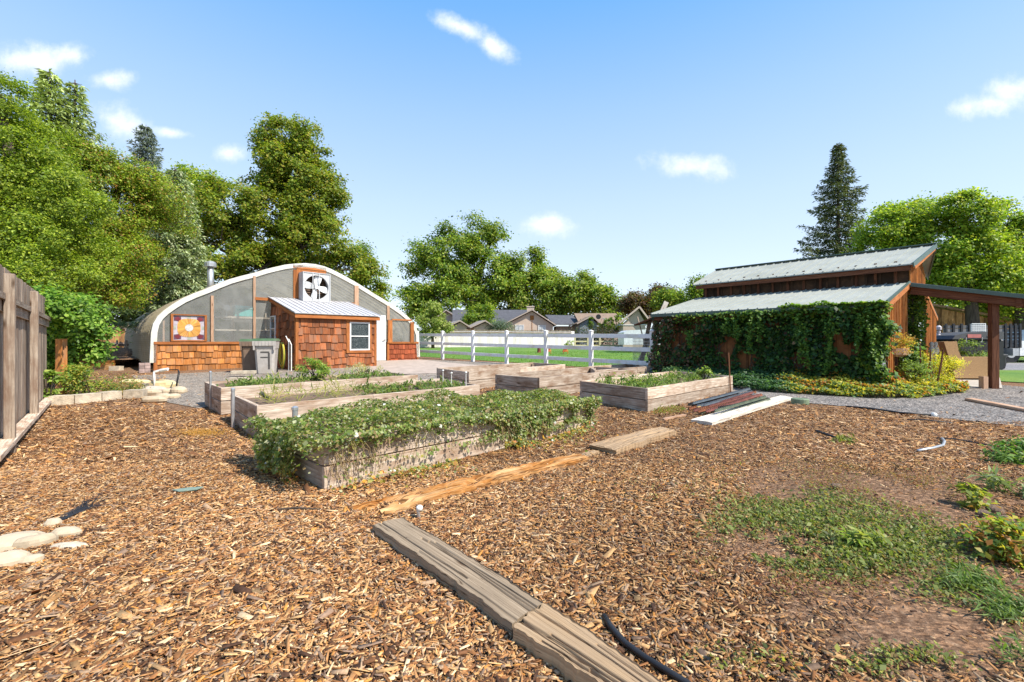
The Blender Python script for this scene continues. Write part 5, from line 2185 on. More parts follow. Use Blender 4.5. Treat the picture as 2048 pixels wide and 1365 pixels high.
tag(o, 'rounded black plastic tub on the drive beside the porch post', 'tub')

# stake-sided truck bed
TY = 20.0
tr = thing('stake_truck', at(1990, 722), 'old farm truck with grey plank sides and black stakes', 'truck')
mb = MB()
z0, z1 = P(0, 694, TY).z, P(0, 650, TY).z
x0, x1 = P(1888, 0, TY).x, P(2040, 0, TY).x
for k in range(6):
    z = z0 + (z1 - z0) * k / 6
    mb.box((x0, TY, z), (x1 - x0, 0, 0), (0, .04, 0), (0, 0, (z1 - z0) / 6 - .025), random.random())
mb.build('plank_side', wood('dark_grey_plank', (.05, .05, .05), (.13, .13, .13), (.22, .22, .22), 24, .3), tr)
mb = MB()
for pxx in (1889, 1904, 1920, 1936, 2008, 2018, 2027.5, 2037):
    a = P(pxx, 0, TY).x
    mb.box((a, TY - .05, z0 - .05), (.09, 0, 0), (0, .045, 0), (0, 0, z1 - z0 + .1))
mb.build_each('stake', M_BLACK, tr)
mb = MB()
mb.box((x0, TY + .1, z0 - .12), (x1 - x0, 0, 0), (0, 2.0, 0), (0, 0, .1))
mb.box((x0 + .2, TY + .5, z0 - .4), (x1 - x0, 0, 0), (0, 1.2, 0), (0, 0, .25))
mb.build('chassis', M_BLACK, tr)
for xw in (1915, 2022):
    q = P(xw, 706, TY + .1)
    rr = q.z - gz(0, TY)
    mb = MB()
    mb.tube([q, q + Vector((0, .28, 0))], rr, 20)
    w = mb.build('wheel', M_BLACK, tr)
    mb = MB()
    mb.tube([q + Vector((0, -.02, 0)), q + Vector((0, .1, 0))], rr * .5, 16)
    mb.build('rim', M_METAL, w)
mb = MB()
a, b = P(2026, 712, TY - .3), P(2038, 697, TY - .3)
mb.box(a, (b.x - a.x, 0, 0), (0, .4, 0), (0, 0, b.z - a.z))
mb.build('tool_box', M_METAL, tr)
mb = MB()
cab = [P(*p, TY) for p in [(2040, 712), (2040, 682), (2050, 682), (2056, 660), (2110, 660), (2120, 686), (2170, 690), (2170, 712)]]
mb.prism(cab, (0, 1.8, 0))
mb.build('cab', plain('white_truck_paint', (.66, .67, .66), .3), tr, bevel=.03)
# white lattice propped before it
q0, q1 = P(1943, 665, TY - 1.2), P(1971, 648, TY - 1.2)
mb = MB()
for i in range(9):
    x = q0.x + (q1.x - q0.x) * i / 8
    mb.box((x - .018, q0.y, q0.z), (.036, 0, 0), (0, .02, 0), (0, 0, q1.z - q0.z))
for j in range(5):
    z = q0.z + (q1.z - q0.z) * j / 4
    mb.box((q0.x, q0.y - .022, z - .018), (q1.x - q0.x, 0, 0), (0, .02, 0), (0, 0, .036))
for x in (q0.x, q1.x):
    mb.box((x - .02, q0.y + .022, gz(0, q0.y)), (.04, 0, 0), (0, .04, 0), (0, 0, q0.z - gz(0, q0.y)))
o = mb.build('lattice_panel', M_WHITE, None, q0)
tag(o, 'small white lattice panel standing against the dark truck side', 'lattice')
# low brown board shed behind the truck
bs = thing('board_shed', (P(1960, 0, 27).x, 27, gz(0, 27)), 'brown board outbuilding with sloping roof behind the truck', 'shed')
vwall('wall', (P(1868, 0, 26).x, 26, 0), (P(2040, 0, 26).x, 26, 0), .3, lambda s: P(0, 616, 26).z + (P(0, 646, 26).z - P(0, 616, 26).z) * s, M_FENCEB, bs, bw=.42)
mb = MB()
a, b = P(1862, 611, 25.8), P(2046, 644, 25.8)
mb.prism([a, b, b + Vector((0, 4, 0)), a + Vector((0, 4, 0))], Vector((0, 0, .12)))
mb.build('roof', M_BROWNP, bs)
# statue-like garden ornaments and post by the barn end
q = at(1880, 738)
mb = MB()
zt = P(0, 662, q.y).z
for k in range(9):
    z = q.z + .35 + k * (zt - q.z - .35) / 9
    mb.lathe((q.x - .05, q.y, z), [(.035, 0), (.055, .04), (.055, .09), (.03, .12)], 8)
mb.lathe((q.x - .05, q.y, zt), [(.02, 0), (.09, .04), (.09, .14), (.03, .2)], 10)
mb.box((q.x - .09, q.y - .04, q.z), (.08, 0, 0), (0, .08, 0), (0, 0, .36))
o = mb.build('ornamental_post', plain('pale_ceramic', (.52, .47, .48), .5, var=.2), None, q)
tag(o, 'pale stacked ornament column at the far corner of the barn', 'garden ornament')
for i, (x_, l_) in enumerate(((1863, 'left of two small pale figurines by the barn end wall'), (1871, 'right of two small pale figurines by the barn end wall'))):
    q = P(x_, 708, 12.4)
    mb = MB()
    mb.lathe((q.x, q.y, q.z), [(.05, 0), (.075, .06), (.06, .16), (.03, .20), (.05, .25), (.045, .30), (.01, .33)], 10)
    mb.lathe((q.x, q.y, gz(0, q.y)), [(.035, 0), (.03, q.z - gz(0, q.y) - .004)], 10)
    o = mb.build('garden_figurine', plain('figurine', (.55, .50, .44), .7, var=.15), None, q, smooth=True)
    tag(o, l_, 'figurine')

# ------------------------------------------------------------------ white rail fence
FA, FB = Vector((4.53, 14.5, 0)), Vector((-4.9, 24.3, 0))
fd = (FB - FA)
wf = thing('rail_fence', (0, 19, gz(0, 19)), 'white vinyl three-rail fence with square capped posts', 'fence')
ts = [0, .178, .338, .505, .675, .855, 1.03]
un = fd.normalized()
nr_ = Vector((un.y, -un.x, 0))
for k, t_ in enumerate(ts):
    p_ = FA + fd * t_
    g_ = gz(0, p_.y)
    mb = MB()
    mb.box((p_ + Vector((0, 0, g_ - .05))) - un * .065 - nr_ * .065, un * .13, nr_ * .13, Vector((0, 0, 1.45)))
    po = mb.build('post', M_VINYL, wf, bevel=.006)
    mb = MB()
    z = g_ + 1.40
    c4_ = [p_ + un * a + nr_ * b + Vector((0, 0, z)) for a, b in ((-.08, -.08), (.08, -.08), (.08, .08), (-.08, .08))]
    mb.prism(c4_, Vector((0, 0, .025)))
    mb.box(p_ - un * .06 - nr_ * .06 + Vector((0, 0, z + .025)), un * .12, nr_ * .12, Vector((0, 0, .03)), taper=.3)
    mb.build('cap', M_VINYL, po)
for k in range(len(ts) - 1):
    a, b = FA + fd * ts[k] + un * .065, FA + fd * ts[k + 1] - un * .065
    for h_ in (.36, .80, 1.24):
        mb = MB()
        mb.bar(a + Vector((0, 0, gz(0, a.y) + h_)), b + Vector((0, 0, gz(0, b.y) + h_)), .045, .14)
        mb.build('rail', M_VINYL, wf, bevel=.004)

# leaning boards at the barn's left corner
for i, (a, b, w_, lab) in enumerate((((1279, 745, 15.2), (1302, 632, 15.3), .13, 'long grey plank leaning at the left corner of the barn'), ((1294, 748, 15.1), (1316, 640, 15.4), .12, 'grey plank leaning closest to the ivy at the barn corner'),
                                     ((1308, 660, 15.9), (1333, 604, 15.9), .16, 'pale plank poking up above the barn eave'), ((1290, 690, 15.2), (1275, 634, 15.5), .03, 'thin pole slanting the other way by the barn corner'))):
    p0, p1 = P(*a), P(*b)
    if i != 3:
        k_ = (gz(0, p0.y) - p0.z) / (p1.z - p0.z)
        p0 = p0.lerp(p1, k_)
    else:
        p0 = p0.lerp(p1, (gz(0, p0.y) - p0.z) / (p1.z - p0.z))
    mb = MB()
    mb.bar(p0, p1, w_, .035, up=(0, -1, .2))
    o = mb.build('leaning_plank', M_PALEW if i == 2 else M_GREYW, None, p0)
    tag(o, lab, 'plank')
# wire mesh panel near them
mb = MB()
q0, q1 = P(1266, 735, 15.4), P(1302, 672, 15.0)
for i in range(15):
    x = q0.x + (q1.x - q0.x) * i / 14
    yq = q0.y + (q1.y - q0.y) * i / 14
    mb.box((x, yq, q0.z), (.012, 0, 0), (0, .012, 0), (0, 0, q1.z - q0.z))
for j in range(12):
    z = q0.z + (q1.z - q0.z) * j / 11
    mb.bar((q0.x, q0.y, z), (q1.x, q1.y, z), .01, .01)
o = mb.build('wire_panel', M_METAL, None, q0)
tag(o, 'wire mesh panel beside the leaning planks behind the white fence', 'wire panel')

# ------------------------------------------------------------------ left fence
LA, LB = Vector((-4.94, 4.15, 0)), Vector((-9.55, 9.24, 0))
ld = (LB - LA).normalized()
ln_ = Vector((ld.y, -ld.x, 0))       # towards the yard
lf = thing('board_fence', LA.lerp(LB, .5), 'tall weathered grey board fence at the left edge with ivy beyond it', 'fence')
Lt = (LB - LA).length


def vz(s):
    return 2.15


mb = MB()
k = int(Lt / .145)
for i in range(k):
    a = LA + ld * (i * Lt / k)
    s_ = i / k
    tz_ = vz(s_) + random.uniform(-.012, .012) - .02
    mb.box(a + Vector((0, 0, .12)) - ln_ * (.0 + random.uniform(0, .006)), ld * (Lt / k - random.uniform(.004, .012)), -ln_ * .02, Vector((0, 0, tz_ - .12)))
mb.build('picket_boards', M_GREYW, lf)
for j, (zz_, w_, h_) in enumerate(((1.76, .06, .07), (1.66, .03, .12))):
    mb = MB()
    for s0 in np.arange(0, 1, .2):
        a, b = LA.lerp(LB, s0), LA.lerp(LB, min(1, s0 + .2))
        oo = ln_ * (w_ / 2 + .005)
        mb.bar(a + oo + Vector((0, 0, zz_ - .05 * s0)), b + oo + Vector((0, 0, zz_ - .05 * (s0 + .2))), w_, h_)
    mb.build('rail', M_GREYW, lf)
for s_ in (.125, .36):
    p_ = LA.lerp(LB, s_)
    if s_ == .125:
        p_ = LA + ld * 1.12
    if s_ == .36:
        p_ = LA + ld * 3.5
    mb = MB()
    mb.box(p_ + ln_ * .045 + Vector((0, 0, -.05)) - ld * .05, ld * .10, ln_ * .09, Vector((0, 0, 2.06)), .35 + .2 * s_)
    mb.build('post', M_GREYW, lf, bevel=.006)
mb = MB()
for s0, s1 in ((0, .33), (.332, .66), (.662, 1)):
    a, b = LA.lerp(LB, s0), LA.lerp(LB, s1)
    mb.box(a + ln_ * .02 + Vector((0, 0, .12)), b - a - ld * .01, ln_ * .13, Vector((0, 0, .05)), .9)
    mb.box(a + ln_ * .02 + Vector((0, 0, .0)), b - a - ld * .01, ln_ * .04, Vector((0, 0, .115)), .3)
mb.build_each('kickboard', M_BED, lf)

# orange post in front of the ivy
q = at(117, 792)
mb = MB()
mb.box((q.x - .075, q.y, q.z), (.15, 0, 0), (0, .12, 0), (0, 0, P(0, 678, q.y).z - q.z), .6)
o = mb.build('cedar_post', M_SHINGL, None, q, bevel=.005)
tag(o, 'orange cedar post standing in front of the hanging ivy', 'post')
# the ivy over the fence
blobs = [pblob(120, 630, 42, 46, 10.0, .45), pblob(150, 680, 36, 66, 10.6, .5), pblob(92, 690, 16, 56, 10.2, .35), pblob(92, 618, 20, 34, 9.2, .35), pblob(165, 640, 26, 40, 10.9, .5), pblob(112, 700, 22, 50, 10.7, .3)]
t = thing('climbing_ivy', at(130, 790), 'bright green creeper spilling over the left fence above the orange post', 'ivy')
p_, d_, s_ = crown_points(blobs, 12500, .4, .13, 18, 18, .5)
ok = (p_[:, 2] > .25)
p_, d_, s_ = p_[ok], d_[ok], s_[ok]
n_ = len(p_)
leaf_obj('foliage', p_, unit(d_ * .6 + np.array([.35, -.25, .8]) + R.normal(size=(n_, 3)) * .45), .105 * R.uniform(.6, 1.3, n_), .066 * R.uniform(.6, 1.3, n_), pick([(.15, .28, .03), (.20, .34, .045), (.11, .22, .025), (.27, .38, .06), (.07, .15, .02)], n_, .2) * s_[:, None], t)
mb = MB()
for i in range(9):
    b_ = at(random.uniform(85, 160), 780)
    e_ = P(random.uniform(90, 165), random.uniform(620, 660), b_.y + .1)
    mb.tube([b_, b_.lerp(e_, .5) + Vector((.1, 0, 0)), e_], [.03, .02, .01], 6)
mb.build('stem', M_BARK, t)
bush('young green shoots at the foot of the orange post', P(93, 772, 8.8), (.22, .18, .32), 420, .10, YG, name='shoots', cat='plant')
bush('low green shrubs behind the block edging at left', P(172, 765, 9.6), (.52, .42, .26), 3400, .045, [(.10, .19, .03), (.18, .28, .04), (.30, .34, .05), (.40, .34, .06)], name='low_shrub', cat='shrub', nlump=20)
bush('trailing low weeds at the right end of the block edging', P(245, 778, 9.9), (.42, .35, .12), 1400, .04, [(.10, .18, .04), (.20, .25, .05), (.34, .26, .06)], name='low_weeds', cat='weeds', nlump=14)

# block edging
edge = [(96, 800), (150, 797), (205, 791), (246, 786)]
for i, (x_, y_) in enumerate(edge):
    a = at(x_, y_ + 12)
    b = at(edge[i + 1][0] - 2, edge[i + 1][1] + 12) if i < 3 else at(285, 797)
    mb = MB()
    d = b - a
    d.z = 0
    nn = Vector((-d.y, d.x, 0)).normalized()
    hh = .17
    poly = [a, a + d, a + d * .93 + nn * .22, a + d * .05 + nn * .22]
    mb.prism(poly, Vector((0, 0, hh)), random.random())
    o = mb.build('edging_block', M_BLOCK, None, a, bevel=.012)
    tag(o, ['leftmost tan edging block beside the board fence', 'second tan edging block from the fence', 'third tan edging block from the fence', 'rightmost tan edging block with sloped top next to the rocks'][i], 'edging block', 'row of tan edging blocks by the fence')


def rock(name, c, r, label, mat, cat='rock', group=None, rot=0, seed=0, flat=1.0, tint=.5):
    n1, n2 = 14, 9
    mb = MB()
    c = Vector(c)
    rings = []
    cr, sr = math.cos(rot), math.sin(rot)
    for j in range(n2 + 1):
        ph = math.pi * j / n2
        row = []
        for i in range(n1):
            th = 2 * math.pi * i / n1
            v = Vector((math.sin(ph) * math.cos(th), math.sin(ph) * math.sin(th), math.cos(ph)))
            s = 1 + .20 * mn.noise(v * 1.3 + Vector((seed, seed * 2.1, 0))) + .05 * mn.noise(v * 4 + Vector((seed, 0, 3)))
            sx = abs(v.z) ** .75 * (1 if v.z > 0 else -1)
            q = Vector((v.x * r[0], v.y * r[1], sx * r[2])) * s
            row.append(c + Vector((q.x * cr - q.y * sr, q.x * sr + q.y * cr, q.z)))
        rings.append(row)
    for j in range(n2):
        for i in range(n1):
            k = (i + 1) % n1
            mb.face([rings[j][i], rings[j + 1][i], rings[j + 1][k], rings[j][k]], tint)
    o = mb.build(name, mat, None, (c.x, c.y, c.z - r[2]), smooth=True)
    return tag(o, label, cat, group)


rk = [(302, 789, .20, .16, .09, 'rounded pale rock right of the edging blocks'), (308, 802, .22, .14, .08, 'lowest buff rock of the small pile at the block end'),
      (328, 795, .15, .12, .07, 'white rock in the middle of the small pile'), (345, 794, .14, .11, .06, 'small buff rock right of the white one'),
      (358, 784, .15, .12, .10, 'pale angular rock at the right end of the pile'), (337, 784, .13, .10, .07, 'tan rock at the back of the pile by the black riser')]
for i, (x_, y_, a, b, c, l_) in enumerate(rk):
    q = at(x_, y_ + 3)
    rock('rock', (q.x, q.y, q.z + c * .6), (a, b, c), l_, M_STONE, seed=i * 3.7 + 1, rot=.2 * i, group='pile of pale rocks by the edging', tint=random.uniform(.6, 1))
for i, (x_, y_, a, b, c, l_) in enumerate([(270, 763, .36, .20, .09, 'flat yellowish stepping stone left of the white pipe'), (326, 771, .34, .22, .14, 'thick yellowish paving stone under the white pipe'), (304, 779, .34, .16, .09, 'pinkish flat stone in front of the white pipe')]):
    q = at(x_, y_ + 4)
    rock('paving_stone', (q.x, q.y, q.z + c * .3), (a, b, c), l_, plain('yellow_stone', (.62, .50, .27) if i < 2 else (.5, .4, .33), .9, var=.12, bmp=.4), cat='paving stone', seed=i * 5 + 20)
FR = [(-32, 1088, .22, .12, .06, 'large cream river stone at the left edge of the foreground group'), (38, 1102, .16, .07, .05, 'tan pointed river stone in the middle of the foreground group')]
fr = [(30, 1090, .19, .10, .055, .35, 'largest cream river stone at the left edge'), (70, 1089, .13, .05, .05, .75, 'long tan river stone wedged in the middle of the group'),
      (133, 1068, .105, .05, .04, .15, 'flat cream river stone at the right of the group'), (107, 1048, .06, .04, .035, .2, 'small pale river stone at the top of the group'),
      (14, 1127, .12, .065, .05, .3, 'cream river stone at the lower left'), (62, 1123, .075, .04, .035, .3, 'small wedge shaped cream stone at the bottom of the group'),
      (138, 1092, .12, .04, .022, .1, 'flat grey stone half buried right of the group')]
for i, (x_, y_, a, b, c, ro, l_) in enumerate(fr):
    q = at(x_, y_ + 4)
    rock('river_stone', (q.x, q.y, q.z + c * .42), (a * .82, b, c), l_, M_STONE if i < 6 else M_BLOCK, seed=i * 2.3, rot=ro, group='river stones in the left foreground', tint=.95 if i != 1 else .55)

# irrigation risers
t = thing('irrigation_pipe', at(309, 776), 'white plastic irrigation pipe bending over near the greenhouse corner', 'pipe')
a = at(309, 777)
mb = MB()
p1, p2, p3 = P(308, 744, a.y), P(326, 740, a.y), P(340, 740, a.y)
mb.tube([a, a.lerp(p1, .95), p1, p2], .024, 9)
mb.build('riser', M_PVC, t, smooth=True)
mb = MB()
mb.tube([P(321, 741.5, a.y), P(336, 739, a.y)], .040, 10)
mb.build('valve', M_PVC, t)
b = at(352, 784)
mb = MB()
mb.tube([p3 - Vector((.03, 0, 0)), P(356, 740, a.y), P(358, 745, b.y), P(354, 765, b.y), b], [.012, .014, .02, .018, .018], 8)
mb.build('black_hose', M_BLACK, t, smooth=True)
for i, (x_, y0, y1, l_, r_, m_) in enumerate(((421, 800, 744, 'grey metal pipe standing at the left end of the bed nearest the greenhouse', .02, M_METAL), (466, 818, 778, 'grey pipe at the left end of the second long bed', .024, M_METAL), (590, 846, 815, 'stout grey post poking out of the vine-covered bed', .03, M_METAL))):
    yq = (7.95, 6.35, 5.0)[i]
    p0, p1 = P(x_, y0, yq), P(x_, y1, yq)
    p0.z = gz(0, yq)
    mb = MB()
    mb.tube([p0, p1], r_, 9)
    mb.lathe((p1.x, p1.y, p1.z), [(r_ * 1.2, -.03), (r_ * 1.2, .0), (r_ * .4, .015)], 9)
    o = mb.build('riser_pipe', m_, None, p0, smooth=False)
    tag(o, l_, 'pipe')
mb = MB()
q = bed_pt('B', .12, .5, .42)
mb.tube([P(521, 786, q.y), P(537, 798, q.y)], .030, 10)
o = mb.build('black_pipe', M_BLACK, None, q)
tag(o, 'short black plastic pipe sticking up out of the second long bed', 'pipe')
for i, x_ in enumerate((886, 903, 932)):
    yq = 8.7 - .25 * i
    p1 = P(x_, (742, 747, 746)[i], yq)
    mb = MB()
    mb.tube([Vector((p1.x, p1.y, .36)), p1], .006, 6)
    mb.lathe((p1.x, p1.y, p1.z), [(.006, -.01), (.022, 0), (.018, .018), (.004, .024)], 8)
    o = mb.build('bed_marker', M_PVC, None, (p1.x, p1.y, .36))
    tag(o, ['leftmost of three thin white-topped markers at the bed end', 'middle of three thin white-topped markers at the bed end', 'rightmost of three thin white-topped markers at the bed end'][i], 'marker', 'white-topped markers in the long bed')
q = P(1461, 782, 10.2)
mb = MB()
mb.tube([Vector((q.x, q.y, .1)), P(1457, 706, 10.2)], .014, 7)
o = mb.build('rusty_rod', plain('rust', (.20, .085, .04), .8, .3), None, (q.x, q.y, .1))
tag(o, 'thin rusty rod standing upright at the far corner of the right bed', 'rod')

# ------------------------------------------------------------------ timbers lying on the mulch


def timber(name, label, cat, L0, R0, L1, R1, h, mat, cracks=5, seed=1, rag=.0, sink=.02, nl=210, broken=.0, depth=.02, bow=.01, holes=0.0):
    """beam between end edges (L0,R0) and (L1,R1) given as ground points"""
    rs = random.Random(seed)
    nc = 120
    ck = [(rs.uniform(.08, .92), rs.uniform(-.08, .08), rs.uniform(0, 6), rs.uniform(.010, .018), rs.uniform(.25, .7), rs.uniform(-.3, .5), rs.uniform(.7, 1.4)) for _ in range(cracks)]
    V, Fc = [], []
    rows = []
    for i in range(nl + 1):
        s = i / nl
        a, b = L0.lerp(L1, s), R0.lerp(R1, s)
        g = gz(0, (a.y + b.y) / 2)
        row = []
        wn = lambda q, k: mn.noise(Vector((s * 9 + seed * 3, q * 1.7, k)))
        side = (b - a).normalized()
        for j in range(nc + 1):
            q = j / nc
            # cross-section: up the left side, over, down the right
            if q < .12:
                u, z = 0, q / .12
            elif q > .88:
                u, z = 1, (1 - q) / .12
            else:
                u, z = (q - .12) / .76, 1
            zz = h * z
            if z == 1:
                zz = h * (1 - .10 * abs(u - .5) ** 3 * 8) + .002 * wn(u * 2, 0)
                for (c0, sl, ph, wd, dp, s0, s1) in ck:
                    cc = c0 + sl * (s - .5) + .02 * math.sin(s * 7 + ph)
                    e = abs(u - cc) / (wd * (1.15 + .35 * math.sin(s * 11 + ph)))
                    if s0 < s < s1 and e < 3:
                        zz -= depth * dp * math.exp(-e * e * .7)
                if holes:
                    hv = mn.noise(Vector((s * 6 + seed, u * 2.5, 5))) + .5 * mn.noise(Vector((s * 17, u * 7, 9)))
                    zz -= holes * max(0, hv) * 1.0
                    zz = max(zz, .006)
            edge = (wn(0 if u < .5 else 5, 3) * .5 + .4 * mn.noise(Vector((s * 34, 2.0 if u < .5 else 8.0, seed)))) * rag
            p = a.lerp(b, u) + side * edge * (abs(u - .5) * 2) ** 6
            if s < .03 or s > .97:
                pass
            p = p + (L1 - L0).normalized() * (broken * mn.noise(Vector((u * 7, seed, 2))) * (1 if i in (0, nl) else (.5 if i in (1, nl - 1) else 0)))
            p.z = g - sink + zz + bow * math.sin(math.pi * s)
            row.append(p)
        rows.append(row)
    mb = MB()
    Ln = (L1 - L0).length
    Wd = (R0 - L0).length
    base = 0
    for row in rows:
        mb.v += row
    for i in range(nl):
        for j in range(nc):
            f = [i * (nc + 1) + j, (i + 1) * (nc + 1) + j, (i + 1) * (nc + 1) + j + 1, i * (nc + 1) + j + 1]
            mb.f.append(f)
            s0, s1 = i / nl * Ln, (i + 1) / nl * Ln
            q0, q1 = j / nc * (Wd + 2 * h), (j + 1) / nc * (Wd + 2 * h)
            mb.uv += [(s0 + seed, q0), (s1 + seed, q0), (s1 + seed, q1), (s0 + seed, q1)]
            mb.t.append(.5)
    for i, rev in ((0, False), (nl, True)):
        ids = [i * (nc + 1) + j for j in range(nc + 1)]
        mb.f.append(ids[::-1] if rev else ids)
        mb.uv += [(0.05 * mn.noise(rows[i][j] * 9), j * .02) for j in range(nc + 1)]
        mb.t.append(.15)
    # make normals consistent: top faces up
    f = mb.f[nc // 2]
    n = (mb.v[f[1]] - mb.v[f[0]]).cross(mb.v[f[2]] - mb.v[f[1]])
    if n.z < 0:
        mb.f = [x[::-1] for x in mb.f]
        k = 0
        uv = []
        for x in mb.f:
            uv += mb.uv[k:k + len(x)][::-1]
            k += len(x)
        mb.uv = uv
    o = mb.build(name, mat, None, L0.lerp(L1, .5))
    return tag(o, label, cat)


G0 = lambda x, y: at(x, y)
GT = lambda x, y, z=.07: atz(x, y, z)
timber('weathered_timber', 'split grey-brown timber, the far length of the foreground pair', 'timber', GT(745, 1047), GT(804, 1033), GT(1024, 1243), GT(1086, 1202), .085, M_TIMBERG, 5, 3, .02, depth=.028)
E0, E1 = G0(1040, 1252), G0(1152, 1212)
dd = Vector((.64, -.77, 0)) * .75
timber('weathered_timber', 'thicker pale cracked timber running out of the bottom of the picture', 'timber', GT(1026, 1244, .09), GT(1094, 1198, .09), GT(1026, 1244, .09).lerp(GT(1206, 1365, .09), 1.9), GT(1094, 1198, .09).lerp(GT(1334, 1365, .09), 1.75), .095, M_TIMBER, 8, 8, .02, depth=.035, broken=.03)
timber('rotten_board', 'crumbling bright orange rotten board across the middle of the mulch', 'board', G0(708, 1022), G0(770, 1034), G0(1150, 914), G0(1182, 922), .07, M_ORANGEW, 6, 12, .10, depth=.05, broken=.08, holes=.10, sink=.03)
timber('split_plank', 'short grey split plank with dark end beyond the orange board', 'plank', G0(1180, 898), G0(1232, 912), G0(1322, 862), G0(1352, 872), .075, M_TIMBER, 5, 17, .05, depth=.03, broken=.07, sink=.01, holes=.02)
timber('splinter', 'thin pale splinter between the orange board and the grey plank', 'splinter', G0(1160, 912), G0(1172, 918), G0(1190, 902), G0(1200, 907), .035, M_TIMBER, 1, 23, .02, nl=30)
a, b = G0(1382, 846), G0(1424, 853)
c, d = G0(1562, 796), G0(1586, 801)
timber('white_plank', 'long bleached white plank on the mulch beside the metal posts', 'plank', a, b, c, d, .05, M_PALEW, 2, 31, .015, depth=.006, sink=-.005)

# metal fence posts in a heap
cols = [('black', M_BLACK), ('rust', plain('rusty_steel', (.26, .10, .05), .75, .3, var=.3)), ('blue-grey', plain('blue_grey_steel', (.17, .20, .23), .5, .5, var=.15)), ('green', plain('faded_green_steel', (.14, .17, .12), .6, .4, var=.2)),
        ('maroon', plain('maroon_steel', (.24, .10, .085), .6, .3, var=.2))]
mr2 = random.Random(5)
seq = [(1384, 812, 1478, 784, 0), (1376, 815, 1492, 781, 0), (1386, 816, 1500, 782, 2), (1378, 819, 1512, 780, 1), (1394, 818, 1508, 786, 2), (1408, 820, 1504, 785, 2), (1388, 823, 1506, 790, 4), (1400, 824, 1516, 787, 1),
       (1418, 823, 1504, 790, 4), (1402, 827, 1500, 797, 3), (1412, 829, 1520, 795, 4), (1436, 827, 1536, 796, 0), (1442, 831, 1540, 798, 3), (1396, 829, 1524, 792, 1), (1430, 833, 1532, 800, 3)]
rank = ['rearmost', 'second from the rear', 'third from the rear', 'fourth from the rear', 'fifth from the rear', 'sixth from the rear', 'seventh from the rear', 'eighth from the rear', 'seventh from the front', 'sixth from the front', 'fifth from the front', 'fourth from the front', 'third from the front', 'second from the front', 'front most']
for i, (x0, y0, x1, y1, m_) in enumerate(seq):
    p0, p1 = at(x0, y0 + 4), at(x1, y1 + 8)
    h0, h1 = .03 + .035 * (i % 3), .03 + .03 * ((i + 1) % 4)
    p0.z += h0
    p1.z += h1
    d = (p1 - p0).normalized()
    s = Vector((-d.y, d.x, 0)).normalized()
    mb = MB()
    mb.bar(p0, p1, .042, .007, tint=.5)
    mb.bar(p0 + Vector((0, 0, .018)), p1 + Vector((0, 0, .018)), .007, .03, tint=.5)
    L_ = (p1 - p0).length
    for k in range(int(L_ / .07)):
        q = p0 + d * (k * .07 + .03)
        mb.box(q - d * .008 - s * .012 + Vector((0, 0, .030)), d * .016, s * .024, Vector((0, 0, .010)), .5)
    if i in (5, 13, 11):
        pass
    o = mb.build('metal_post', cols[m_][1], None, p0)
    if i in (4, 7, 11):
        mb = MB()
        mb.bar(p0 - d * .002, p0 + d * .10, .046, .011, tint=.5)
        mb.build('painted_tip', M_WHITE if i == 11 else plain('tan_tip', (.6, .38, .14), .5), o)
    tag(o, '%s steel fence post, %s in the heap beside the white plank' % (cols[m_][0], rank[i]), 'fence post', 'heap of steel fence posts beside the white plank')
q = at(1600, 808)
mb = MB()
mb.lathe((q.x, q.y, q.z), [(.15, -.02), (.15, .09), (.14, .10), (.02, .105)], 18)
o = mb.build('valve_box', plain('green_plastic', (.15, .20, .12), .6, var=.2), None, q)
tag(o, 'round green valve box cover at the end of the white plank', 'valve box')
q0, q1 = at(1326, 842), at(1370, 833)
mb = MB()
mb.bar(q0 + Vector((0, 0, .02)), q1 + Vector((0, 0, .02)), .05, .03)
o = mb.build('wood_scrap', M_BROWNP, None, q0)
tag(o, 'brown stick of wood lying left of the white plank', 'stick')
q0, q1 = at(1938, 803), at(2120, 838)
mb = MB()
mb.bar(q0 + Vector((0, 0, .04)), q1 + Vector((0, 0, .04)), .16, .05, tint=.9)
o = mb.build('gravel_board', M_BROWNP, None, q0, bevel=.01)
tag(o, 'brown board lying on the grey gravel at the right edge', 'board')
q = at(373, 986)
mb = MB()
mb.prism([q + Vector(v) for v in ((-.11, -.01, .022), (-.03, -.05, .024), (.09, -.01, .026), (.11, .045, .03), (.0, .04, .026))], (0, 0, .008), .5)
o = mb.build('slate_chip', plain('green_slate', (.20, .27, .22), .6, var=.15), None, q)
tag(o, 'flat grey-green slate lying alone on the mulch at left', 'slate')
# small white tap head by the timber
q = at(838, 1040)
mb = MB()
mb.tube([q, P(836, 1022, q.y - .01)], [.012, .012], 8)
o = mb.build('sprinkler_head', M_METAL, None, q)
tag(o, 'small white-capped sprinkler riser at the end of the far timber', 'sprinkler')
mb = MB()
rr = P(839, 1016, q.y)
mb.lathe((rr.x, rr.y, rr.z - .01), [(.008, -.01), (.022, -.004), (.024, .018), (.010, .028)], 12)
mb.build('cap', M_PVC, o, smooth=True)

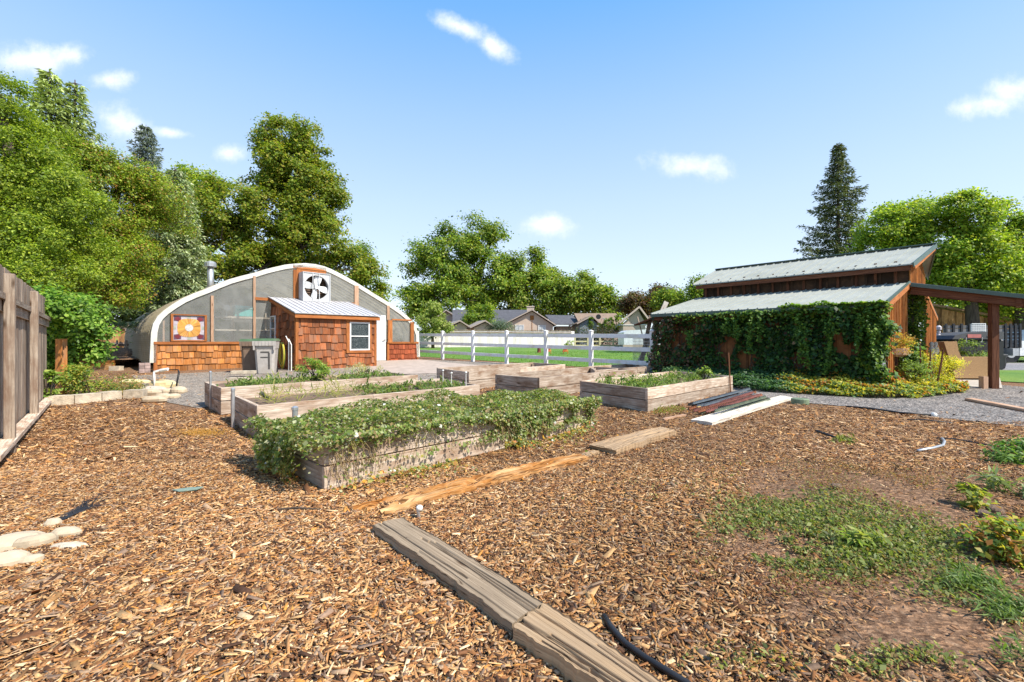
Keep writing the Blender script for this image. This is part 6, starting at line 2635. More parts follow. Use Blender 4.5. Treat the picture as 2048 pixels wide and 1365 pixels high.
hoses = [('black plastic edging strip curling beside the near timber', [(1208, 1245), (1222, 1268), (1250, 1300), (1290, 1330), (1370, 1380), (1440, 1430)], .014, M_BLACK, 'edging_strip'),
         ('thin black drip line along the lower edge of the gravel path', [(1690, 816), (1740, 820), (1800, 829), (1868, 834)], .014, M_BLACK, 'drip_line'),
         ('faint grey drip line below the gravel path', [(1815, 843), (1850, 843), (1905, 850)], .010, M_BLACK, 'drip_line'),
         ('curved grey hose end lying on the bare soil', [(1836, 907), (1865, 902), (1886, 896), (1889, 888), (1884, 882)], .016, M_METAL, 'hose_end'),
         ('long thin black drip line near the green clump', [(1872, 880), (1910, 882), (1950, 889), (1990, 897)], .008, M_BLACK, 'drip_line'),
         ('short black pipe lying at the small weed', [(1632, 866), (1650, 872), (1672, 880)], .014, M_BLACK, 'drip_line')]
for l_, pts, r_, m_, nm in hoses:
    mb = MB()
    mb.tube([at(*p) + Vector((0, 0, r_ + .014)) for p in pts], r_, 7)
    o = mb.build(nm, m_, None, at(*pts[0]), smooth=True)
    tag(o, l_, 'hose' if 'hose' in nm else 'irrigation line')
q = at(1868, 834)
rock('pebble', (q.x, q.y, q.z + .035), (.04, .04, .035), 'white lump at the end of the black drip line', M_PVC, cat='fitting', seed=4)
for i, (x_, y_, s_, l_) in enumerate(((1672, 974, .045, 'dark clod of earth above the green weed patch'), (1968, 1030, .05, 'left clod of the heap by the yellowing plant'), (1990, 1022, .055, 'back clod of the heap by the yellowing plant'), (2010, 1042, .05, 'right clod of the heap by the yellowing plant'))):
    q = at(x_, y_ + 3)
    rock('clod', (q.x, q.y, q.z + s_ * .3), (s_, s_ * .8, s_ * .6), l_, M_SOIL, cat='clod', seed=i * 3 + 2)


# ------------------------------------------------------------------ weeds on the bare soil
def patch(label, cx, cy, rx, ry, n, pal, L, hgt, wr=.5, name='ground_weeds', up=.6, edge=.5, cl=.0, spread=.03):
    pts = []
    while len(pts) < n:
        a, b = random.uniform(-1, 1), random.uniform(-1, 1)
        e = a * a + b * b
        if e > 1 or random.random() < e ** 1.2 * .75:
            continue
        q = at(cx + a * rx, cy + b * ry)
        if cl and mn.noise(Vector((q.x * 2.2, q.y * 2.2, cx))) < cl - .25:
            continue
        pts.append((q.x, q.y, q.z + .004, random.uniform(.6, 1.3)))
    return tuft(label, pts, hgt, 9, pal, spread, name=name, kind='stuff', L=L, wr=wr, upb=up)


WG = [(.11, .15, .035), (.16, .20, .045), (.22, .26, .07), (.29, .31, .11), (.075, .105, .03), (.28, .20, .08)]
REDW = [(.28, .12, .06), (.22, .08, .055), (.26, .19, .07), (.32, .20, .08), (.18, .18, .06)]


def field(label, spots, n, L, pal, hgt=.022, wr=.55, up=.5, sharp=1.0, name='ground_weeds', fn=2.0, thr=-.15, axis=None):
    """soft-edged weed cover; spots are (px, py, rx, ry, weight) on the soil"""
    w = np.array([q[2] * q[3] * q[4] for q in spots], float)
    k = R.choice(len(spots), n, p=w / w.sum())
    sp = np.array(spots, float)[k]
    r = np.sqrt(R.uniform(0, 1, n)) * R.uniform(.5, 1.1, n) ** sharp
    a = R.uniform(0, 2 * np.pi, n)
    px = sp[:, 0] + sp[:, 2] * r * np.cos(a)
    py = sp[:, 1] + sp[:, 3] * r * np.sin(a)
    d = py - HY
    y = np.where(1125 / d > 5, 1215 / (d + 18), 1125 / d)
    x = (px - CX) / F * y
    nv = np.array([mn.noise(Vector((p * fn, q * fn, 1.0))) + .7 * mn.noise(Vector((p * fn * 4, q * fn * 4, 4.0))) for p, q in zip(x, y)])
    ok = nv > thr + .5 * (r - .55)
    x, y = x[ok], y[ok]
    m = len(x)
    # leaves gather in small rosettes
    cx_ = np.round(x / .045) * .045 + .018 * np.sin(y * 91)
    cy_ = np.round(y / .045) * .045 + .018 * np.sin(x * 77)
    x = np.where(R.uniform(size=m) < .6, cx_ + R.normal(size=m) * .013, x)
    y = np.where(R.uniform(size=m) < .6, cy_ + R.normal(size=m) * .013, y)
    z = .02 * np.clip(y - 5, 0, 40) + R.uniform(.008, hgt + .01, m)
    A = unit(R.normal(size=(m, 3)) * np.array([1, 1, .4]) + np.array([0, 0, up]))
    if axis is not None:
        A = unit(A + np.array(axis))
    Lq = L * np.exp(R.normal(0, .35, m))
    o = leaf_obj(name, np.stack([x, y, z], 1), unit(R.normal(size=(m, 3)) * .6 + np.array([.2, -.15, 1.0])), Lq, Lq * wr, pick(pal, m, .25), None, (x[0], y[0], 0), axis=A)
    return tag(o, label, 'weeds' if name != 'grass' else 'grass', kind='stuff')


field('green creeping weeds spreading over the bare soil at right', [(1600, 1015, 190, 45, 1), (1640, 1070, 240, 75, 1.3), (1700, 1120, 190, 55, .9), (1860, 1090, 130, 60, .7), (1490, 1050, 90, 40, .3), (1900, 1180, 120, 40, .3)], 20000, .020, WG, thr=-.34)
field('rusty red and orange low weeds around the green patch', [(1760, 960, 230, 50, 1), (1640, 930, 120, 30, .5), (1880, 1010, 120, 40, .6), (1430, 1130, 90, 60, .35), (1560, 1180, 90, 30, .3), (1700, 1160, 200, 50, .25)], 10500, .014, REDW, hgt=.03, wr=.5, thr=-.02)
field('sparse green seedlings dotted through the mulch', [(1250, 990, 140, 40, .5), (1500, 1330, 180, 40, .2), (1800, 1330, 170, 45, .7), (1450, 960, 200, 60, .3)], 2600, .016, WG + [(.34, .34, .08)], thr=.05)
field('bright grass growing at the lower right edge', [(2000, 1180, 120, 70, 1), (2040, 1240, 70, 60, 1), (1930, 1160, 70, 40, .4), (2040, 1310, 40, 40, .4)], 3600, .05, [(.11, .18, .035), (.15, .23, .05), (.21, .28, .08), (.08, .13, .03)], hgt=.03, wr=.11, up=.35, name='grass', thr=-.05, axis=(-.5, .4, 0))
patch('small green clump of weeds by the short black pipe', 1688, 884, 22, 8, 26, WG, .035, .05)
patch('thin weeds at the foot of the right hand bed', 1330, 822, 45, 9, 60, [(.24, .26, .07), (.34, .24, .08), (.15, .20, .05)], .035, .04)
bush('bright green leafy clump at the right edge of the soil', at(2025, 920) + Vector((0, 0, .05)), (.34, .28, .10), 1500, .055, [(.08, .17, .03), (.13, .23, .045), (.19, .29, .07)], name='leafy_clump', cat='plant', stems=False)
bush('yellowing low plant beside the heap of clods', at(1950, 1012) + Vector((0, 0, .05)), (.12, .10, .07), 260, .05, [(.40, .36, .06), (.24, .30, .05), (.16, .20, .04)], name='yellowing_plant', cat='plant', stems=False)
bush('sprawling yellow and green strawberry-like plant at right', at(1998, 1108) + Vector((0, 0, .05)), (.32, .18, .07), 1300, .04, [(.44, .38, .05), (.24, .32, .05), (.12, .20, .04), (.36, .16, .04)], name='sprawling_plant', cat='plant', stems=False)
bush('small bright lettuce-like weed in the green patch', at(1735, 1098) + Vector((0, 0, .05)), (.08, .07, .05), 120, .06, [(.26, .34, .08), (.36, .38, .10), (.20, .28, .06)], name='leafy_weed', cat='weeds', stems=False, wr=.3)
bush('pale spiky green plant at the right edge', at(2035, 990) + Vector((0, 0, .06)), (.20, .14, .10), 260, .10, [(.18, .25, .09), (.28, .32, .14)], name='spiky_plant', cat='plant', stems=False, wr=.2)

q0, q1 = at(556, 1024), at(640, 1024)
mb = MB()
mb.tube([q0 + Vector((0, 0, .02)), q0.lerp(q1, .4) + Vector((0, .01, .025)), q1 + Vector((0, 0, .02))], [.005, .008, .004], 6)
o = mb.build('fallen_twig', M_BARK, None, q0)
tag(o, 'thin bare twig lying on the mulch left of the timber', 'twig')
mb = MB()
for i in range(40):
    s_ = random.uniform(-.05, .05)
    a0 = at(118 + random.uniform(-10, 10), 1046)
    a1 = at(168 + random.uniform(-12, 12), 1024 + random.uniform(-4, 4))
    a2 = at(188 + random.uniform(-24, 30), 1010 + random.uniform(-14, 14))
    mb.tube([a0 + Vector((0, 0, .02)), a1 + Vector((0, 0, .035)), a2 + Vector((0, 0, .02 + abs(s_)))], .0014, 3, caps=False)
o = mb.build('frayed_netting', M_BLACK, None, at(118, 1046))
tag(o, 'frayed dark strands trailing from the foreground river stones', 'netting')
m = 1500
px_ = 405 + R.normal(size=m) * 28
py_ = 868 + R.normal(size=m) * 4.5
y_ = 1215 / (py_ - HY + 18)
Pq = np.stack([(px_ - CX) / F * y_, y_, .02 * np.clip(y_ - 5, 0, 40) + .022 + R.uniform(0, .006, m)], 1)
o = leaf_obj('sawdust', Pq, unit(np.array([0, 0, 1.0]) + R.normal(size=(m, 3)) * .3), .014 * np.ones(m), .010 * np.ones(m), pick([(.62, .33, .05), (.70, .42, .10), (.50, .26, .05)], m), None, tuple(Pq[0]))
tag(o, 'yellow-orange sawdust patch on the mulch left of the beds', 'sawdust', kind='stuff')

# lawn grass blades near the fence
m = 26000
y_ = R.uniform(15.5, 32, m)
x_ = R.uniform(-.42, .42, m) * y_
k_ = (x_ - FA.x) * nr_.x + (y_ - FA.y) * nr_.y
ok = ((x_ - FA.x) * (FB.y - FA.y) - (y_ - FA.y) * (FB.x - FA.x)) > 6
x_, y_ = x_[ok], y_[ok]
m = len(x_)
Pq = np.stack([x_, y_, .02 * (y_ - 5) + .012], 1)
A_ = unit(np.tile(np.array([0, 0, 1.0]), (m, 1)) + R.normal(size=(m, 3)) * .35)
o = leaf_obj('lawn_grass', Pq, unit(R.normal(size=(m, 3))), .07 * R.uniform(.6, 1.4, m), .014 * np.ones(m), pick([(.12, .25, .02), (.16, .30, .03), (.10, .20, .02)], m), None, (0, 20, 0), axis=A_)
tag(o, 'bright green lawn grass beyond the white rail fence', 'grass', kind='stuff')

# ------------------------------------------------------------------ far fences, houses
bf = thing('board_fence', (P(215, 0, 26.4).x, 26.4, gz(0, 26.4)), 'orange-brown board fence across the back at left', 'fence')
a, b = P(120, 0, 25.5), P(330, 0, 27.5)
vwall('boards', (a.x, a.y, 0), (b.x, b.y, 0), gz(0, 26) - .05, lambda s: 2.16, M_FENCEB, bf, bw=.22, batt=False)
mb = MB()
for z_ in (2.08, 1.15):
    mb.bar(Vector((a.x, a.y - .08, z_)), Vector((b.x, b.y - .08, z_)), .05, .12)
mb.build('rail', M_GREYW, bf)
for x_ in (176, 257):
    q = P(x_, 0, 26.2)
    mb = MB()
    mb.box((q.x - .06, q.y - .15, gz(0, 26)), (.13, 0, 0), (0, .1, 0), (0, 0, 2.32 - gz(0, 26)))
    mb.build('post', M_GREYW, bf)
cb = thing('compost_bin', (P(240, 0, 20).x, 20.5, .3), 'slatted grey pallet compost bin heaped with mulch', 'compost bin')
mb = MB()
q0, q1 = P(212, 0, 20.8), P(268, 0, 21.5)
for k in range(4):
    z = .62 + k * .16
    mb.bar((q0.x, q0.y, z), (q1.x, q1.y, z), .02, .09)
for s_ in (0, .33, .66, 1):
    p_ = q0.lerp(q1, s_)
    mb.box((p_.x, p_.y + .02, .3), (.07, 0, 0), (0, .05, 0), (0, 0, 1.02))
mb.bar((q0.x, q0.y, 1.22), (q0.x - .3, q0.y - 1.8, 1.0), .03, .10)
mb.bar((q0.x, q0.y, .8), (q0.x - .3, q0.y - 1.8, .7), .03, .10)
mb.box((q0.x - .32, q0.y - 1.85, .3), (.08, 0, 0), (0, .08, 0), (0, 0, .9))
mb.build('slats', M_GREYW, cb)
rock('compost_heap', (P(243, 0, 20).x, 20.0, .48), (.95, .7, .42), 'mound of brown mulch piled in the slatted bin', M_GROUND, cat='mulch heap', seed=9)
# terrace edging
q0, q1 = at(168, 740), at(236, 738)
mb = MB()
mb.box((q0.x - 1, q0.y, q0.z), (q1.x - q0.x + 1.2, 0, 0), (0, .12, 0), (0, 0, .34))
o = mb.build('terrace_board', M_ORANGEW, None, q0)
tag(o, 'orange-brown board edging the raised terrace at the back left', 'board')
tag(sheet('terrace', [(q0.x - 3, q0.y + .12), (q1.x + .2, q1.y + .12), (q1.x - 1, 26), (q0.x - 6, 26)], .33, M_GROUND), kind='structure')
q = at(226, 742)
mb = MB()
mb.box((q.x - .15, q.y, q.z), (.36, 0, 0), (0, .2, 0), (0, 0, .16))
o = mb.build('white_block', M_BLOCK, None, q)
tag(o, 'pale concrete block lying before the terrace board', 'block')

pf = thing('picket_fence', (P(980, 0, 42).x, 42, gz(0, 42)), 'whitewashed close-board fence beyond the lawn', 'fence')
a, b = P(828, 0, 41), P(1149, 0, 44)
vwall('pickets', (a.x, a.y, 0), (b.x, b.y, 0), .7, lambda s: 2.28, M_WHITEF, pf, bw=.28, batt=False)
mb = MB()
n_ = 90
for i in range(n_):
    p_ = a.lerp(b, .18 + .8 * i / n_)
    mb.box((p_.x, p_.y - .03, 2.26), ((b.x - a.x) * .8 / n_ * .7, 0, 0), (0, .05, 0), (0, 0, random.uniform(.08, .16)))
for s0, s1 in ((.2, .6), (.6, .98)):
    mb.bar(Vector((a.x, a.y - .06, 2.12)).lerp(Vector((b.x, b.y - .06, 2.12)), s0), Vector((a.x, a.y - .06, 2.12)).lerp(Vector((b.x, b.y - .06, 2.12)), s1), .05, .09)
mb.build('picket_tops', M_GREYW, pf)
yf = thing('rail_fence', (P(1220, 0, 38).x, 38, gz(0, 38)), 'small yellowish rail fence far across the lawn', 'fence')
M_YF = plain('yellowed_rail', (.60, .52, .30), .5, var=.08)
xs_ = [1150, 1176, 1200, 1227, 1262, 1300]
for x_ in xs_:
    q = P(x_, 0, 38)
    mb = MB()
    mb.box((q.x - .06, 38, gz(0, 38)), (.13, 0, 0), (0, .13, 0), (0, 0, 1.22))
    mb.build('post', M_YF, yf)
for h_ in (.62, .98, .28):
    mb = MB()
    mb.bar((P(1150, 0, 38).x, 38.06, gz(0, 38) + h_), (P(1300, 0, 38).x, 38.06, gz(0, 38) + h_), .05, .11)
    mb.build('rail', M_YF, yf)
# low hedge in the dark behind the yellow fence
tag(bush('dark hedge mass behind the small yellow fence', (P(1225, 0, 46).x, 46, 1.5), (4.6, .8, .9), 6000, .16, [(.03, .055, .015), (.06, .09, .02), (.09, .06, .03)], name='hedge', cat='hedge', nlump=24))

M_SHG = plain('dark_shingle_roof', (.085, .085, .095), .9, var=.18, scale=3, bmp=.6)
M_SHB = plain('brown_shingle_roof', (.24, .17, .12), .9, var=.15, scale=3, bmp=.6)
M_SHT = plain('taupe_shingle_roof', (.30, .26, .23), .9, var=.12, scale=3, bmp=.6)
M_BEIGE = plain('beige_siding', (.56, .44, .35), .8, var=.05, scale=2)
M_BLUEG = plain('blue_grey_siding', (.20, .24, .28), .8, var=.06, scale=2)
M_TAUPE = plain('taupe_siding', (.43, .35, .29), .8, var=.06, scale=2)


def gable_house(label, Y, xl, xr, apx, apy, ey, wall, roof, depth=8, ridge_dx=0, win=(), over=.35, chim=None, vent=False, name='house', eyr=None):
    """gable facing the viewer at distance Y; pixels for eaves, apex"""
    g = gz(0, Y)
    a, b, ap = P(xl, ey, Y), P(xr, eyr or ey, Y), P(apx, apy, Y)
    t = thing(name, ((a.x + b.x) / 2, Y, g), label, 'house')
    back = Vector((ridge_dx, depth, 0))
    mb = MB()
    ins = .12 * (b.x - a.x) * .5
    al, bl = a + Vector((over, 0, 0)), b - Vector((over, 0, 0))
    mb.prism([Vector((al.x, Y, g)), Vector((bl.x, Y, g)), bl + Vector((0, 0, .05)), ap - Vector((0, 0, .12)), al + Vector((0, 0, .05))], back)
    w = mb.build('wall', wall, t)
    mb = MB()
    f = Vector((0, -.35, 0))
    th = Vector((0, 0, .12))
    mb.prism([a + f, ap + f, ap + back, a + back], th)
    mb.prism([ap + f, b + f, b + back, ap + back], th)
    r = mb.build('roof', roof, t)
    mb = MB()
    f2 = f + Vector((0, -.04, .04))
    mb.bar(a + f2, ap + f2, .05, .12, up=(0, 0, 1))
    mb.bar(b + f2, ap + f2, .05, .12, up=(0, 0, 1))
    mb.build('bargeboard', M_TAUPE, t)
    for (x0, x1, y0, y1) in win:
        q0, q1 = P(x0, y1, Y), P(x1, y0, Y)
        mb = MB()
        fw = .10
        z0, z1 = q0.z, q1.z
        for (xa, xb, za, zb) in ((q0.x, q0.x + fw, z0, z1), (q1.x - fw, q1.x, z0, z1), (q0.x + fw, q1.x - fw, z0, z0 + fw), (q0.x + fw, q1.x - fw, z1 - fw, z1), ((q0.x + q1.x) / 2 - .04, (q0.x + q1.x) / 2 + .04, z0 + fw, z1 - fw)):
            mb.box((xa, Y - .06, za), (xb - xa, 0, 0), (0, .05, 0), (0, 0, zb - za))
        wn_ = mb.build('window', M_WHITE, t)
        mb = MB()
        mb.box((q0.x + fw, Y - .03, z0 + fw), (q1.x - q0.x - 2 * fw, 0, 0), (0, .02, 0), (0, 0, z1 - z0 - 2 * fw))
        mb.build('pane', plain('pale_pane', (.50, .54, .56), .15), wn_)
    if vent:
        q0 = ap - Vector((0, 0, .55))
        mb = MB()
        mb.box((q0.x - .22, Y - .06, q0.z - .55), (.44, 0, 0), (0, .05, 0), (0, 0, .5))
        mb.box((q0.x - .03, Y - .03, g), (.06, 0, 0), (0, .02, 0), (0, 0, q0.z - .56 - g))
        mb.build('vent', M_BARNW, t)
    if chim:
        x0, x1, y0, y1 = chim
        yc = Y + 1.5
        q0, q1 = P(x0, y1, yc), P(x1, y0, yc)
        mb = MB()
        mb.box((q0.x, yc, q0.z - .6), (q1.x - q0.x, 0, 0), (0, .6, 0), (0, 0, q1.z - q0.z + .5))
        mb.box((q0.x - .06, yc - .06, q1.z - .1), (q1.x - q0.x + .12, 0, 0), (0, .72, 0), (0, 0, .12))
        mb.build('chimney', M_BEIGE, r)
    return t, w, r


HY_ = 52
t, w, r = gable_house('beige gabled house with dark roof and chimney, centre of the row', HY_, 1003, 1112, 1064, 621, 652, M_BEIGE, M_SHG, 10, 0, [(1030, 1048, 650, 668), (1076, 1092, 651, 669)], chim=(1054, 1068, 613, 622), vent=True)
# its long side roof running left
mb = MB()
mb.prism([P(905, 652, 53.5), P(1010, 651, 52.4), P(1060, 622, 57), P(905, 622, 58)], Vector((0, 0, .12)))
mb.prism([P(1108, 650, 52.6), P(1163, 651, 53.5), P(1145, 633, 58), P(1090, 632, 58)], Vector((0, 0, .12)))
mb.build('side_roof', M_SHG, t)
mb = MB()
q0, q1 = P(905, 652, 54), P(1008, 652, 54)
mb.box((q0.x, 54, .8), (q1.x - q0.x, 0, 0), (0, 3, 0), (0, 0, q0.z - .85))
q0, q1 = P(1112, 652, 54), P(1158, 652, 54)
mb.box((q0.x, 54, .8), (q1.x - q0.x, 0, 0), (0, 3, 0), (0, 0, q0.z - .85))
mb.build('side_wall', M_TAUPE, t)
gable_house('left of two small beige gable-ended sheds beyond the white fence', 46, 896, 940, 921, 643, 655, M_BEIGE, M_SHT, 5, -1.8, name='garden_shed')
gable_house('right of two small beige gable-ended sheds beyond the white fence', 46.5, 941, 992, 971, 643, 657, M_BEIGE, M_SHT, 5, -2.0, name='garden_shed')
t, w, r = gable_house('dark roofed house mostly hidden behind the small trees at left', 60, 862, 930, 893, 622, 645, M_TAUPE, M_SHG, 8)
t, w, r = gable_house('blue-grey gabled house with brown roof', 50, 1153, 1200, 1183, 633, 649, M_BLUEG, M_SHB, 7, 0, vent=False)
mb = MB()
mb.prism([P(1160, 652, 51.5), P(1250, 652, 51.5), P(1232, 629, 56), P(1148, 629, 56)], Vector((0, 0, .12)))
mb.build('side_roof', M_SHB, t)
mb = MB()
q0, q1 = P(1195, 652, 52), P(1248, 652, 52)
mb.box((q0.x, 52, .8), (q1.x - q0.x, 0, 0), (0, 2, 0), (0, 0, q0.z - .85))
mb.build('side_wall', M_TAUPE, t)
mb = MB()
mb.tube([P(1197, 634, 50), P(1197, 634, 50) + Vector((0, .1, 0))], .28, 12)
mb.build('satellite_dish', M_BLACK, t)
mb = MB()
mb.bar(P(1206, 637, 51.2), P(1220, 645, 51.2), .6, .08)
mb.build('skylight', M_WHITE, t)
t, w, r = gable_house('taupe barn-like house with pale roof near the big barn', 34, 1237, 1300, 1276, 616, 648, M_TAUPE, M_SHT, 12, 2.5)
mb = MB()
q0, q1 = P(1237, 651, 34), P(1296, 651, 34)
mb.box((q0.x, 33.96, q0.z), (q1.x - q0.x, 0, 0), (0, .035, 0), (0, 0, .06))
mb.build('trim_board', M_WHITE, w)
q0 = P(1280, 664, 30)
mb = MB()
mb.prism([P(x, y, 30) for x, y in ((1248, 690), (1248, 665), (1256, 661), (1300, 659), (1330, 664), (1330, 690))], (0, 1.7, 0))
o = mb.build('pale_car_roof', plain('pale_grey_paint', (.60, .62, .66), .3), None, P(1280, 690, 30), bevel=.05)
tag(o, 'pale vehicle roof glimpsed above the top rail by the leaning planks', 'vehicle')

# house bit behind the greenhouse at left
t, w, r = gable_house('dark roofed house with tan chimney behind the left shoulder of the greenhouse', 33, 366, 470, 420, 572, 612, M_SHT, M_SHG, 8, 0)
mb = MB()
q0 = P(367, 610, 31.5)
q1 = P(382, 574, 31.5)
mb.box((q0.x, 31.5, q0.z - 1), (q1.x - q0.x, 0, 0), (0, .7, 0), (0, 0, q1.z - q0.z + 1))
mb.build('chimney', M_BROWNP, t)

# lawn furniture: two small orange chairs, a stump
for i, (x_, l_) in enumerate(((1097, 'left of two small orange lawn chairs beyond the rail fence'), (1131, 'right of two small orange lawn chairs, leaning by the fence post'))):
    q = at(x_, 709)
    t = thing('lawn_chair', q, l_, 'chair', 'small orange lawn chairs on the grass')
    M_OR = plain('orange_plastic', (.62, .16, .03), .5, var=.1)
    mb = MB()
    mb.bar(q + Vector((-.12, 0, .18)), q + Vector((.12, .1, .22)), .35, .03)
    mb.build('seat', M_OR, t)
    mb = MB()
    mb.bar(q + Vector((-.05, .2, .15)), q + Vector((.12, .32, .55)), .35, .03)
    mb.build('backrest', M_OR, t)
    for s_ in (-1, 1):
        mb = MB()
        mb.bar(q + Vector((s_ * .13, -.05, .20)), q + Vector((s_ * .15, -.05, 0)), .03, .03)
        mb.build('leg', M_OR, t)
q = at(1078, 706)
mb = MB()
mb.lathe((q.x, q.y, q.z), [(.16, 0), (.12, .1), (.11, .3), (.14, .34), (.02, .35)], 12)
o = mb.build('stump', plain('red_brown', (.16, .04, .025), .8), None, q)
tag(o, 'small dark red stump on the lawn left of the orange chairs', 'stump')

# ------------------------------------------------------------------ trees
YGL = [(.20, .29, .025), (.28, .36, .03), (.15, .23, .022), (.37, .43, .045), (.11, .17, .02)]
YGD = [(.14, .21, .02), (.21, .28, .025), (.30, .34, .035), (.09, .15, .018), (.30, .26, .04)]
MGR = [(.11, .20, .02), (.18, .28, .03), (.25, .34, .04), (.075, .14, .018), (.32, .35, .05)]
LGR = [(.17, .28, .03), (.25, .37, .04), (.36, .45, .045), (.13, .21, .03), (.45, .48, .05)]
tree('nearest broad yellow-green tree filling the left edge above the fence', [pblob(20, 330, 90, 110, 13), pblob(95, 400, 110, 110, 13.5), pblob(10, 470, 90, 90, 12.5), pblob(110, 520, 110, 70, 13), pblob(15, 255, 50, 50, 13.5), pblob(0, 190, 48, 40, 13), pblob(60, 560, 70, 40, 12)],
     105000, .066, YGL, 60, 13.2, .22, group='deciduous trees along the left side', clump_r=.15, lump=.30, nlump=28, per=42, lo=.42, out=1.24)
tree('second yellow-green tree spreading behind the first towards the greenhouse', [pblob(215, 420, 110, 100, 16.5), pblob(250, 520, 72, 78, 16.5), pblob(180, 545, 100, 60, 15.5), pblob(185, 345, 64, 60, 16.5), pblob(300, 410, 30, 44, 17.5), pblob(245, 350, 44, 36, 17), pblob(215, 582, 80, 26, 15.5)],
     105000, .075, YGL + [(.34, .20, .05)], 140, 16.8, .24, group='deciduous trees along the left side', clump_r=.18, lump=.30, nlump=28, per=42, lo=.42, out=1.24)
bl = [pblob(575, 298, 66, 50, 32), pblob(558, 345, 80, 60, 32), pblob(600, 400, 85, 70, 31.5), pblob(540, 455, 90, 70, 31), pblob(640, 415, 55, 75, 31.5), pblob(615, 490, 85, 60, 30.5), pblob(445, 420, 62, 70, 30), pblob(440, 500, 62, 75, 29.5),
      pblob(520, 540, 80, 40, 29.5), pblob(695, 540, 60, 48, 31), pblob(735, 575, 34, 34, 32), pblob(632, 330, 22, 50, 32)]
tree('dark bushy evergreen low behind the left shoulder of the greenhouse', [pblob(235, 628, 60, 26, 31), pblob(300, 615, 60, 36, 31), pblob(365, 600, 50, 44, 31)], 15000, .16, [(.05, .09, .02), (.08, .13, .03), (.11, .16, .04), (.16, .20, .07)], 300, 31, .25, clump_r=.3, nlump=20)
tree('tall dense olive-green tree towering behind the greenhouse', bl, 120000, .18, YGD, 560, 31.5, .5, clump_r=.29, lump=.30, nlump=24, per=45, nb=3, out=1.25)
tree('wispy darker tree trailing down to the right behind the greenhouse arch', [pblob(715, 525, 30, 34, 38), pblob(742, 572, 28, 40, 38)], 5000, .18, MGR, 730, 38, .25, clump_r=.35, nlump=14)
tree('light green feathery tree between the left trees and the tall one', [pblob(400, 375, 40, 40, 36), pblob(370, 420, 45, 60, 36), pblob(360, 500, 50, 60, 35)], 16000, .20, LGR, 380, 36, .3, clump_r=.4, nlump=16)
tree('large open green tree above the house roofs, tallest of the middle group', [pblob(900, 520, 75, 55, 76), pblob(950, 480, 50, 36, 76), pblob(880, 570, 75, 50, 75), pblob(960, 560, 70, 60, 75), pblob(905, 610, 90, 35, 72), pblob(985, 470, 24, 24, 77), pblob(830, 600, 42, 34, 72)],
     48000, .42, MGR, 915, 76, .6, 'trees above the house roofs', clump_r=.75, nlump=20)
tree('rounder green tree next right of the tallest middle one', [pblob(1045, 545, 55, 48, 78), pblob(1060, 590, 70, 45, 76), pblob(1010, 580, 40, 50, 77), pblob(1095, 560, 30, 30, 78)], 26000, .42, MGR + [(.24, .26, .05)], 1050, 77, .5, 'trees above the house roofs', clump_r=.75, nlump=18)
tree('lower spreading tree at the right end of the middle group', [pblob(1150, 590, 55, 36, 72), pblob(1190, 600, 45, 36, 71), pblob(1120, 600, 45, 40, 72), pblob(1225, 615, 24, 20, 70)], 22000, .40, MGR + [(.24, .27, .05)], 1160, 72, .5, 'trees above the house roofs', clump_r=.7, nlump=18)
tree('small pale yellow-green tree just beyond the white fence', [pblob(868, 640, 27, 28, 39), pblob(852, 655, 22, 18, 39), pblob(884, 655, 18, 18, 39), pblob(866, 620, 13, 16, 39)], 9000, .16, [(.22, .30, .05), (.34, .40, .10), (.14, .20, .04), (.44, .46, .18)], 866, 39, .12, clump_r=.22, nlump=14)
tree('small bushy dark green tree in front of the dark roof', [pblob(958, 636, 28, 22, 50), pblob(976, 645, 22, 16, 50), pblob(944, 640, 20, 14, 50), pblob(975, 622, 10, 12, 50)], 8000, .20, MGR, 958, 50, .15, clump_r=.3, nlump=14)
tree('reddish-brown tree behind the taupe house', [pblob(1290, 610, 34, 22, 62), pblob(1330, 600, 30, 24, 62), pblob(1268, 612, 20, 18, 60)], 12000, .32, [(.10, .055, .03), (.16, .09, .045), (.07, .06, .025), (.12, .12, .035)], 1295, 62, .4, clump_r=.6, nlump=16)
tree('green tree rising just left of the barn roof', [pblob(1345, 600, 36, 26, 55), pblob(1405, 580, 22, 24, 52), pblob(1380, 600, 40, 24, 53)], 14000, .26, LGR + MGR, 1370, 54, .35, clump_r=.5, nlump=16)
tree('airy light green tree beyond the barn, left crown', [pblob(1790, 470, 55, 55, 27), pblob(1840, 440, 45, 42, 27), pblob(1750, 500, 45, 45, 27), pblob(1870, 500, 60, 60, 26), pblob(1815, 540, 70, 45, 26)], 36000, .16, LGR, 1820, 26.5, .3, 'airy light green trees beyond the barn', clump_r=.3, nlump=20, lo=.45)
tree('airy light green tree beyond the barn, middle crown with tall tip', [pblob(1930, 440, 45, 48, 25), pblob(1960, 510, 60, 55, 25), pblob(1920, 560, 60, 45, 25), pblob(2000, 560, 50, 40, 24)], 34000, .15, LGR, 1950, 25, .3, 'airy light green trees beyond the barn', clump_r=.28, nlump=20, lo=.45)
tree('airy light green tree beyond the barn, cut off by the right edge', [pblob(2010, 450, 32, 34, 25.5), pblob(2050, 530, 60, 60, 24.5), pblob(2080, 480, 50, 60, 25), pblob(2010, 610, 70, 40, 26)], 32000, .15, LGR, 2050, 25.2, .3, 'airy light green trees beyond the barn', clump_r=.28, nlump=20, lo=.45)
tree('dense green foliage low behind the porch roof', [pblob(1900, 610, 60, 34, 33), pblob(1980, 625, 70, 30, 33), pblob(2060, 635, 70, 40, 32)], 16000, .2, LGR + MGR, 1960, 33, .3, clump_r=.4, nlump=18)
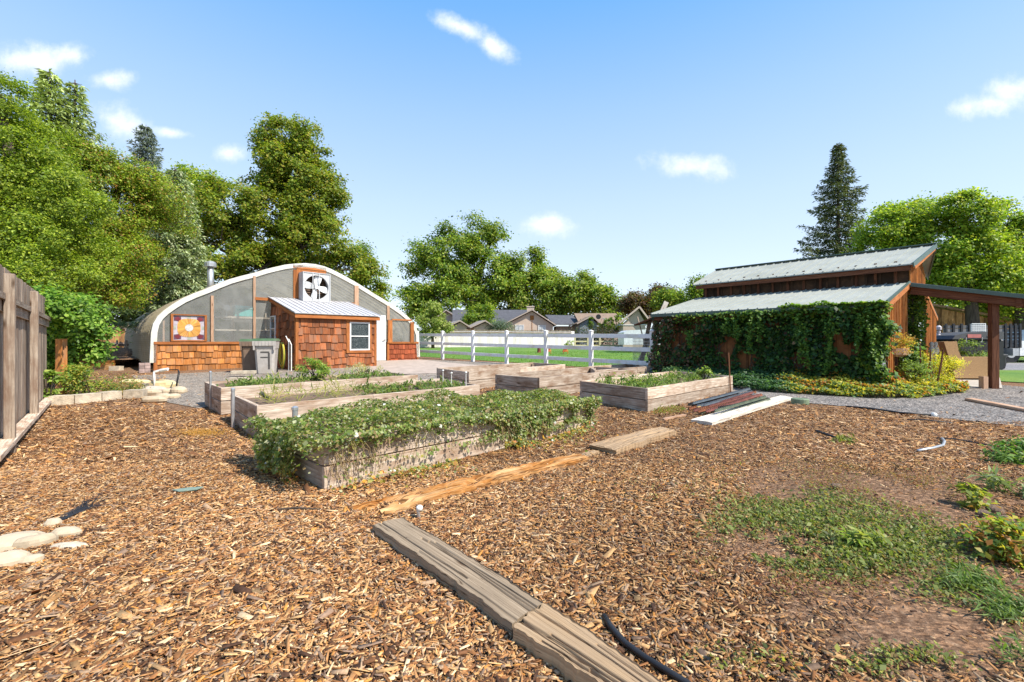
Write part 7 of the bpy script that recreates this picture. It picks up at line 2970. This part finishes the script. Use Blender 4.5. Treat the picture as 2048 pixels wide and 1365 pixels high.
for i, (x_, y_, rx, ry, l_) in enumerate(((1184, 645, 6, 15, 'lone narrow dark shrub before the blue-grey gable'), (1208, 648, 7, 15, 'first of three columnar shrubs right of the blue-grey gable'), (1219, 648, 7, 14, 'middle of three columnar shrubs'), (1232, 647, 7, 15, 'third columnar shrub, next to the bright one'), (1240, 645, 8, 18, 'bright yellow-green shrub beside the taupe house'))):
    q = P(x_, y_, 48)
    bush(l_, q, (rx * 48 / F, rx * 48 / F, ry * 48 / F), 1300, .12, LGR if i == 4 else MGR[:4], name='columnar_shrub', cat='shrub', group='columnar shrubs in front of the houses')
bush('grey-green weeping conifer over the fence beside the beige house', P(1008, 659, 47), (1.9, .8, .55), 4500, .13, [(.13, .18, .12), (.18, .24, .16), (.09, .13, .09)], name='weeping_conifer', cat='shrub', nlump=20)
bush('small bright sapling by the far fence corner', P(1139, 690, 40), (.45, .4, .5), 700, .1, LGR, name='sapling', cat='plant')


def conifer(label, px, pyt, pyb, Y, wpx, n_wh, pal, droop=.25, seed=0, dens=1.0, name='spruce', ndl=.20, sparse=.0, prof=.85, tiers=7, hang=.6, curl=.0):
    rs = np.random.RandomState(seed)
    top, bot = P(px, pyt, Y), P(px, pyb, Y)
    base = Vector((top.x, Y, gz(0, Y)))
    t = thing(name, base, label, 'tree')
    H = top.z - bot.z
    wmax = wpx * Y / F
    mb = MB()
    mb.tube([base, (base + top) / 2, top], [H * .018 + .06, H * .012 + .03, .015], 8)
    PB, PA, PN, PL, PC = [], [], [], [], []
    for w in range(n_wh):
        f = (w + .5) / n_wh
        z = top.z - H * f
        Lr = wmax * (f ** prof) * rs.uniform(.8, 1.1) + .12
        nb = int(tiers)
        for b in range(nb):
            az = 2 * math.pi * (b / nb) + rs.uniform(-.5, .5)
            L = Lr * rs.uniform(.62, 1.15)
            d = np.array([math.cos(az), math.sin(az), 0])
            sagp = droop * rs.uniform(.6, 1.4)
            K = max(4, int(L / .22))
            pts = []
            for k in range(K + 1):
                s = k / K
                pts.append(Vector((top.x + d[0] * L * s, Y + d[1] * L * s, z - L * sagp * s + L * (.18 + curl) * s * s)))
            if b % 2 == 0:
                mb.tube(pts, [max(.006, .03 * (1 - s / K)) for s in range(K + 1)], 4, caps=False)
            m = int((16 + L * 55) * dens)
            s = rs.uniform(.12 if L > 1 else 0, 1.02, m) ** .8
            side = np.array([-d[1], d[0], 0])
            wv = .20 * L * np.clip(1 - s, 0, 1) ** .6 + .06
            lat = rs.uniform(-1, 1, m) * wv
            q = np.stack([top.x + d[0] * L * s, Y + d[1] * L * s, z - L * sagp * s + L * (.18 + curl) * s * s], 1)
            q += side * lat[:, None] + rs.normal(size=(m, 3)) * .025
            q[:, 2] -= np.abs(lat) * .25 + rs.exponential(.05 + .05 * hang, m)
            ax = unit(d * .8 + side * np.sign(lat)[:, None] * .7 + np.array([0, 0, -hang]) + rs.normal(size=(m, 3)) * .35)
            PB.append(q)
            PA.append(ax)
            PN.append(unit(np.array([0.1, -.1, 1.0]) + rs.normal(size=(m, 3)) * .55))
            PL.append(ndl * rs.uniform(.6, 1.4, m))
            c = np.array(pal)[rs.randint(0, len(pal), m)] * rs.uniform(.8, 1.2, (m, 1)) * rs.uniform(.8, 1.2)
            PC.append(c)
    mb.build('trunk', M_BARK, t, smooth=True)
    L = np.concatenate(PL)
    leaf_obj('crown', np.concatenate(PB), np.concatenate(PN), L, L * .30, np.concatenate(PC), t, axis=np.concatenate(PA), mat=M_NEEDLE)
    return t


SPR = [(.07, .105, .055), (.10, .135, .06), (.13, .16, .07), (.05, .075, .04), (.18, .19, .08)]
conifer('tall dark spruce standing alone behind the barn roof', 1676, 286, 560, 33, 90, 32, SPR, .34, 3, .98, ndl=.22, tiers=7, prof=.85, curl=.16)
conifer('grey-blue spruce tip rising behind the left trees', 292, 250, 640, 33, 100, 34, [(.16, .21, .19), (.22, .27, .25), (.12, .16, .14), (.30, .34, .30)], .2, 5, .9, ndl=.24, tiers=8, prof=.72, name='blue_spruce')
conifer('pale drooping cedar with hanging grey-green branches beside the greenhouse', 350, 335, 640, 20.5, 78, 26, [(.28, .36, .18), (.38, .44, .25), (.20, .27, .14), (.48, .52, .32)], .55, 8, 1.5, ndl=.20, tiers=9, prof=.55, hang=1.4, name='weeping_cedar')
conifer('yellowish drooping cedar tops poking above the left trees', 100, 138, 500, 15.5, 110, 26, [(.34, .42, .13), (.44, .52, .20), (.26, .34, .10)], .40, 13, .85, ndl=.20, tiers=6, prof=.75, hang=1.2, name='weeping_cedar')
conifer('second yellowish cedar leader just right of the taller one', 150, 160, 480, 16, 90, 22, [(.32, .40, .14), (.42, .48, .20), (.22, .30, .10)], .35, 14, .8, ndl=.18, tiers=6, prof=.8, hang=1.1, name='weeping_cedar')
